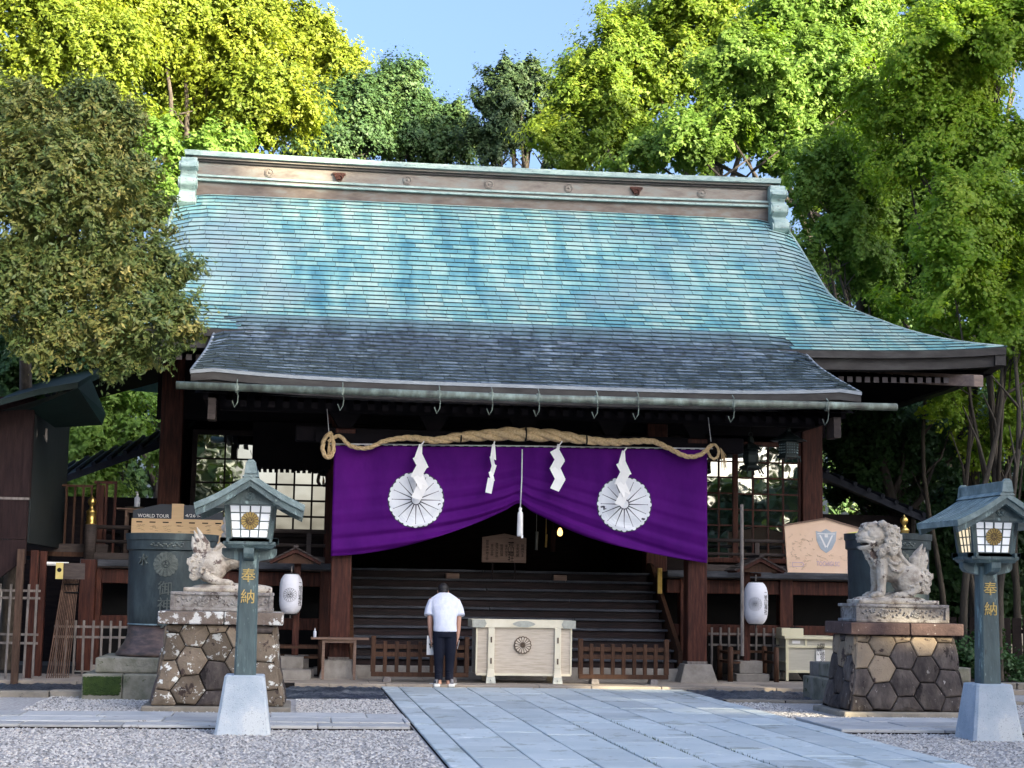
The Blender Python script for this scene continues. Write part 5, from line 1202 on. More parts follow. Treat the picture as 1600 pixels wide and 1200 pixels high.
        for i in (1, 2, 3):
            for vert in (0, 1):
                u = -1+i*.5; q = i*.2425; e = .035; eq = .016
                c4 = [(u-e,0),(u+e,0),(u+e,.97),(u-e,.97)] if vert else [(-1,q-eq),(1,q-eq),(1,q+eq),(-1,q+eq)]
                dd = .002 if vert else .0
                m = MB(); m.add([P(a,c_,dd) for a, c_ in c4]+[P(a,c_,-.012+dd) for a, c_ in c4], [(0,1,2,3),(7,6,5,4),(0,4,5,1),(1,5,6,2),(2,6,7,3),(3,7,4,0)]); m.build('muntin', lb, fr, fix=True)
        if side == 0:
            def mp(a, c_, d): r_ = r0+(r1-r0)*(.5+c_/(z1-z0)); return (cx+a, cy-r_-.004-d, (z0+z1)/2+.015+c_)
            o = plates([petal(k*math.pi/8, .015, .094, math.pi/16*1.02) for k in range(16)]+[disk(.05, 16)], mp, 0, .008).build('crest', M['brass_dull'], t)
            pol = []
            for k in range(16): pol += ring_strip(petal(k*math.pi/8, .03, .094, math.pi/16*1.0, 5), .004)
            plates(pol+tomoe(.03), mp, .008, .011).build('crest_lines', M['bronze_fit'], o)
    # roof: curved slopes, ridge along Y, open gable front with a boss
    hw = .56; prof = [(0,2.650),(.08,2.600),(.2,2.522),(.33,2.445),(.45,2.385),(.56,2.338)]
    y0, y1 = cy-.60, cy+.60
    outer = [(-u, z) for u, z in prof[::-1]]+prof[1:]
    inner = [(u*.985, z-.062-.0*abs(u)) for u, z in outer]
    b = MB(); n = len(outer)
    for (ya, yb_) in ((y0, y1),):
        vs = [(cx+u, ya, z) for u, z in outer]+[(cx+u, ya, z) for u, z in inner]+[(cx+u, yb_, z) for u, z in outer]+[(cx+u, yb_, z) for u, z in inner]
        fs = []
        for i in range(n-1): fs += [(i,i+1,2*n+i+1,2*n+i),(n+i,3*n+i,3*n+i+1,n+i+1),(i,n+i,n+i+1,i+1),(2*n+i,2*n+i+1,3*n+i+1,3*n+i)]
        fs += [(0,2*n,3*n,n),(n-1,2*n-1,4*n-1,3*n-1)]
        b.add(vs, fs)
    rf = b.build('roof', lr, t, fix=True)
    b = MB()                                            # thick dark bargeboard just behind the front edge
    for ya, yb_ in ((y0+.03, y0+.10), (y1-.10, y1-.03)):
        b = MB()
        inn2 = [(u*.96, z-.13) for u, z in outer]; inn1 = [(u*.985, z-.060) for u, z in outer]
        vs = [(cx+u, ya, z) for u, z in inn1]+[(cx+u, ya, z) for u, z in inn2]+[(cx+u, yb_, z) for u, z in inn1]+[(cx+u, yb_, z) for u, z in inn2]; fs = []
        for i in range(n-1): fs += [(n+i,3*n+i,3*n+i+1,n+i+1),(i,n+i,n+i+1,i+1),(2*n+i,2*n+i+1,3*n+i+1,3*n+i)]
        fs += [(0,2*n,3*n,n),(n-1,2*n-1,4*n-1,3*n-1)]; b.add(vs, fs); b.build('bargeboard', lb, rf, fix=True)
    for u0 in range(9):                                 # standing seams on the slopes
        yv = y0+.12+u0*.12
        for s in (-1, 1):
            b = MB(); b.tube([(cx+s*u, yv, z+.002) for u, z in prof], .006, 4); b.build('seam', lr, rf)
    b = MB(); b.prism([(cx-.40,2.335),(cx+.40,2.335),(cx+.22,2.44),(cx,2.55),(cx-.22,2.44)], 'y', cy-.44, cy+.44); b.build('gable_panel', lb, t, fix=True)
    b = MB(); b.box(cx-.28, cx+.28, cy-.455, cy-.44, 2.345, 2.375); b.build('gable_beam', lb, t)
    b = MB(); b.prism([(cx+.055*math.cos(q*math.pi/4), 2.43+.045*math.sin(q*math.pi/4)) for q in range(8)], 'y', cy-.46, cy-.44); b.ball((cx, cy-.462, 2.43), (.02,.012,.02), 8)
    for k in range(6): b.ball((cx+.035*math.cos(k*math.pi/3), cy-.462, 2.43+.030*math.sin(k*math.pi/3)), (.012,.008,.012), 6)
    b.build('boss', lb, t)
    b = MB(); b.frustum(cx, cy, 2.615, .17, 1.22, 2.655, .10, 1.20); b.build('ridge_foot', lr, t)
    b = MB(); b.box(cx-.045, cx+.045, cy-.60, cy+.60, 2.655, 2.765); b.build('ridge_bar', lr, t, bevel=.006)
    b = MB()
    for s in (-1, 1): b.frustum(cx, cy+s*.595, 2.645, .13, .05, 2.76, .10, .05); b.frustum(cx, cy+s*.595, 2.76, .10, .05, 2.79, .05, .05)
    b.build_each('ridge_end', lr, t, bevel=.005)
M['brass_dull'] = mat('brass_dull', [(.34,.24,.07),(.48,.36,.13)], .45, 8, metal=.5)
bronze_lantern(-.545+.045, 17.86, 'left bronze lantern on a pale granite base, its pane window with gold crest facing forward')
bronze_lantern(7.52, 17.70, 'right bronze lantern on a granite base, nearest the right edge of the picture')

# ================================================================ pedestals of hexagonal stones
def clip(poly, x0, x1, y0, y1):
    def cl_(P, ins, cut):
        out = []
        for i in range(len(P)):
            a, c_ = P[i-1], P[i]; ia, ic = ins(a), ins(c_)
            if ic:
                if not ia: out.append(cut(a, c_))
                out.append(c_)
            elif ia: out.append(cut(a, c_))
        return out
    def cx_(v): return lambda a, c_: (v, a[1]+(c_[1]-a[1])*(v-a[0])/(c_[0]-a[0]))
    def cy_(v): return lambda a, c_: (a[0]+(c_[0]-a[0])*(v-a[1])/(c_[1]-a[1]), v)
    for ins, cut in ((lambda p: p[0] >= x0, cx_(x0)), (lambda p: p[0] <= x1, cx_(x1)), (lambda p: p[1] >= y0, cy_(y0)), (lambda p: p[1] <= y1, cy_(y1))):
        if not poly: return []
        poly = cl_(poly, ins, cut)
    return poly
def inset(p, d):
    n = len(p); A = sum(p[i-1][0]*p[i][1]-p[i][0]*p[i-1][1] for i in range(n)); p = p if A > 0 else p[::-1]
    q = [v_ for i, v_ in enumerate(p) if math.dist(v_, p[i-1]) > .012]; n = len(q)
    if n < 3: return None
    out = []
    for i in range(n):
        a, c_, e = q[i-1], q[i], q[(i+1)%n]
        d1 = Vector((c_[0]-a[0], c_[1]-a[1])).normalized(); d2 = Vector((e[0]-c_[0], e[1]-c_[1])).normalized()
        n1 = Vector((-d1.y, d1.x)); n2 = Vector((-d2.y, d2.x)); m = n1+n2
        if m.length < .1: return None
        m = m/max(.3, m.dot(n1)); out.append((c_[0]+m.x*d, c_[1]+m.y*d))
    A2 = sum(out[i-1][0]*out[i][1]-out[i][0]*out[i-1][1] for i in range(n))
    return out if A2 > .0025 else None
def pedestal(cx, yf, hwb, hwt, zt, dep, lab, pick, ledge, lab_id, foot):
    """flared block of hexagonal stones, ledge, carved slab; yf = front face at the foot"""
    cy = yf+dep/2; t = thing('statue_pedestal', (cx, cy, 0), lab, 'pedestal', 'hexagon-stone pedestals of the guardian statues')
    z0 = .06; Hh = zt-z0; fl = lambda q: hwt+(hwb-hwt)*(1-q)**1.7
    dpt = lambda q: (dep/2-.0)-(hwb-fl(q))
    b = MB(); b.box(cx-hwb-.10, cx+hwb+.08, yf-.09, yf+dep+.09, -.03, z0); b.build('foundation', foot, t, bevel=.02)
    b = MB(); v = []; n = 8
    for i in range(n+1):
        q = i/n; z = z0+Hh*q; h = fl(q)-.03; d = dpt(q)-.03; v += [(cx-h,cy-d,z),(cx+h,cy-d,z),(cx+h,cy+d,z),(cx-h,cy+d,z)]
    f = [(i*4+j, i*4+(j+1)%4, i*4+4+(j+1)%4, i*4+4+j) for i in range(n) for j in range(4)]; b.add(v, f); b.build('core', M['joint'], t)
    rg_ = random.Random(lab_id); Rh = .205; dxh = Rh*1.5; dyh = Rh*math.sqrt(3)*.96
    for face in (0, 1, 3, 2):
        Wf = 2*(hwt+.07) if face in (0, 2) else 2*(dep/2-(hwb-hwt)+.03)
        def P(u, v_, d):
            q = max(0, min(1, v_/Hh)); h, dd = fl(q), dpt(q); s = u/(Wf/2)
            wob = .0
            if face == 0: return (cx+s*h, cy-dd-d, z0+v_)
            if face == 1: return (cx+h+d, cy+s*dd, z0+v_)
            if face == 2: return (cx-s*h, cy+dd+d, z0+v_)
            return (cx-h-d, cy-s*dd, z0+v_)
        nc = int(Wf/dxh)+3; off = rg_.uniform(-.05, .05)
        for i in range(-nc//2-1, nc//2+2):
            for j in range(-1, 6):
                hx = i*dxh+off; hy = j*dyh+(dyh/2 if i%2 else 0)+.02
                hp = [(hx+Rh*math.cos(k*math.pi/3)+0, hy+Rh*.96*math.sin(k*math.pi/3)) for k in range(6)]
                hp = [(a+.012*math.sin(a*31+c_*17), c_+.012*math.sin(c_*29+a*13)) for a, c_ in hp]
                p_ = clip(hp, -Wf/2, Wf/2, 0, Hh-.004)
                if len(p_) < 3: continue
                A = abs(sum(p_[k-1][0]*p_[k][1]-p_[k][0]*p_[k-1][1] for k in range(len(p_))))/2
                if A < .006: continue
                p1 = inset(p_, .006); p2 = inset(p_, .022) if p1 else None; 
                if not p1: continue
                if not p2 or len(p2) != len(p1): c0 = (sum(a for a,_ in p1)/len(p1), sum(a for _,a in p1)/len(p1)); p2 = [(c0[0]+(a-c0[0])*.85, c0[1]+(c_-c0[1])*.85) for a, c_ in p1]
                m = len(p1); pr = rg_.uniform(.0, .018); cen = (sum(a for a,_ in p2)/m, sum(a for _,a in p2)/m)
                bb = MB(); bb.add([P(a,c_,-.03) for a,c_ in p1]+[P(a,c_,.0+pr) for a,c_ in p1]+[P(a,c_,.014+pr) for a,c_ in p2]+[P(cen[0],cen[1],.034+pr)],
                    [(k,(k+1)%m,(k+1)%m+m,k+m) for k in range(m)]+[(k+m,(k+1)%m+m,(k+1)%m+2*m,k+2*m) for k in range(m)]+[(k+2*m,(k+1)%m+2*m,3*m) for k in range(m)])
                bb.build('stone', M[pick(cen[0]/(Wf/2), cen[1]/Hh, face, rg_)], t)
    # ledge of two stones, carved slab above
    zl = zt+.005; lh = .155; ov = .10
    for (xa, xb) in ((cx-hwt-ov, cx+.03), (cx+.04, cx+hwt+ov)):
        b = MB(); b.box(xa, xb, cy-dpt(1)-ov, cy+dpt(1)+ov, zl, zl+lh); b.build('ledge_stone', M[ledge], t, bevel=.015)
    zs_ = zl+lh+.003; sh = .235; hs = hwt-.03; ds = dpt(1)-.06
    b = MB(); b.box(cx-hs+.03, cx+hs-.03, cy-ds+.03, cy+ds-.03, zs_+.035, zs_+sh-.035)
    cs = b.build('carved_slab', M['carved'], t)
    b = MB(); b.box(cx-hs, cx+hs, cy-ds, cy+ds, zs_, zs_+.04); b.build('slab_moulding', M['carved'], cs, bevel=.01)
    b = MB(); b.box(cx-hs, cx+hs, cy-ds, cy+ds, zs_+sh-.04, zs_+sh); b.build('slab_moulding', M['carved'], cs, bevel=.01)
    for s in (-1, 1): b = MB(); b.box(cx+s*(hs-.025)-.025, cx+s*(hs-.025)+.025, cy-ds+.001, cy-ds+.06, zs_+.04, zs_+sh-.04); b.build('slab_moulding', M['carved'], cs)
    b = MB()                                            # scrolling peony relief
    def relief(fx, fy, w_, horizontal):
        zc = zs_+sh/2
        m = int(w_/.05)
        for k in range(m):
            u = -w_/2+w_*(k+.5)/m; zz_ = zc+.035*math.sin(k*.9)
            b.ball((fx+u, fy, zz_), (.022,.016,.013), 7, rot=Matrix.Rotation(.7*math.cos(k*.9), 3, 'Y'))
            b.ball((fx+u+.01, fy, zc-.045*math.sin(k*1.7)), (.013,.014,.018), 6)
        for u in (-w_*.22, w_*.18):
            for r_ in (.018, .036, .052): b.tube([(fx+u+r_*math.cos(q/12*6.283), fy-.008, zc+r_*.95*math.sin(q/12*6.283)) for q in range(13)], .007, 5)
            for q in range(7): b.ball((fx+u+.058*math.cos(q), fy, zc+.05*math.sin(q)), (.018,.016,.014), 6)
    relief(cx, cy-ds+.022, 2*hs-.14, True); tag(b.build('relief', M['carved'], cs, smooth=True), kind='stuff')
    return t, cx, cy, zs_+sh
def pickR(u, v, face, rg_):
    if face == 3: return 'hex_dark' if v < .7 or rg_.random() < .5 else 'hex_tan'
    if v > .80: return 'hex_tan' if rg_.random() < .75 else 'hex_dark'
    if v > .55: return 'hex_tan' if (u < -.1 and rg_.random() < .65) else 'hex_dark'
    return 'hex_dark'
def pickL(u, v, face, rg_):
    if u < -.45: return 'hex_lichen'
    if v > .75 and rg_.random() < .4: return 'hex_tan'
    return 'hex_dark' if rg_.random() < .6 else 'hex_lichen'
_, prx, pry, prz = pedestal(7.81, 20.85, .79, .655, 1.02, 1.15, 'right pedestal of dark and tan hexagonal stones under the open-mouthed guardian statue', pickR, 'ledge_dark', 3, M['kerb'])
_, plx, ply, plz = pedestal(-.90, 20.80, .80, .655, 1.03, 1.15, 'left pedestal of hexagonal stones blotched with white lichen, behind the left bronze lantern', pickL, 'ledge_lichen', 8, M['kerb'])

# ================================================================ guardian lion-dogs
def guardian(cx, cy, z0, sg, lab, gaping):
    """sitting lion-dog; sg=+1 faces -X (right statue), -1 mirrored"""
    t = thing('guardian_statue', (cx, cy, z0), lab, 'statue', 'stone guardian lion-dogs')
    def Pt(x, y, z): return (cx+sg*x, cy+y, z0+z)
    pl = MB(); pl.box(cx-.54, cx+.54, cy-.26, cy+.26, z0, z0+.055); pl.ball((cx-sg*.05, cy, z0+.06), (.50,.24,.055), 20); 
    pl.build('rock_plinth', M['statue'], t, remesh=.012, sm=4)
    b = MB()
    B = lambda x, y, z, r_, rot=0: b.ball(Pt(x, y, z), r_, 14, rot=Matrix.Rotation(sg*rot, 3, 'Y'))
    T = lambda pts, rad, n=10: b.tube([Pt(*p) for p in pts], rad, n)
    # trunk, chest, haunches
    B(.10, 0, .40, (.27,.165,.17), .45); B(-.10, 0, .58, (.17,.175,.22), .25); B(-.02, 0, .48, (.2,.17,.2), .3)
    B(.24, 0, .33, (.19,.185,.22)); B(-.15, 0, .70, (.16,.16,.17))
    for s in (-1, 1):
        B(.20, s*.12, .31, (.18,.085,.19), -.2)
        T([(-.17, s*.10, .58), (-.185, s*.12, .40), (-.19, s*.125, .24), (-.20, s*.125, .13)], [.085,.072,.056,.058])     # forelegs
        B(-.25, s*.125, .115, (.095,.070,.050))
        for k in range(4): B(-.325, s*.125+(k-1.5)*.032, .10, (.032,.019,.030))
        B(.06, s*.155, .115, (.12,.065,.05)); 
        for k in range(4): B(-.045, s*.155+(k-1.5)*.030, .10, (.03,.018,.028))
        T([(.28, s*.16, .22), (.20, s*.17, .15), (.10, s*.16, .12)], [.07,.055,.045])
        for k in range(3): T([(.20+.05*k, s*.17, .16+.02*k), (.24+.05*k, s*.20, .19+.03*k), (.21+.06*k, s*.205, .24+.03*k), (.17+.06*k, s*.20, .23+.03*k)], [.02,.024,.02,.012], 6)
        T([(-.10, s*.17, .52), (-.05, s*.185, .44), (.03, s*.18, .42), (.09, s*.17, .46)], [.022,.026,.024,.012], 6)   # shoulder flame
        T([(-.13, s*.17, .60), (-.06, s*.19, .53), (.02, s*.185, .52), (.06, s*.175, .56)], [.02,.024,.02,.012], 6)
    # head, turned a little to the viewer
    hy = -.05; hx = -.27; hz = .90
    B(hx, hy, hz, (.175,.165,.165)); B(hx-.12, hy-.02, hz-.03, (.11,.12,.085)); B(hx-.17, hy-.02, hz+.01, (.06,.075,.05))
    B(hx-.03, hy, hz+.12, (.15,.13,.05))
    jz = hz-.16 if gaping else hz-.125
    B(hx-.10, hy-.02, jz, (.12,.10,.042), -.18)
    for s in (-1, 1):
        B(hx-.125, hy+s*.075, hz+.075, (.055,.045,.032), .3); B(hx-.155, hy+s*.065, hz+.045, .028); B(hx-.215, hy-.02+s*.032, hz+.0, .028)
        T([(hx-.21, hy+s*.05, hz-.05), (hx-.15, hy+s*.105, hz-.075), (hx-.07, hy+s*.13, hz-.11), (hx-.02, hy+s*.135, hz-.10)], [.022,.026,.024,.016], 7)
        T([(hx-.20, hy+s*.05, jz-.005), (hx-.13, hy+s*.10, jz-.0), (hx-.05, hy+s*.12, jz+.03)], [.018,.02,.018], 7)
        B(hx-.07, hy+s*.13, hz+.01, (.05,.035,.045)); 
        T([(hx+.04, hy+s*.12, hz+.13), (hx+.09, hy+s*.15, hz+.155), (hx+.15, hy+s*.15, hz+.14)], [.05,.042,.012], 8)    # ears
        for k in range(3): B(hx-.20+.045*k, hy+s*(.04+.022*k), hz-.085, (.014,.012,.022))
    for (ang, rr_) in ((i, 1) for i in range(0)): pass
    # beard and chest ruff
    for k, (x, z) in enumerate(((-.37,.69),(-.34,.62),(-.30,.56),(-.27,.50))): 
        for s in (-1, 0, 1): B(x+.02*abs(s), s*.075, z+.02*s*s, (.035,.04,.06), -.2)
    # curled mane: rows of spirals
    def curl(x, y, z, r_, sgn=1):
        r_ *= 1.18; B(x, y, z, (r_*.95, r_*.60, r_*.95))
        o = -1 if y < hy else 1
        pts = []; rad = []
        for i in range(15):
            a = i/14*2.1*2*math.pi*sgn+.6; q = r_*(1-.78*i/14); pts.append(Pt(x+q*math.cos(a), y+o*(r_*.50+.25*r_*i/14), z+q*math.sin(a))); rad.append(r_*.21)
        b.tube(pts, rad, 6)
    for s in (-1, 1):
        for (x, z, r_) in ((-.13,1.00,.055),(-.09,.92,.062),(-.10,.82,.062),(-.145,.735,.055),(-.21,.68,.050),(-.02,.97,.055),(.00,.87,.060),(-.01,.77,.060),(-.06,.69,.052)):
            curl(x, hy*.6+s*(.155 if x < -.05 else .125), z, r_, s)
    for (x, z) in ((.03,.99),(.06,.90),(.075,.80),(.07,.70)):
        for s in (-1, 0, 1): B(x-.012*s*s, s*.075, z, (.045,.045,.05))
    for k in range(4):                                  # mane locks running down the back
        T([(.04, (k-1.5)*.07, .70), (.10, (k-1.5)*.075, .60), (.19, (k-1.5)*.06, .52), (.27, (k-1.5)*.05, .44)], [.034,.032,.028,.014], 7)
    # tail: cluster of curls and a flame
    for s in (-1, 1):
        for (x, z, r_) in ((.34,.36,.075),(.41,.29,.068),(.345,.24,.062),(.45,.37,.058),(.42,.19,.050),(.40,.43,.05)): curl(x, s*.075, z, r_, s)
    B(.37, 0, .30, (.10,.09,.14))
    for k, (x1, z1, x2, z2, x3, z3) in enumerate(((.31,.50,.34,.66,.42,.80),(.35,.48,.39,.62,.455,.76),(.39,.47,.44,.58,.47,.69),(.285,.50,.29,.60,.34,.70))):
        for y_ in (-.045, .035): T([(.37,y_,.40),(x1,y_*1.2,z1),(x2,y_*1.1,z2),(x3,y_*.2,z3)], [.05,.052,.044,.006], 9)
    b.build('body', M['statue'], t, remesh=.0068, sm=1)
    m = MB(); m.ball(Pt(hx-.11, hy-.03, (hz-.10+jz)/2+.0), (.085,.075,.03 if gaping else .008), 12); m.build('mouth', M['joint'], t)
    for s in (-1, 1): m = MB(); m.ball(Pt(hx-.172, hy+s*.066, hz+.045), .014, 8); m.build('pupil', M['joint'], t)
guardian(prx-.02, pry-.05, prz, 1, 'stone guardian lion-dog facing left with open mouth and curled mane, on the right pedestal', True)
guardian(plx+.06, ply-.05, plz, -1, 'stone guardian lion-dog on the left pedestal, head hidden behind the left bronze lantern', False)
# the donor plate on the right plinth
# ================================================================ bronze water vessels
def vessel(px, y, lab, text, mir, moss):
    x = X_(px, 930, y); zt = Z_(px, 835, y); zb = .60
    t = thing('bronze_vessel', (x, y, .5), lab, 'bronze vessel', 'great bronze vessels either side of the court'); r_ = .585
    b = MB(); b.lathe([(r_*.95,zb+.38),(r_*.965,zb+.40),(r_*.985,1.2),(r_,zt-.28),(r_*1.0,zt-.24),(r_*1.05,zt-.22),(r_*1.055,zt-.10),(r_*1.08,zt-.09),(r_*1.09,zt),(r_*.98,zt),(r_*.93,zt-.12),(0,zt-.14)], x, y, 48); vb = b.build('vessel_body', M['vessel'], t, smooth=True)
    md = vb.modifiers.new('e', 'EDGE_SPLIT')
    b = MB(); b.lathe([(r_*.97,zb+.36),(r_*.955,zb+.38)], x, y, 48); b.build('seam_ring', M['lantern_roof'], t)
    b = MB(); b.lathe([(r_*1.18,zb-.06),(r_*1.22,zb-.04),(r_*1.14,zb+.02),(r_*1.02,zb+.12),(r_*.96,zb+.22),(r_*.94,zb+.36)], x, y, 48); b.build('flared_foot', M['vessel_foot'], t, smooth=True)
    def wr(an0, zc, r2): return lambda a, c_, d: (x+math.sin(an0+a/r2)*(r2+d), y-math.cos(an0+a/r2)*(r2+d), zc+c_)
    a0 = -.06
    ps = []
    for k in range(16): ps += ring_strip(petal(k*math.pi/8, .055, .165, math.pi/16*.9, 5), .010)
    o = plates([petal(k*math.pi/8, .06, .16, math.pi/16*.55) for k in range(16)]+tomoe(.05), wr(a0, zt-.42, r_*1.0), -.01, .02).build('crest', M['vessel_relief'], vb)
    plates(ps, wr(a0, zt-.42, r_), -.01, .012).build('crest_lines', M['vessel_relief'], o)
    for k, ch in enumerate(text):
        o = lettering(ch, .20, M['vessel_relief'], vb, (x, y, zt-.74-.22*k), depth=.02)
        me = o.data; n = len(me.vertices); a = np.empty(n*3, 'f'); me.vertices.foreach_get('co', a); a = a.reshape(-1, 3)
        for q in a: an = a0+q[0]/r_; rr2 = r_*.985-q[1]; q[0] = math.sin(an)*rr2; q[1] = -math.cos(an)*rr2
        me.vertices.foreach_set('co', a.ravel()); me.update()
    o = lettering('水', .17, M['vessel_relief'], vb, (x, y, zt-.36), depth=.02); me = o.data; n = len(me.vertices); a = np.empty(n*3, 'f'); me.vertices.foreach_get('co', a); a = a.reshape(-1, 3)
    for q in a: an = -.62+q[0]/r_; rr2 = r_-q[1]; q[0] = math.sin(an)*rr2; q[1] = -math.cos(an)*rr2
    me.vertices.foreach_set('co', a.ravel()); me.update()
    b = MB()
    for k in range(18):
        a = a0-.33+k*.04; b.ball((x+math.sin(a)*r_*1.06, y-math.cos(a)*r_*1.06, zt-.16+.02*math.sin(k*1.9)), (.02,.012,.014), 6)
    b.build('rim_relief', M['vessel_relief'], vb, smooth=True)
    ts = thing('stone_steps', (x, y, 0), 'two-tier %s under the %s bronze vessel' % (('mossy stone plinth', 'left') if moss else ('grey stone plinth', 'right')), 'stone plinth')
    xa, xb = X_(142,1060,22.85), X_(252,1060,22.85)
    w0, w1 = (x-1.02, x+1.0)
    for (xa_, xb_) in ((w0, w0+.52), (w0+.525, w0+1.35), (w0+1.355, w1)):
        b = MB(); b.box(xa_, xb_, y-1.0, y+.9, -.02, .33); b.build('lower_block', M['mossy_stone'], ts, bevel=.02)
    b = MB(); b.box(w0+.14, w1-.1, y-.80, y+.8, .335, .535); b.build('upper_block', M['mossy_stone'], ts, bevel=.02)
    if moss:
        b = MB(); rq = random.Random(2)
        for k in range(900):
            u = rq.random(); xx = w0+.03+u*.46; z = .06+rq.random()**.8*.23; b.ball((xx, y-1.0-.004, z+(.0)), (.018+.01*rq.random(), .016, .014), 5)
        o = b.build('moss', M['moss'], ts, smooth=True); tag(o, kind='stuff')
M['vessel_relief'] = mat('vessel_relief', [(.06,.075,.07),(.15,.17,.15)], .45, 9, metal=.3)
vessel(266, 23.75, 'great cylindrical bronze vessel with chrysanthemum and raised characters, left of the left statue', '御神水', 1, True)
vessel(1388, 23.75, 'great dark bronze vessel standing behind the right guardian statue', '御神水', -1, False)

# ================================================================ the bowing person
def person():
    px, py = 2.30, 26.02; gz = .045
    t = thing('person', (px, py, gz), 'person in white short-sleeved shirt and black trousers bowing toward the stairs, seen from behind', 'person')
    xs_ = lambda p: X_(p, 1000, py)
    body = MB()
    hipz, shz = .90, 1.40; sy = py+.24                    # shoulders lean forward
    # head and neck
    body.ball((px-.01, py+.40, 1.485), (.078,.098,.105), 16, rot=Matrix.Rotation(-.75, 3, 'X')); body.tube([(px, py+.24, 1.40), (px-.005, py+.36, 1.45)], .058, 10)
    for s in (-1, 1): body.ball((px-.01+s*.078, py+.39, 1.475), (.016,.022,.034), 8)
    body.ball((px-.01, py+.495, 1.44), (.014,.02,.02), 6)
    body.loft([(px,py,.80,.155,.11),(px,py+.01,.95,.145,.10),(px,py+.09,1.12,.155,.105),(px,py+.19,1.30,.185,.10),(px,py+.24,1.40,.15,.08)], 16)
    for s in (-1, 1):
        body.tube([(px+s*.085,py+.01,.84),(px+s*.08,py,.50),(px+s*.075,py+.01,.10),(px+s*.078,py-.01,.05)], [.085,.058,.042,.045], 10)
        body.tube([(px+s*.185,sy,1.36),(px+s*.225,sy-.06,1.12),(px+s*.218,sy-.10,.90),(px+s*.205,sy-.13,.76)], [.055,.046,.038,.028], 10)
    # hands: palm, four fingers, thumb
    for s in (-1, 1):
        hx_, hy_, hz_ = px+s*.203, sy-.14, .72
        body.ball((hx_, hy_, hz_), (.022,.040,.048), 10)
        for k in range(4):
            yy_ = hy_-.030+.020*k; L_ = (.062,.072,.068,.052)[k]
            body.tube([(hx_,yy_,hz_-.03),(hx_-s*.004,yy_,hz_-.05-L_*.35),(hx_-s*.020,yy_+.004,hz_-.05-L_*.8)], [.010,.0095,.008], 7)
        body.tube([(hx_,hy_-.035,hz_+.005),(hx_-s*.012,hy_-.058,hz_-.03),(hx_-s*.024,hy_-.055,hz_-.055)], [.012,.011,.008], 7)
    body.build('person_body', M['skin'], t, remesh=.0085, sm=2)
    sh = MB()
    sh.loft([(px+.005,py-.005,.862,.185,.135),(px,py,.92,.182,.132),(px,py+.02,.99,.178,.128),(px,py+.08,1.12,.190,.130),(px,py+.15,1.25,.208,.128),(px,py+.205,1.345,.215,.108),(px,py+.235,1.40,.175,.09),(px,py+.25,1.44,.115,.07),(px,py+.262,1.462,.075,.055)], 28)
    for s in (-1, 1):
        sh.tube([(px+s*.12,sy-.01,1.345),(px+s*.18,sy-.01,1.30),(px+s*.222,sy-.05,1.20),(px+s*.240,sy-.085,1.10)], [.078,.084,.082,.084], 14)
    for k, (z, a) in enumerate(()):        # creases across the back
        sh.tube([(px-.13+.05*k,py-.105+.30*max(0,z-1.0),z),(px,py-.128+.30*max(0,z-1.0),z-.015),(px+.14,py-.11+.30*max(0,z-1.0),z+.012)], [.004,a,.004], 6)
    sh.build('shirt', M['shirt'], t, remesh=.012, sm=3)
    tr2 = MB(); tr2.loft([(px,py,.78,.172,.125),(px,py,.84,.182,.13),(px,py,.90,.172,.122)], 20)
    for s in (-1, 1): tr2.tube([(px+s*.085,py+.005,.82),(px+s*.092,py+.0,.64),(px+s*.085,py+.015,.42),(px+s*.080,py+.01,.22),(px+s*.080,py,.125)], [.102,.092,.074,.064,.066], 14)
    for s in (-1, 1):
        for k in range(4): tr2.tube([(px+s*.08-.05,py-.05,.17+.035*k),(px+s*.08,py-.066,.165+.035*k),(px+s*.08+.05,py-.045,.18+.035*k)], [.004,.010,.004], 5)
    tr2.build('trousers', M['trousers'], t, remesh=.011, sm=3)
    h = MB(); h.ball((px-.01, py+.37, 1.515), (.088,.10,.098), 16, rot=Matrix.Rotation(-.7, 3, 'X')); h.ball((px-.01, py+.30, 1.475), (.062,.05,.045), 12); h.build('hair', M['hair'], t, remesh=.01, sm=1)
    for s, a in ((-1, -.12), (1, .12)):
        x = px+s*.085; so_ = MB(); 
        so_.hexa([(x-.048+a*.2,py-.10,gz-.02),(x+.048+a*.2,py-.10,gz-.02),(x+.05+a*.8,py+.17,gz-.02),(x-.05+a*.8,py+.17,gz-.02),(x-.045+a*.2,py-.10,gz+.03),(x+.045+a*.2,py-.10,gz+.03),(x+.046+a*.8,py+.17,gz+.025),(x-.046+a*.8,py+.17,gz+.025)])
        sho = so_.build('shoe', M['sole'], t, bevel=.014)
        u = MB(); u.loft([(x+a*.3,py+.03,gz+.025,.042,.115),(x+a*.25,py+.015,gz+.06,.038,.085),(x+a*.2,py-.02,gz+.10,.034,.05)], 14); u.build('shoe_upper', M['shoe_upper'], sho, smooth=True)
    return px, py, sy
M['shoe_upper'] = mat('shoe_upper', [(.02,.022,.03),(.22,.22,.24)], .7, 14, pos=[.45,.6])
px_, py_, sy_ = person()
t = thing('folder', (px_-.06, py_+.16, .55), 'white folder with a small black print held in the left hand of the bowing person', 'folder')
b = MB(); b.box(px_-.265, px_+.10, py_+.145, py_+.152, .50, .795); b.build('sheet', M['white_paper'], t)
b = MB()
xm = px_-.185; b.prism([(xm-.045,.655),(xm+.045,.655),(xm+.05,.675),(xm-.05,.675)], 'y', py_+.139, py_+.144)
b.box(xm-.035, xm-.018, py_+.139, py_+.144, .60, .655); b.box(xm+.018, xm+.035, py_+.139, py_+.144, .60, .655); b.box(xm-.035, xm+.035, py_+.139, py_+.144, .632, .640); b.build('print', M['ink'], t)
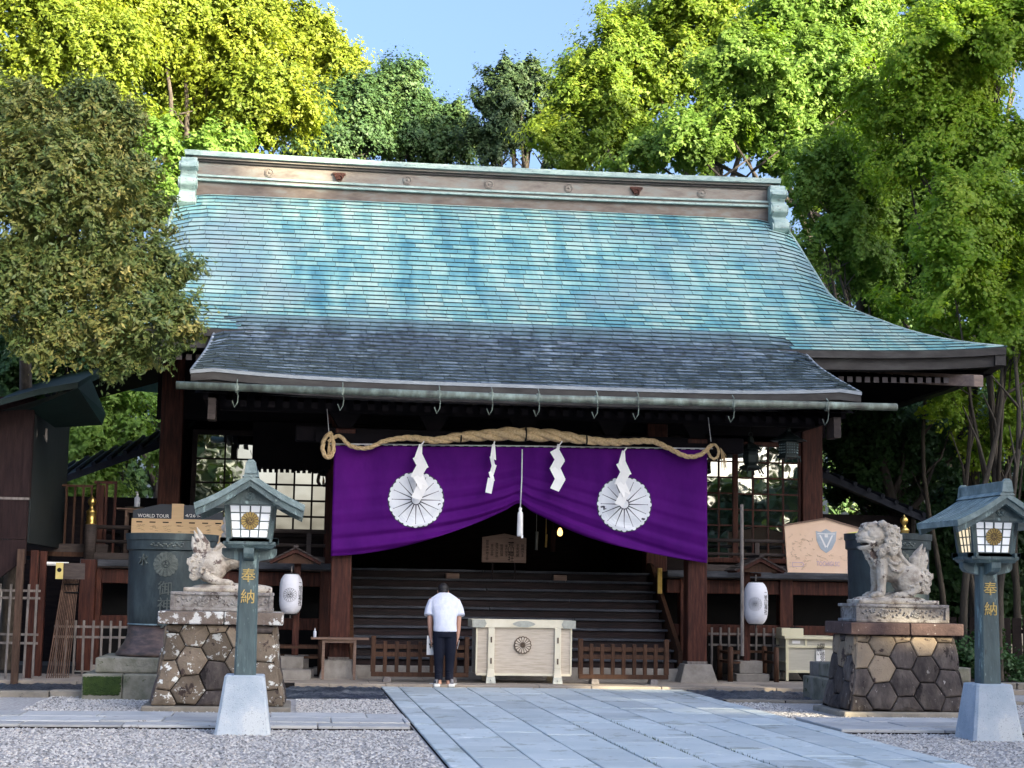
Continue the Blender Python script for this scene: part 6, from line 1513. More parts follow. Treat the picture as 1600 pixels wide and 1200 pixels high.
t = thing('leaflet', (px_+.22, py_+.10, .6), 'narrow white leaflet held in the right hand of the bowing person', 'leaflet')
b = MB(); b.hexa([(px_+.195,py_-.0,.60),(px_+.20,py_+.0,.60),(px_+.21,py_+.16,.60),(px_+.205,py_+.16,.60),(px_+.225,py_+.0,.73),(px_+.23,py_+.0,.73),(px_+.24,py_+.16,.73),(px_+.235,py_+.16,.73)]); b.build('sheet', M['white_paper'], t)

# ================================================================ side building on the left
t = thing('side_building', (-5.4, 27, 0), 'dark timber side building with green metal eaves at the left edge', 'building')
y = 26.0; xr = X_(46,780,y)
b = MB(); b.box(-9, xr, y, y+.12, Z_(20,779,y)+.02, 4.3); b.box(-9, xr-.02, y+.0, y+.12, 2.15, Z_(20,779,y)-.01); b.build('wall', M['side_wood'], t)
b = MB(); b.prism([(-9,.9),(X_(0,902,y),Z_(0,902,y)),(X_(22,886,y),Z_(22,886,y)),(xr-.02,Z_(40,880,y)),(xr-.02,2.14),(-9,2.14)], 'y', y+.005, y+.11); b.build('skirt_panel', M['side_wood'], t, fix=True)
b = MB(); b.box(-9, xr, y-.012, y-.0, Z_(20,779,y)-.015, Z_(20,779,y)+.02); b.build('seam_strip', M['weathered'], t)
for k in range(24):
    x = xr-.02-k*.12
    if x < -6: break
    b = MB(); b.box(x-.006, x+.006, y-.008, y-.001, 2.2, 4.1); b.build('batten', M['side_wood'], t)
b = MB(); b.box(X_(46,700,30.2), X_(86,700,30.2), 30.2, 30.3, 1.9, 4.9); b.build('end_panel', M['side_panel'], t)
b = MB(); b.box(xr-.12, xr-.0, y+.13, 30, 2.1, 4.3); b.build('return_wall', M['side_panel'], t)
# roof: green metal eave rising to the right, dark underside
ya = 25.3
e = [(X_(-80,662,ya),Z_(-80,662,ya)),(X_(0,628,ya),Z_(0,628,ya)),(X_(60,612,ya),Z_(60,612,ya)),(X_(122,601,ya),Z_(122,601,ya))]
b = MB()
for (xa, za), (xb, zb_) in zip(e, e[1:]): b.hexa([(xa,ya,za-.05),(xb,ya,zb_-.05),(xb,ya+3.6,zb_+.6),(xa,ya+3.6,za+.6),(xa,ya,za+.04),(xb,ya,zb_+.04),(xb,ya+3.6,zb_+.75),(xa,ya+3.6,za+.75)])
b.build('roof', M['side_green'], t)
b = MB()
xa, xb = X_(0,635,ya), X_(122,601,ya); xc, zc_ = X_(160,664,26.6), Z_(160,664,26.6)
b.add([(xa,ya+.02,Z_(0,642,ya)),(xb,ya+.02,Z_(122,606,ya)),(xc,26.6,zc_),(X_(86,668,26.6),26.6,Z_(86,668,26.6)),(X_(45,640,26.0),25.98,Z_(45,640,26.0))], [(0,1,2,3,4)])
b.add([(xb,ya+.02,Z_(122,606,ya)),(xc,26.6,zc_),(xc+.02,26.8,zc_+.2),(xb+.02,26.6,Z_(122,606,ya)+.3)], [(0,1,2,3)]); b.build('eave_underside', M['side_green'], t)
b = MB(); b.box(X_(22,950,25.8), X_(33,950,25.8), 25.8, 25.9, 0, 2.0); b.build('post', M['bamboo'], t, bevel=.008)
b = MB(); b.box(X_(43,960,26.6), X_(52,960,26.6)+.03, 26.6, 26.72, 0, 2.0); b.box(X_(58,960,27.2), X_(66,960,27.2)+.02, 27.2, 27.32, 0, 2.0); b.build('post', M['red_wood'], t, bevel=.008)
for px, py in ((56,672),(72,678)):
    x, z = X_(px,py,26.4), Z_(px,py,26.4); b = MB(); b.tube([(x,26.4,z+.08),(x+.01,26.4,z-.10)], .02, 6); b.tube([(x-.03,26.4,z-.02),(x+.02,26.38,z-.13)], .008, 5); b.build('eave_fitting', M['weathered'], t)
# raised walkway with its balustrade
yw = 29.4
t = thing('walkway', (X_(90,860,yw), yw, 0), 'raised timber walkway with a slatted balustrade between the side building and the hall', 'walkway')
x0, x1 = X_(38,860,yw), X_(140,860,yw)
b = MB(); b.box(x0, x1+.3, yw, yw+2.2, Z_(80,864,yw), Z_(80,849,yw)); b.build('floor_slab', M['rail_wood'], t)
b = MB(); b.box(x0, x1+.0, yw-.04, yw-.001, Z_(80,869,yw), Z_(80,862,yw)); b.build('floor_edge', M['brown_wood'], t)
zr_ = Z_(80,757,yw); zf = Z_(80,849,yw)
b = MB(); b.box(x0, X_(145,757,yw), yw+.02, yw+.07, zr_-.03, zr_+.01); b.build('top_rail', M['brown_wood'], t)
for k in range(8):
    x = x0+.09+k*.14; b = MB(); b.box(x-.018, x+.018, yw+.03, yw+.06, zf, zr_-.03); b.build('slat', M['brown_wood'], t)
xg = X_(150,760,yw)
b = MB(); b.box(xg-.04, X_(182,750,yw), yw+.1, yw+.16, Z_(160,755,yw), Z_(160,751,yw)); b.build('gate_top', M['red_wood'], t)
for px in (150, 164, 178): x = X_(px,800,yw); b = MB(); b.box(x-.025, x+.02, yw+.11, yw+.15, 1.9, Z_(160,755,yw)); b.build('gate_slat', M['red_wood'], t)
b = MB(); b.box(X_(150,800,yw), X_(160,800,yw), yw+.16, yw+.19, 1.9, Z_(160,757,yw)); b.build('gate_panel', M['red_wood'], t)
# leaning bamboo screens
t = thing('leaning_screens', (X_(95,1050,26.9), 26.9, .03), 'stack of slatted bamboo screens leaning below the walkway', 'screens')
for k in range(11):
    xb_, xt = X_(73+k*3.2,1050,26.6), X_(98+k*2.3,905,27.2)
    b = MB(); b.tube([(xb_,26.6+.012*k,.04),(xt,27.25+.004*k,Z_(100,905,27.2))], .0095, 6); b.build('slat', M['bamboo'], t)
for py in (913, 926):
    b = MB(); b.tube([(X_(99,py,27.1),27.17,Z_(100,py,27.15)),(X_(122,py,27.1),27.17,Z_(120,py,27.15))], .012, 5); b.build('tie', M['black'], t)
x, z = X_(93,892,26.9), Z_(93,892,26.9)
t = thing('small_sign', (x, 26.9, z), 'narrow yellow sign with a round mark under the walkway', 'sign')
b = MB(); b.box(x-.055, x+.055, 26.88, 26.92, z-.125, z+.125); b.build('board', M['sign_gold'], t); b = MB(); b.prism(disk(.035, 12, x, z+.015), 'y', 26.872, 26.879); b.build('round_mark', M['ink'], t, fix=True)
x, z = X_(115,892,27.0), Z_(115,892,27.0)
b = MB(); b.box(x-.17, x+.17, 27.0, 27.02, z-.13, z+.12); tag(b.build('dark_cloth', M['rail_wood']), 'dark grey panel hanging right of the narrow yellow sign', 'panel')
b = MB(); x, z = X_(90,881,27.3), Z_(90,881,27.3); b.tube([(x-.17,27.3,z),(x+.17,27.3,z)], .03, 10); tag(b.build('tube_lamp', M['lamp_tube'] if 'lamp_tube' in M else M['white_paper']), 'pale fluorescent tube under the walkway above the yellow sign', 'lamp')
b = MB(); b.box(X_(136,960,28.2)-.14, X_(136,960,28.2)+.1, 28.2, 28.45, .1, 1.9); b.build('floor_post', M['red_wood'], hall)
# corridor roofs falling away on both sides behind the hall
for s, lab in ((-1, 'dark tiled corridor roof sloping down to the left behind the hall'), (1, 'dark tiled corridor roof sloping down to the right behind the hall')):
    t = thing('side_corridor', (XC+s*7.6, 34, 0), lab, 'corridor')
    b = MB(); xa, xb = XC+s*5.9, XC+s*9.4
    b.hexa([(xa,33.2,4.35),(xb,33.2,2.95),(xb,37,3.6),(xa,37,5.0),(xa,33.2,4.5),(xb,33.2,3.08),(xb,37,3.75),(xa,37,5.15)]); b.build('roof', M['roof_dark'], t, fix=True)
    for k in range(12):
        q = k/12; x = xa+(xb-xa)*q; z = 4.5+(3.08-4.5)*q; b = MB(); b.tube([(x,33.15,z+.02),(x,37,z+.67)], .05, 6); b.build('roof_rib', M['roof_dark'], t)
    b = MB(); b.box(min(xa,xb-s*.4), max(xa,xb-s*.4), 33.6, 33.7, 0, 3.2); b.build('wall', M['dark_wood'], t)
# stone steps left of the left pillar, and blocks beyond the right pedestal
t = thing('low_steps', (X_(460,1050,27.6), 27.6, .05), 'low grey stone blocks stepping up left of the left porch pillar', 'steps')
x = X_(440,1050,26.9); b = MB(); b.box(x-.1, x+.46, 26.9, 27.3, .05, .21); b.build('step_block', M['stone_base'], t, bevel=.01)
b = MB(); b.box(x-.1, x+.34, 27.3, 27.7, .05, .40); b.build('step_block', M['stone_base'], t, bevel=.01)
x = X_(1508,1070,23.3); b = MB(); b.box(x-.05, x+.09, 23.3, 23.5, 0, .52); tag(b.build('stone_marker', M['stone_base'], None, bevel=.01), 'short square stone marker between the right pedestal and right bronze lantern', 'stone marker')
# low dark wall/fence at the right edge and utility pole
t = thing('boundary_fence', (12.6, 31.5, 0), 'low dark boundary fence in the shade right of the right pedestal', 'fence')
for k in range(34):
    x = 9.6+k*.22; b = MB(); b.box(x-.09, x+.09, 31.5, 31.53, .05, 1.15); b.build('board', M['dark_wood'], t)
b = MB(); b.box(9.5, 17.2, 31.54, 31.58, .85, .93); b.box(9.5, 17.2, 31.54, 31.58, .25, .33); b.build('rail', M['dark_wood'], t)
for k in range(9):
    x = 9.2+k*.62; b = MB(); b.box(x, x+.60, 26.3, 26.55, 0, .16); tag(b.build('edging_stone', M['kerb'], None, bevel=.015), ['rough edging stone, first in the row from the right pedestal','rough edging stone, second in the row from the right pedestal','rough edging stone, third in the row from the right pedestal','rough edging stone behind the right lantern base, left side','rough edging stone behind the middle of the right lantern base','rough edging stone behind the right lantern base, right side','edging stone third from the right end of its row','edging stone second from the right end of its row','edging stone at the right end of its row'][k], 'stone', 'edging stones right of the right pedestal')
yp = 44; x = X_(1442,650,yp); t = thing('utility_pole', (x, yp, 0), 'pale concrete utility pole rising through the trees on the right', 'pole')
b = MB(); b.tube([(x,yp,0),(x+.0,yp,16.2)], [.17,.10], 14); b.build('shaft', M['concrete'], t, smooth=True)
b = MB(); b.tube([(x-.12,yp-.14,5),(x-.12,yp-.12,9)], .035, 8); b.build('conduit', M['concrete'], t, smooth=True)
# ================================================================ trees
LM = {}
LM['bright'] = leafmat('leaf_bright', [(.10,.165,.02),(.18,.25,.03),(.27,.335,.035),(.38,.39,.045)], .45)
LM['fresh'] = leafmat('leaf_fresh', [(.09,.185,.03),(.15,.27,.045),(.22,.345,.065),(.30,.41,.095)], .45)
LM['lime'] = leafmat('leaf_lime', [(.10,.185,.025),(.17,.27,.035),(.25,.345,.045),(.36,.40,.055)], .5)
LM['maple'] = leafmat('leaf_maple', [(.11,.22,.025),(.19,.325,.035),(.29,.41,.05),(.40,.47,.08)], .6)
LM['conifer'] = leafmat('leaf_conifer', [(.035,.085,.030),(.065,.13,.040),(.12,.18,.05)], .2)
LM['pine'] = leafmat('leaf_pine', [(.035,.07,.028),(.06,.105,.040),(.10,.14,.05)], .15)
LM['dark'] = leafmat('leaf_dark', [(.022,.060,.020),(.045,.11,.032),(.075,.16,.045)], .25)
LM['olive'] = leafmat('leaf_olive', [(.040,.080,.025),(.125,.18,.048),(.30,.28,.075),(.62,.50,.16)], .2, .45, pos=[0,.4,.8,1])  # olive leaves; dark and gold ends paint shade and highlights into the crown
LM['shade'] = leafmat('leaf_shade', [(.03,.06,.02),(.06,.10,.03)], .15)
def foliage(name, lobes, n_cl, per, leaf, mt, parent, seed, rc=(.35,.8), flat=.9, shape=.42, face=True, droop=.0, inner=.22, up=.75, sub=6, gaps=None, warp=.75):
    rg = np.random.default_rng(seed); tri = (face and leaf > .115) or not face; n_cl = int(n_cl*((1.62 if tri else 1.9) if face else 1.6)); per = int(per*(.95 if tri and face else .74)); leaf *= (.84 if face else 1); rc = (rc[0]*.72, rc[1]*.85); flat = min(1, .72+flat*.3)
    big = [list(l) for l in lobes]; lobes = []
    for l in big:                                      # break each mass of the crown into smaller rounded ones
        lobes.append([l[0], l[1], l[2], l[3]*.80, l[4]*.80, l[5]*.80])
        if sub:
            for _ in range(sub):
                e0 = rg.normal(size=3); e0 /= np.linalg.norm(e0); 
                if e0[1] > .3: e0[1] *= -1
                if e0[2] < -.3: e0[2] *= -.5
                k0 = rg.uniform(.34, .52); lobes.append([l[0]+e0[0]*l[3]*.66, l[1]+e0[1]*l[4]*.66, l[2]+e0[2]*l[5]*.66, l[3]*k0, l[4]*k0, l[5]*k0])
    L_ = np.array(lobes, float); area = (L_[:,3]*L_[:,5]+L_[:,3]*L_[:,4]*.5); pr = area/area.sum()
    li = rg.choice(len(L_), n_cl, p=pr); lb = L_[li]
    d = rg.normal(size=(n_cl, 3)); d /= np.linalg.norm(d, axis=1)[:, None]
    if face: back = (d[:,1] > .25); d[back & (rg.random(n_cl) < .7), 1] *= -1
    low = (d[:,2] < -.5) & (rg.random(n_cl) < .5); d[low, 2] *= -1
    fr = np.where(rg.random(n_cl) < inner, rg.uniform(.45, .85, n_cl), rg.uniform(.74, 1.14, n_cl)*np.where(rg.random(n_cl) < .12, rg.uniform(1.05, 1.28, n_cl), 1))
    cc = lb[:, :3]+d*fr[:, None]*lb[:, 3:6]
    r_ = (rc[0]+(rc[1]-rc[0])*rg.random(n_cl)**1.6)*1.05*np.where(rg.random(n_cl) < .25, .6, 1)
    N = n_cl*per; ci = np.repeat(np.arange(n_cl), per)
    e = rg.normal(size=(N, 3)); e /= np.linalg.norm(e, axis=1)[:, None]
    neg = e[:, 2] < -.15; e[neg, 2] *= -.6
    q = rg.uniform(.35, 1.0, N)**.6*(1+.18*rg.normal(size=N))
    pos = cc[ci]+e*(r_[ci]*q)[:, None]*np.array([1, 1, flat])
    pos[:, 2] -= droop*(e[:, 0]**2+e[:, 1]**2)*r_[ci]
    if gaps:                                           # openings in the canopy that let sunlight through to the court
        gx = pos[:, 0]-sd.x/sd.z*pos[:, 2]; gy = pos[:, 1]-sd.y/sd.z*pos[:, 2]; kp = np.ones(N, bool)
        for (xa, xb, ya, yb) in gaps: kp &= ~((gx > xa) & (gx < xb) & (gy > ya) & (gy < yb))
        pos = pos[kp]; e = e[kp]; ci = ci[kp]; N = len(pos)
    if warp:                                           # bend the rounded masses into irregular boughs
        for wl, am in ((3.1, .34), (1.5, .22), (.75, .12)):
            k_ = 2*np.pi/(wl*warp); f_ = rg.uniform(0, 6.28, 6)
            pos = pos+am*warp*np.stack([np.sin(pos[:,2]*k_+f_[0])+.6*np.sin(pos[:,1]*k_*1.3+f_[1]), .6*np.sin(pos[:,0]*k_+f_[2]), np.sin(pos[:,0]*k_*1.1+f_[3])+.6*np.sin(pos[:,1]*k_+f_[4])], 1)
    nrm = e*.9+d[ci]*.5+np.array([0, -.1, up*.6])+rg.normal(size=(N, 3))*.38; nrm /= np.linalg.norm(nrm, axis=1)[:, None]
    a = rg.normal(size=(N, 3)); a[:, 2] -= .3; t = a-nrm*(a*nrm).sum(1)[:, None]; t /= np.linalg.norm(t, axis=1)[:, None]; s = np.cross(nrm, t)
    ln = leaf*rg.uniform(.6, 1.25, N); V = np.empty((N, 4, 3))
    V[:, 0] = pos-t*ln[:, None]*.5; V[:, 1] = pos+s*(ln*shape)[:, None]-nrm*(ln*.08)[:, None]; V[:, 2] = pos+t*ln[:, None]*.5; V[:, 3] = pos-s*(ln*shape)[:, None]-nrm*(ln*.08)[:, None]
    if tri: V[:, 1] = pos+t*(ln*.5)[:, None]+s*(ln*shape*.9)[:, None]; V[:, 2] = pos+t*(ln*.35)[:, None]-s*(ln*shape*.9)[:, None]; V = V[:, :3]
    K = V.shape[1]; me = bpy.data.meshes.new(name); me.vertices.add(N*K); me.vertices.foreach_set('co', (V.reshape(-1, 3)-np.array(parent.location[:]) if parent else V.reshape(-1,3)).ravel())
    me.loops.add(N*K); me.loops.foreach_set('vertex_index', np.arange(N*K, dtype='i')); me.polygons.add(N); me.polygons.foreach_set('loop_start', np.arange(N, dtype='i')*K)
    me.update(calc_edges=True); cv = rg.uniform(0, 1, n_cl); lv = rg.uniform(0, 1, len(L_)); set_attr(me, np.clip(cv[ci]*.32+lv[li][ci]*.36+rg.uniform(0, .32, N), 0, 1)); me.materials.append(mt)
    o = bpy.data.objects.new(name, me); C.objects.link(o); o.parent = parent; return o, cc
def limbs(name, base, top, r0, targets, mt, parent, seed, k=14, bend=.06, lo=.3):
    rq = random.Random(seed); b = MB(); base = Vector(base); top = Vector(top); pts = []; H = (top-base).length
    for i in range(9):
        q = i/8; pts.append(base.lerp(top, q)+Vector((rq.uniform(-1,1), rq.uniform(-1,1), 0))*bend*H*.3*q)
    b.tube([pts[0]-Vector((0,0,.3))]+pts, [r0*1.35]+[r0*(1-.72*i/8) for i in range(9)], 10)
    tg = [Vector(t) for t in targets]; rq.shuffle(tg)
    for t in tg[:k]:
        i = min(7, max(2, int(8*rq.uniform(lo, .9)))); a = pts[i]
        if t.z < a.z: 
            for j in range(max(2, int(lo*8)), 8):
                if pts[j].z < t.z+.3: i = j
            a = pts[i]
        m = a.lerp(t, .5)+Vector((rq.uniform(-.3,.3), rq.uniform(-.3,.3), rq.uniform(0,.12)*(t-a).length)); r_ = r0*(1-.72*i/8)*.55
        q1 = a.lerp(m, .55)+Vector((0,0,.1)); q2 = m.lerp(t, .5)+Vector((rq.uniform(-.15,.15),0,.15))
        b.tube([a, q1, m, q2, t], [r_, r_*.75, r_*.55, r_*.38, r_*.12], 6)
        for _ in range(3):
            s = m.lerp(t, rq.uniform(0, .8)); b.tube([s, s+Vector((rq.uniform(-.8,.8), rq.uniform(-.6,.3), rq.uniform(.1,.8)))], [r_*.28, r_*.08], 5)
    return b.build(name, mt, parent, smooth=True)
def tree(lobes_px, y, kind, lab, n_cl, per, leaf, seed, trunk_px=None, r0=.3, cat='tree', group='trees around the hall', name='broadleaf_tree', bark='bark', dy=.0, k=14, ty=None, lo=.3, nlimb=None, ryf=.8, **kw):
    s = y/2612*1.0; rq = random.Random(seed); lobes = []
    for (px, py, rx, rz_) in lobes_px:
        yy_ = y+rq.uniform(-1, 1)*dy; p = at(px, py, yy_); lobes.append((p.x, p.y, p.z, rx*s, (rx+rz_)/2*s*ryf, rz_*s))
    mx = max(lobes, key=lambda l: l[3]*l[5])
    ty = ty or y; bx = X_(trunk_px, 900, ty) if trunk_px is not None else sum(l[0] for l in lobes)/len(lobes)
    t = thing(name, (bx, ty, 0), lab, cat, group)
    top = max(lobes, key=lambda l: l[2]); 
    o, cc = foliage('crown', lobes, n_cl, per, leaf, LM[kind], t, seed, **kw)
    tz = max(l[2] for l in lobes); tp = (top[0]*.6+bx*.4, y, tz)
    ctr = [Vector((l[0]+rq.uniform(-.6,.6)*l[3], l[1]-rq.uniform(0,.5)*l[4], l[2]+rq.uniform(-.3,.6)*l[5])) for l in lobes for _ in range(3)]
    limbs('trunk', (bx, ty, 0), tp, r0, ctr, M[bark], t, seed, k=k, lo=lo)
    return t
G = 'trees behind the hall'
# foreground evergreen
tree([(100,330,115,130),(60,460,105,90),(60,205,85,75),(150,205,68,62),(20,330,90,110),(110,340,95,90),(180,290,62,75),(40,470,90,85),(150,440,85,80),(232,440,62,70),(205,520,68,55),(110,540,80,50),(205,575,55,38),(262,500,42,50),(205,370,65,55)], 25.0, 'olive',
     'large round olive-brown evergreen in front of the left side of the roof', 1380, 105, .112, 21, trunk_px=15, ty=29.4, lo=.8, r0=.16, name='evergreen_tree', warp=.35, rc=(.20,.40), flat=.75, shape=.2, dy=.5, inner=.25, ryf=.75, k=10)
tree([(40,585,75,45),(0,560,60,60),(95,600,50,35)], 28.6, 'dark', 'dark shrubby evergreen showing under the large olive-brown tree at the left edge', 130, 110, .12, 22, trunk_px=-10, r0=.1, name='shrub_tree', rc=(.25,.5), group='small dark evergreens by the side building')
# left background
tree([(30,40,130,110),(120,120,110,100),(20,190,110,110),(150,40,90,80),(170,210,70,80)], 46, 'bright', 'tall yellow-green broadleaf tree at the upper left edge', 760, 110, .155, 31, r0=.4, group=G, rc=(.5,1.1), dy=1.2)
tree([(250,50,110,80),(345,90,100,75),(400,185,90,80),(300,190,100,90),(440,215,50,50),(215,140,80,80),(330,20,60,45)], 50, 'bright', 'big rounded yellow-green tree rising left of the roof ridge', 930, 115, .155, 32, trunk_px=300, r0=.45, group=G, rc=(.5,1.15), dy=1.2)
tree([(470,70,55,50),(510,110,45,55),(440,50,45,45),(520,180,30,40)], 60, 'bright', 'yellow-green tree crown set farther back between the round tree and the conifers', 260, 110, .19, 33, r0=.4, group=G, rc=(.55,1.1), dy=1)
tree([(230,260,70,50),(330,255,60,35),(260,330,50,60)], 44, 'fresh', 'green lower tree just behind the left end of the roof ridge', 170, 110, .15, 34, r0=.25, group=G, rc=(.4,.8))
tree([(540,215,60,55),(500,240,55,40),(570,180,40,40),(545,160,28,30)], 56, 'conifer', 'dark conifer mass above the ridge, left of the pointed conifer', 430, 120, .16, 35, r0=.35, name='conifer_tree', group=G, warp=.5, rc=(.45,.9), flat=.9, droop=.4)
tree([(628,112,22,24),(622,150,45,35),(632,190,68,40),(640,232,85,38),(690,215,45,40),(712,225,30,45)], 58, 'conifer', 'pointed conifer with a sunlit tip above the middle of the ridge', 600, 125, .15, 36, trunk_px=630, r0=.35, name='conifer_tree', group=G, warp=.5, rc=(.4,.85), flat=.9, droop=.4)
tree([(810,135,55,30),(775,175,45,35),(845,160,55,35),(800,220,55,35),(870,200,40,35),(760,235,35,28),(862,245,35,22)], 54, 'pine', 'dark layered pine in the gap of sky above the ridge', 430, 105, .14, 37, trunk_px=815, r0=.35, name='pine_tree', group=G, rc=(.4,.8), flat=.5, inner=.2)
tree([(890,130,30,30),(905,175,35,40)], 60, 'dark', 'dark tree showing at the left edge of the big bright tree', 100, 90, .17, 38, r0=.3, group=G, rc=(.4,.8))
# right background
tree([(960,110,60,70),(930,175,60,55),(905,235,55,38),(1010,60,65,70),(1060,150,90,80),(990,225,80,45),(1110,50,90,80),(1180,120,80,80),(950,250,70,35),(1100,230,70,45)], 47, 'lime', 'big bright yellow-green tree right of the sky gap', 1080, 115, .15, 41, trunk_px=1100, r0=.45, group=G, rc=(.45,1.0), dy=1.2, inner=.2)
tree([(1250,60,100,80),(1290,140,90,60),(1200,190,95,50),(1110,235,80,38),(1040,250,70,35),(1330,40,90,70),(1330,190,90,70),(1180,130,90,60),(1240,240,80,40)], 40, 'fresh', 'spreading fresh-green tree with a long dark limb above the right end of the ridge', 900, 115, .14, 42, trunk_px=1400, r0=.4, group=G, rc=(.4,.9), dy=.8, inner=.2, flat=.5)
tree([(1290,280,70,60),(1350,330,95,75),(1310,390,75,60),(1400,420,105,65),(1340,465,65,40),(1450,330,80,80),(1430,480,80,50)], 37, 'fresh', 'fresh-green tree directly right of the roof verge', 720, 115, .12, 43, trunk_px=1405, r0=.2, group=G, rc=(.3,.65), dy=.8, flat=.5)
tree([(1420,190,90,60),(1500,140,90,80),(1380,250,70,40),(1540,250,90,60),(1470,260,80,50),(1560,60,80,80),(1440,80,70,70)], 34, 'maple', 'tall airy maple filling the upper right', 1050, 105, .11, 44, trunk_px=1520, r0=.16, name='maple_tree', bark='bark_pale', group=G, rc=(.35,.8), dy=1.0, flat=.6, inner=.3, k=12)
tree([(1530,370,95,60),(1590,440,80,60),(1480,420,70,40),(1560,320,70,40),(1590,540,45,40),(1500,480,60,30)], 31, 'maple', 'maple with slender pale stems above the right eave corner', 800, 105, .10, 45, trunk_px=1560, r0=.11, name='maple_tree', bark='bark_pale', group=G, rc=(.32,.7), dy=.8, flat=.6, inner=.3, k=10)
tree([(1560,20,120,90),(1350,-30,140,60),(1150,-20,120,50)], 52, 'fresh', 'green tree filling the top right corner behind the maples', 420, 110, .18, 46, r0=.4, group=G, rc=(.5,1.0))
tree([(1480,300,160,120),(1380,440,120,100),(1560,450,120,120),(1320,300,90,90),(1400,150,160,100),(1250,180,110,90),(1500,50,160,90)], 43, 'fresh', 'broad green tree filling the space behind the maples on the right', 600, 100, .18, 47, trunk_px=1480, r0=.3, group=G, rc=(.5,1.0))
# shaded evergreens under the eave on the right
tree([(1350,690,80,50),(1400,740,90,60),(1330,780,60,50),(1460,690,90,60)], 36, 'dark', 'shaded evergreen behind the corridor roof, right of the hall', 260, 110, .13, 51, trunk_px=1400, r0=.2, name='evergreen_tree', group=G, rc=(.35,.7))
tree([(1540,690,110,80),(1500,830,110,90),(1420,870,90,80),(1590,860,90,100),(1400,950,110,80),(1530,960,120,90)], 38, 'dark', 'dense dark evergreen undergrowth behind the right lantern', 440, 110, .15, 52, trunk_px=1500, r0=.2, name='evergreen_tree', group=G, rc=(.4,.8))
tree([(1600,600,70,60),(1560,560,60,40),(1490,640,50,40),(1560,680,60,50)], 33, 'maple', 'low green maple branches at the right edge under the roof corner', 230, 100, .10, 53, trunk_px=1590, r0=.09, name='maple_tree', group=G, bark='bark_pale', rc=(.25,.5), flat=.4)
for k, (pb, pt, y, r0, top) in enumerate(((1475,1440,33,.075,560),(1530,1500,31.5,.08,600),(1500,1560,30.5,.09,560),(1560,1590,30,.08,500),(1405,1390,35,.22,690))):
    x = X_(pb, 950, y); t = thing('slender_tree', (x, y, 0), ['thin bare leaning stem left of the slender trunks under the right eave corner','thin curving stem in the middle of the slender trunks under the right eave corner','slender forked trunk leaning right below the right eave corner','pale slender trunk at the right edge behind the right lantern','thick short trunk in the shade just right of the porch gutter end'][k], 'tree', 'slender trunks at the right')
    rq = random.Random(60+k); P = []; 
    for i in range(9):
        q = i/8; P.append((x+(X_(pt,top,y)-x)*q**1.2+.12*math.sin(q*7+k), y+.2*math.sin(q*4+k), Z_(pt,top,y)*q))
    b = MB(); b.tube([(P[0][0],P[0][1],-.2)]+P, [r0*1.3]+[r0*(1-.6*i/8) for i in range(9)], 8)
    for i in (4, 5, 6, 7):
        a = Vector(P[i]); e = a+Vector((rq.uniform(-.9,.9), rq.uniform(-.3,.3), rq.uniform(.7,1.4))); b.tube([a, a.lerp(e,.5)+Vector((.1,0,-.1)), e], [r0*.4, r0*.28, r0*.12], 6)
    b.build('trunk', M['bark_pale' if k != 4 else 'bark'], t, smooth=True)
    e = P[-1]; foliage('crown', [(e[0], e[1], e[2]+.5, .9, .7, .5)], 26 if k != 4 else 60, 90, .11, LM['maple' if k != 4 else 'dark'], t, 70+k, rc=(.25,.5), flat=.4)
# low bushes behind the fence line at the right, and trees seen under the left eave
b_, _ = foliage('ground_cover', [(11.6,30.6,.1,2.6,1.0,.35),(13.5,27.5,.05,1.8,1.4,.25)], 130, 70, .09, LM['dark'], None, 77, rc=(.2,.4)); tag(b_, kind='stuff')
tree([(160,690,70,40),(120,720,60,45),(210,710,50,35),(150,640,90,45),(60,720,60,60),(130,790,60,40)], 42, 'fresh', 'green tree seen under the eaves between the side building and the hall', 330, 110, .14, 54, trunk_px=140, r0=.2, group=G, rc=(.35,.75))
tree([(250,640,60,50),(280,560,60,60),(200,600,60,40)], 45, 'dark', 'dark tree behind the left corner of the hall', 160, 100, .17, 55, trunk_px=230, r0=.25, group=G, rc=(.4,.8))
for i in range(6):                                   # tree wall at the rear so that no bare ground shows
    x = -16+i*3.0
for i, (x, y, r_, h) in enumerate(((-15,40,4.5,11),(-11,50,5,13),(-5,64,6,13),(4,70,6,10),(12,66,6,12),(20,58,6,14),(22,44,5.5,14),(19,34,4,9))):
    t = thing('broadleaf_tree', (x, y, 0), ['dark background tree far left behind the side building','background tree behind the tall yellow-green tree on the left','far background tree low behind the left half of the ridge','far background tree low in the middle behind the ridge','far background tree low behind the right half of the ridge','background tree behind the big bright tree on the right','background tree behind the maples on the right','background tree low at the right edge behind the maples'][i], 'tree', 'background trees')
    foliage('crown', [(x,y,h*.62,r_,r_*.8,h*.34),(x-r_*.4,y,h*.4,r_*.8,r_*.6,h*.28),(x+r_*.4,y,h*.42,r_*.8,r_*.6,h*.28)], 130, 80, .34, LM['dark' if i in (0,7) else 'conifer'], t, 200+i, rc=(.7,1.4))
    limbs('trunk', (x,y,0), (x,y,h*.75), .35, [(x+r_*.5,y,h*.6),(x-r_*.5,y,h*.55)], M['bark'], t, 210+i, k=2)
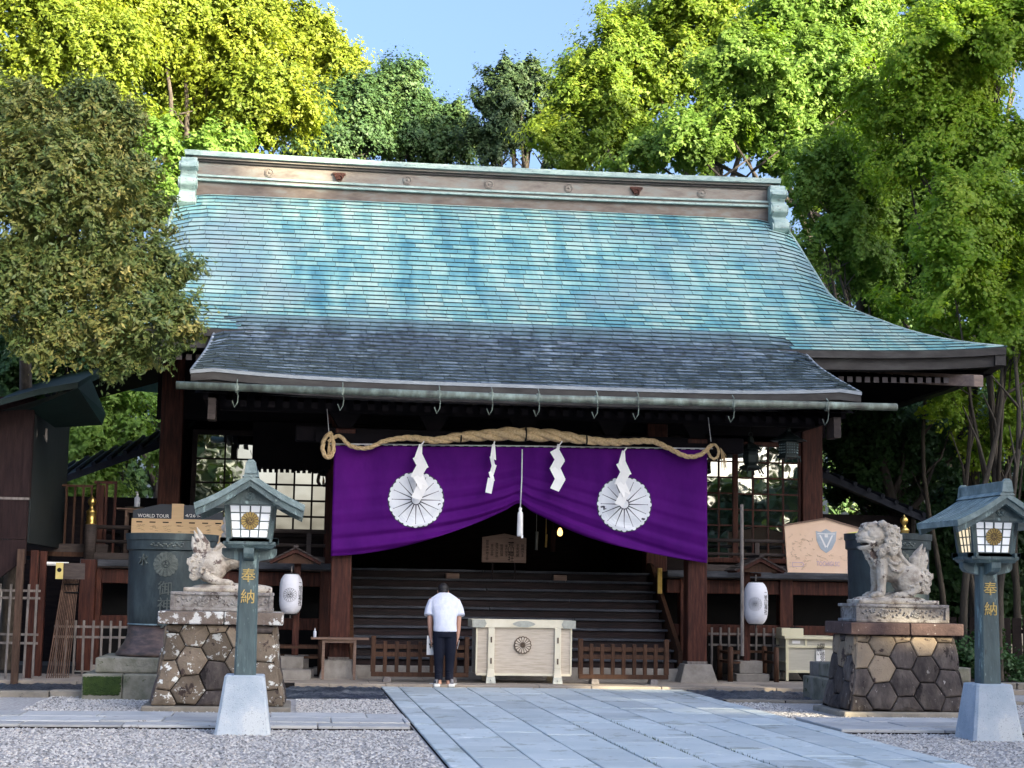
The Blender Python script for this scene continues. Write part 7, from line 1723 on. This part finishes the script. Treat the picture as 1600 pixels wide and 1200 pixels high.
# the grove on the right and behind the viewer: shades the court, shows in the window glass
spots = [(24.9, -13.4, 5.0, 31), (28.6, -10.1, 5.0, 31), (32.3, -6.7, 5.0, 31), (36.0, -3.4, 5.0, 31), (39.7, -0.0, 5.0, 31), (43.4, 3.3, 5.0, 31), (47.1, 6.7, 5.0, 31), (31.5, -16.9, 5.0, 31), (35.2, -13.6, 5.0, 31), (38.9, -10.2, 5.0, 31), (42.6, -6.9, 5.0, 31), (46.3, -3.5, 5.0, 31), (13, -25, 4.5, 8.0), (19, -27, 5, 8.6), (26, -25, 5, 8.2), (-7, -22, 3.4, 13), (-12, -18, 4.6, 13), (-12, -6, 4, 9)]
names = ['nearest the court','second along the court','third along the court','by the right lantern path','inner row, first','inner row, second','beyond the court corner','inner row, third','outer row','behind the viewer to the right','outer row by the hall','by the hall corner','low, far behind the viewer','low, middle, behind the viewer','low, rightmost, behind the viewer','behind the viewer to the left','far left behind the viewer','left of the court outside the picture']
GAPS = [(4.0,7.8,25.3,27.3),(1.7,3.2,25.2,26.6),(4.2,7.8,22.7,24.4),(4.4,6.6,20.7,22.0),(6.4,7.9,20.2,21.8)]
for i, (x, y, r_, h) in enumerate(spots):
    t = thing('grove_tree', (x, y, 0), 'tall grove tree outside the picture, '+names[i], 'tree', 'grove trees around the court')
    foliage('crown', [(x,y,h*.66,r_,r_,h*.30),(x-r_*.35,y+r_*.3,h*.42,r_*.85,r_*.85,h*.26),(x+r_*.3,y-r_*.35,h*.44,r_*.85,r_*.85,h*.26),(x,y,h*.25,r_*.75,r_*.75,h*.16)], 255, 48, .68, LM['shade'], t, 300+i, rc=(.8,1.6), face=False, inner=.45, sub=0, gaps=GAPS, warp=0)
    limbs('trunk', (x,y,0), (x,y,h*.75), .4, [(x+r_*.5,y,h*.6),(x-r_*.5,y,h*.55)], M['bark'], t, 330+i, k=2)

if __name__ == '__main__': print('TRIS', sum(sum(len(p.vertices)-2 for p in o.data.polygons) if len(o.data.polygons) < 5000 else len(o.data.polygons)*(len(o.data.polygons[0].vertices)-2) for o in C.objects if o.type == 'MESH'))
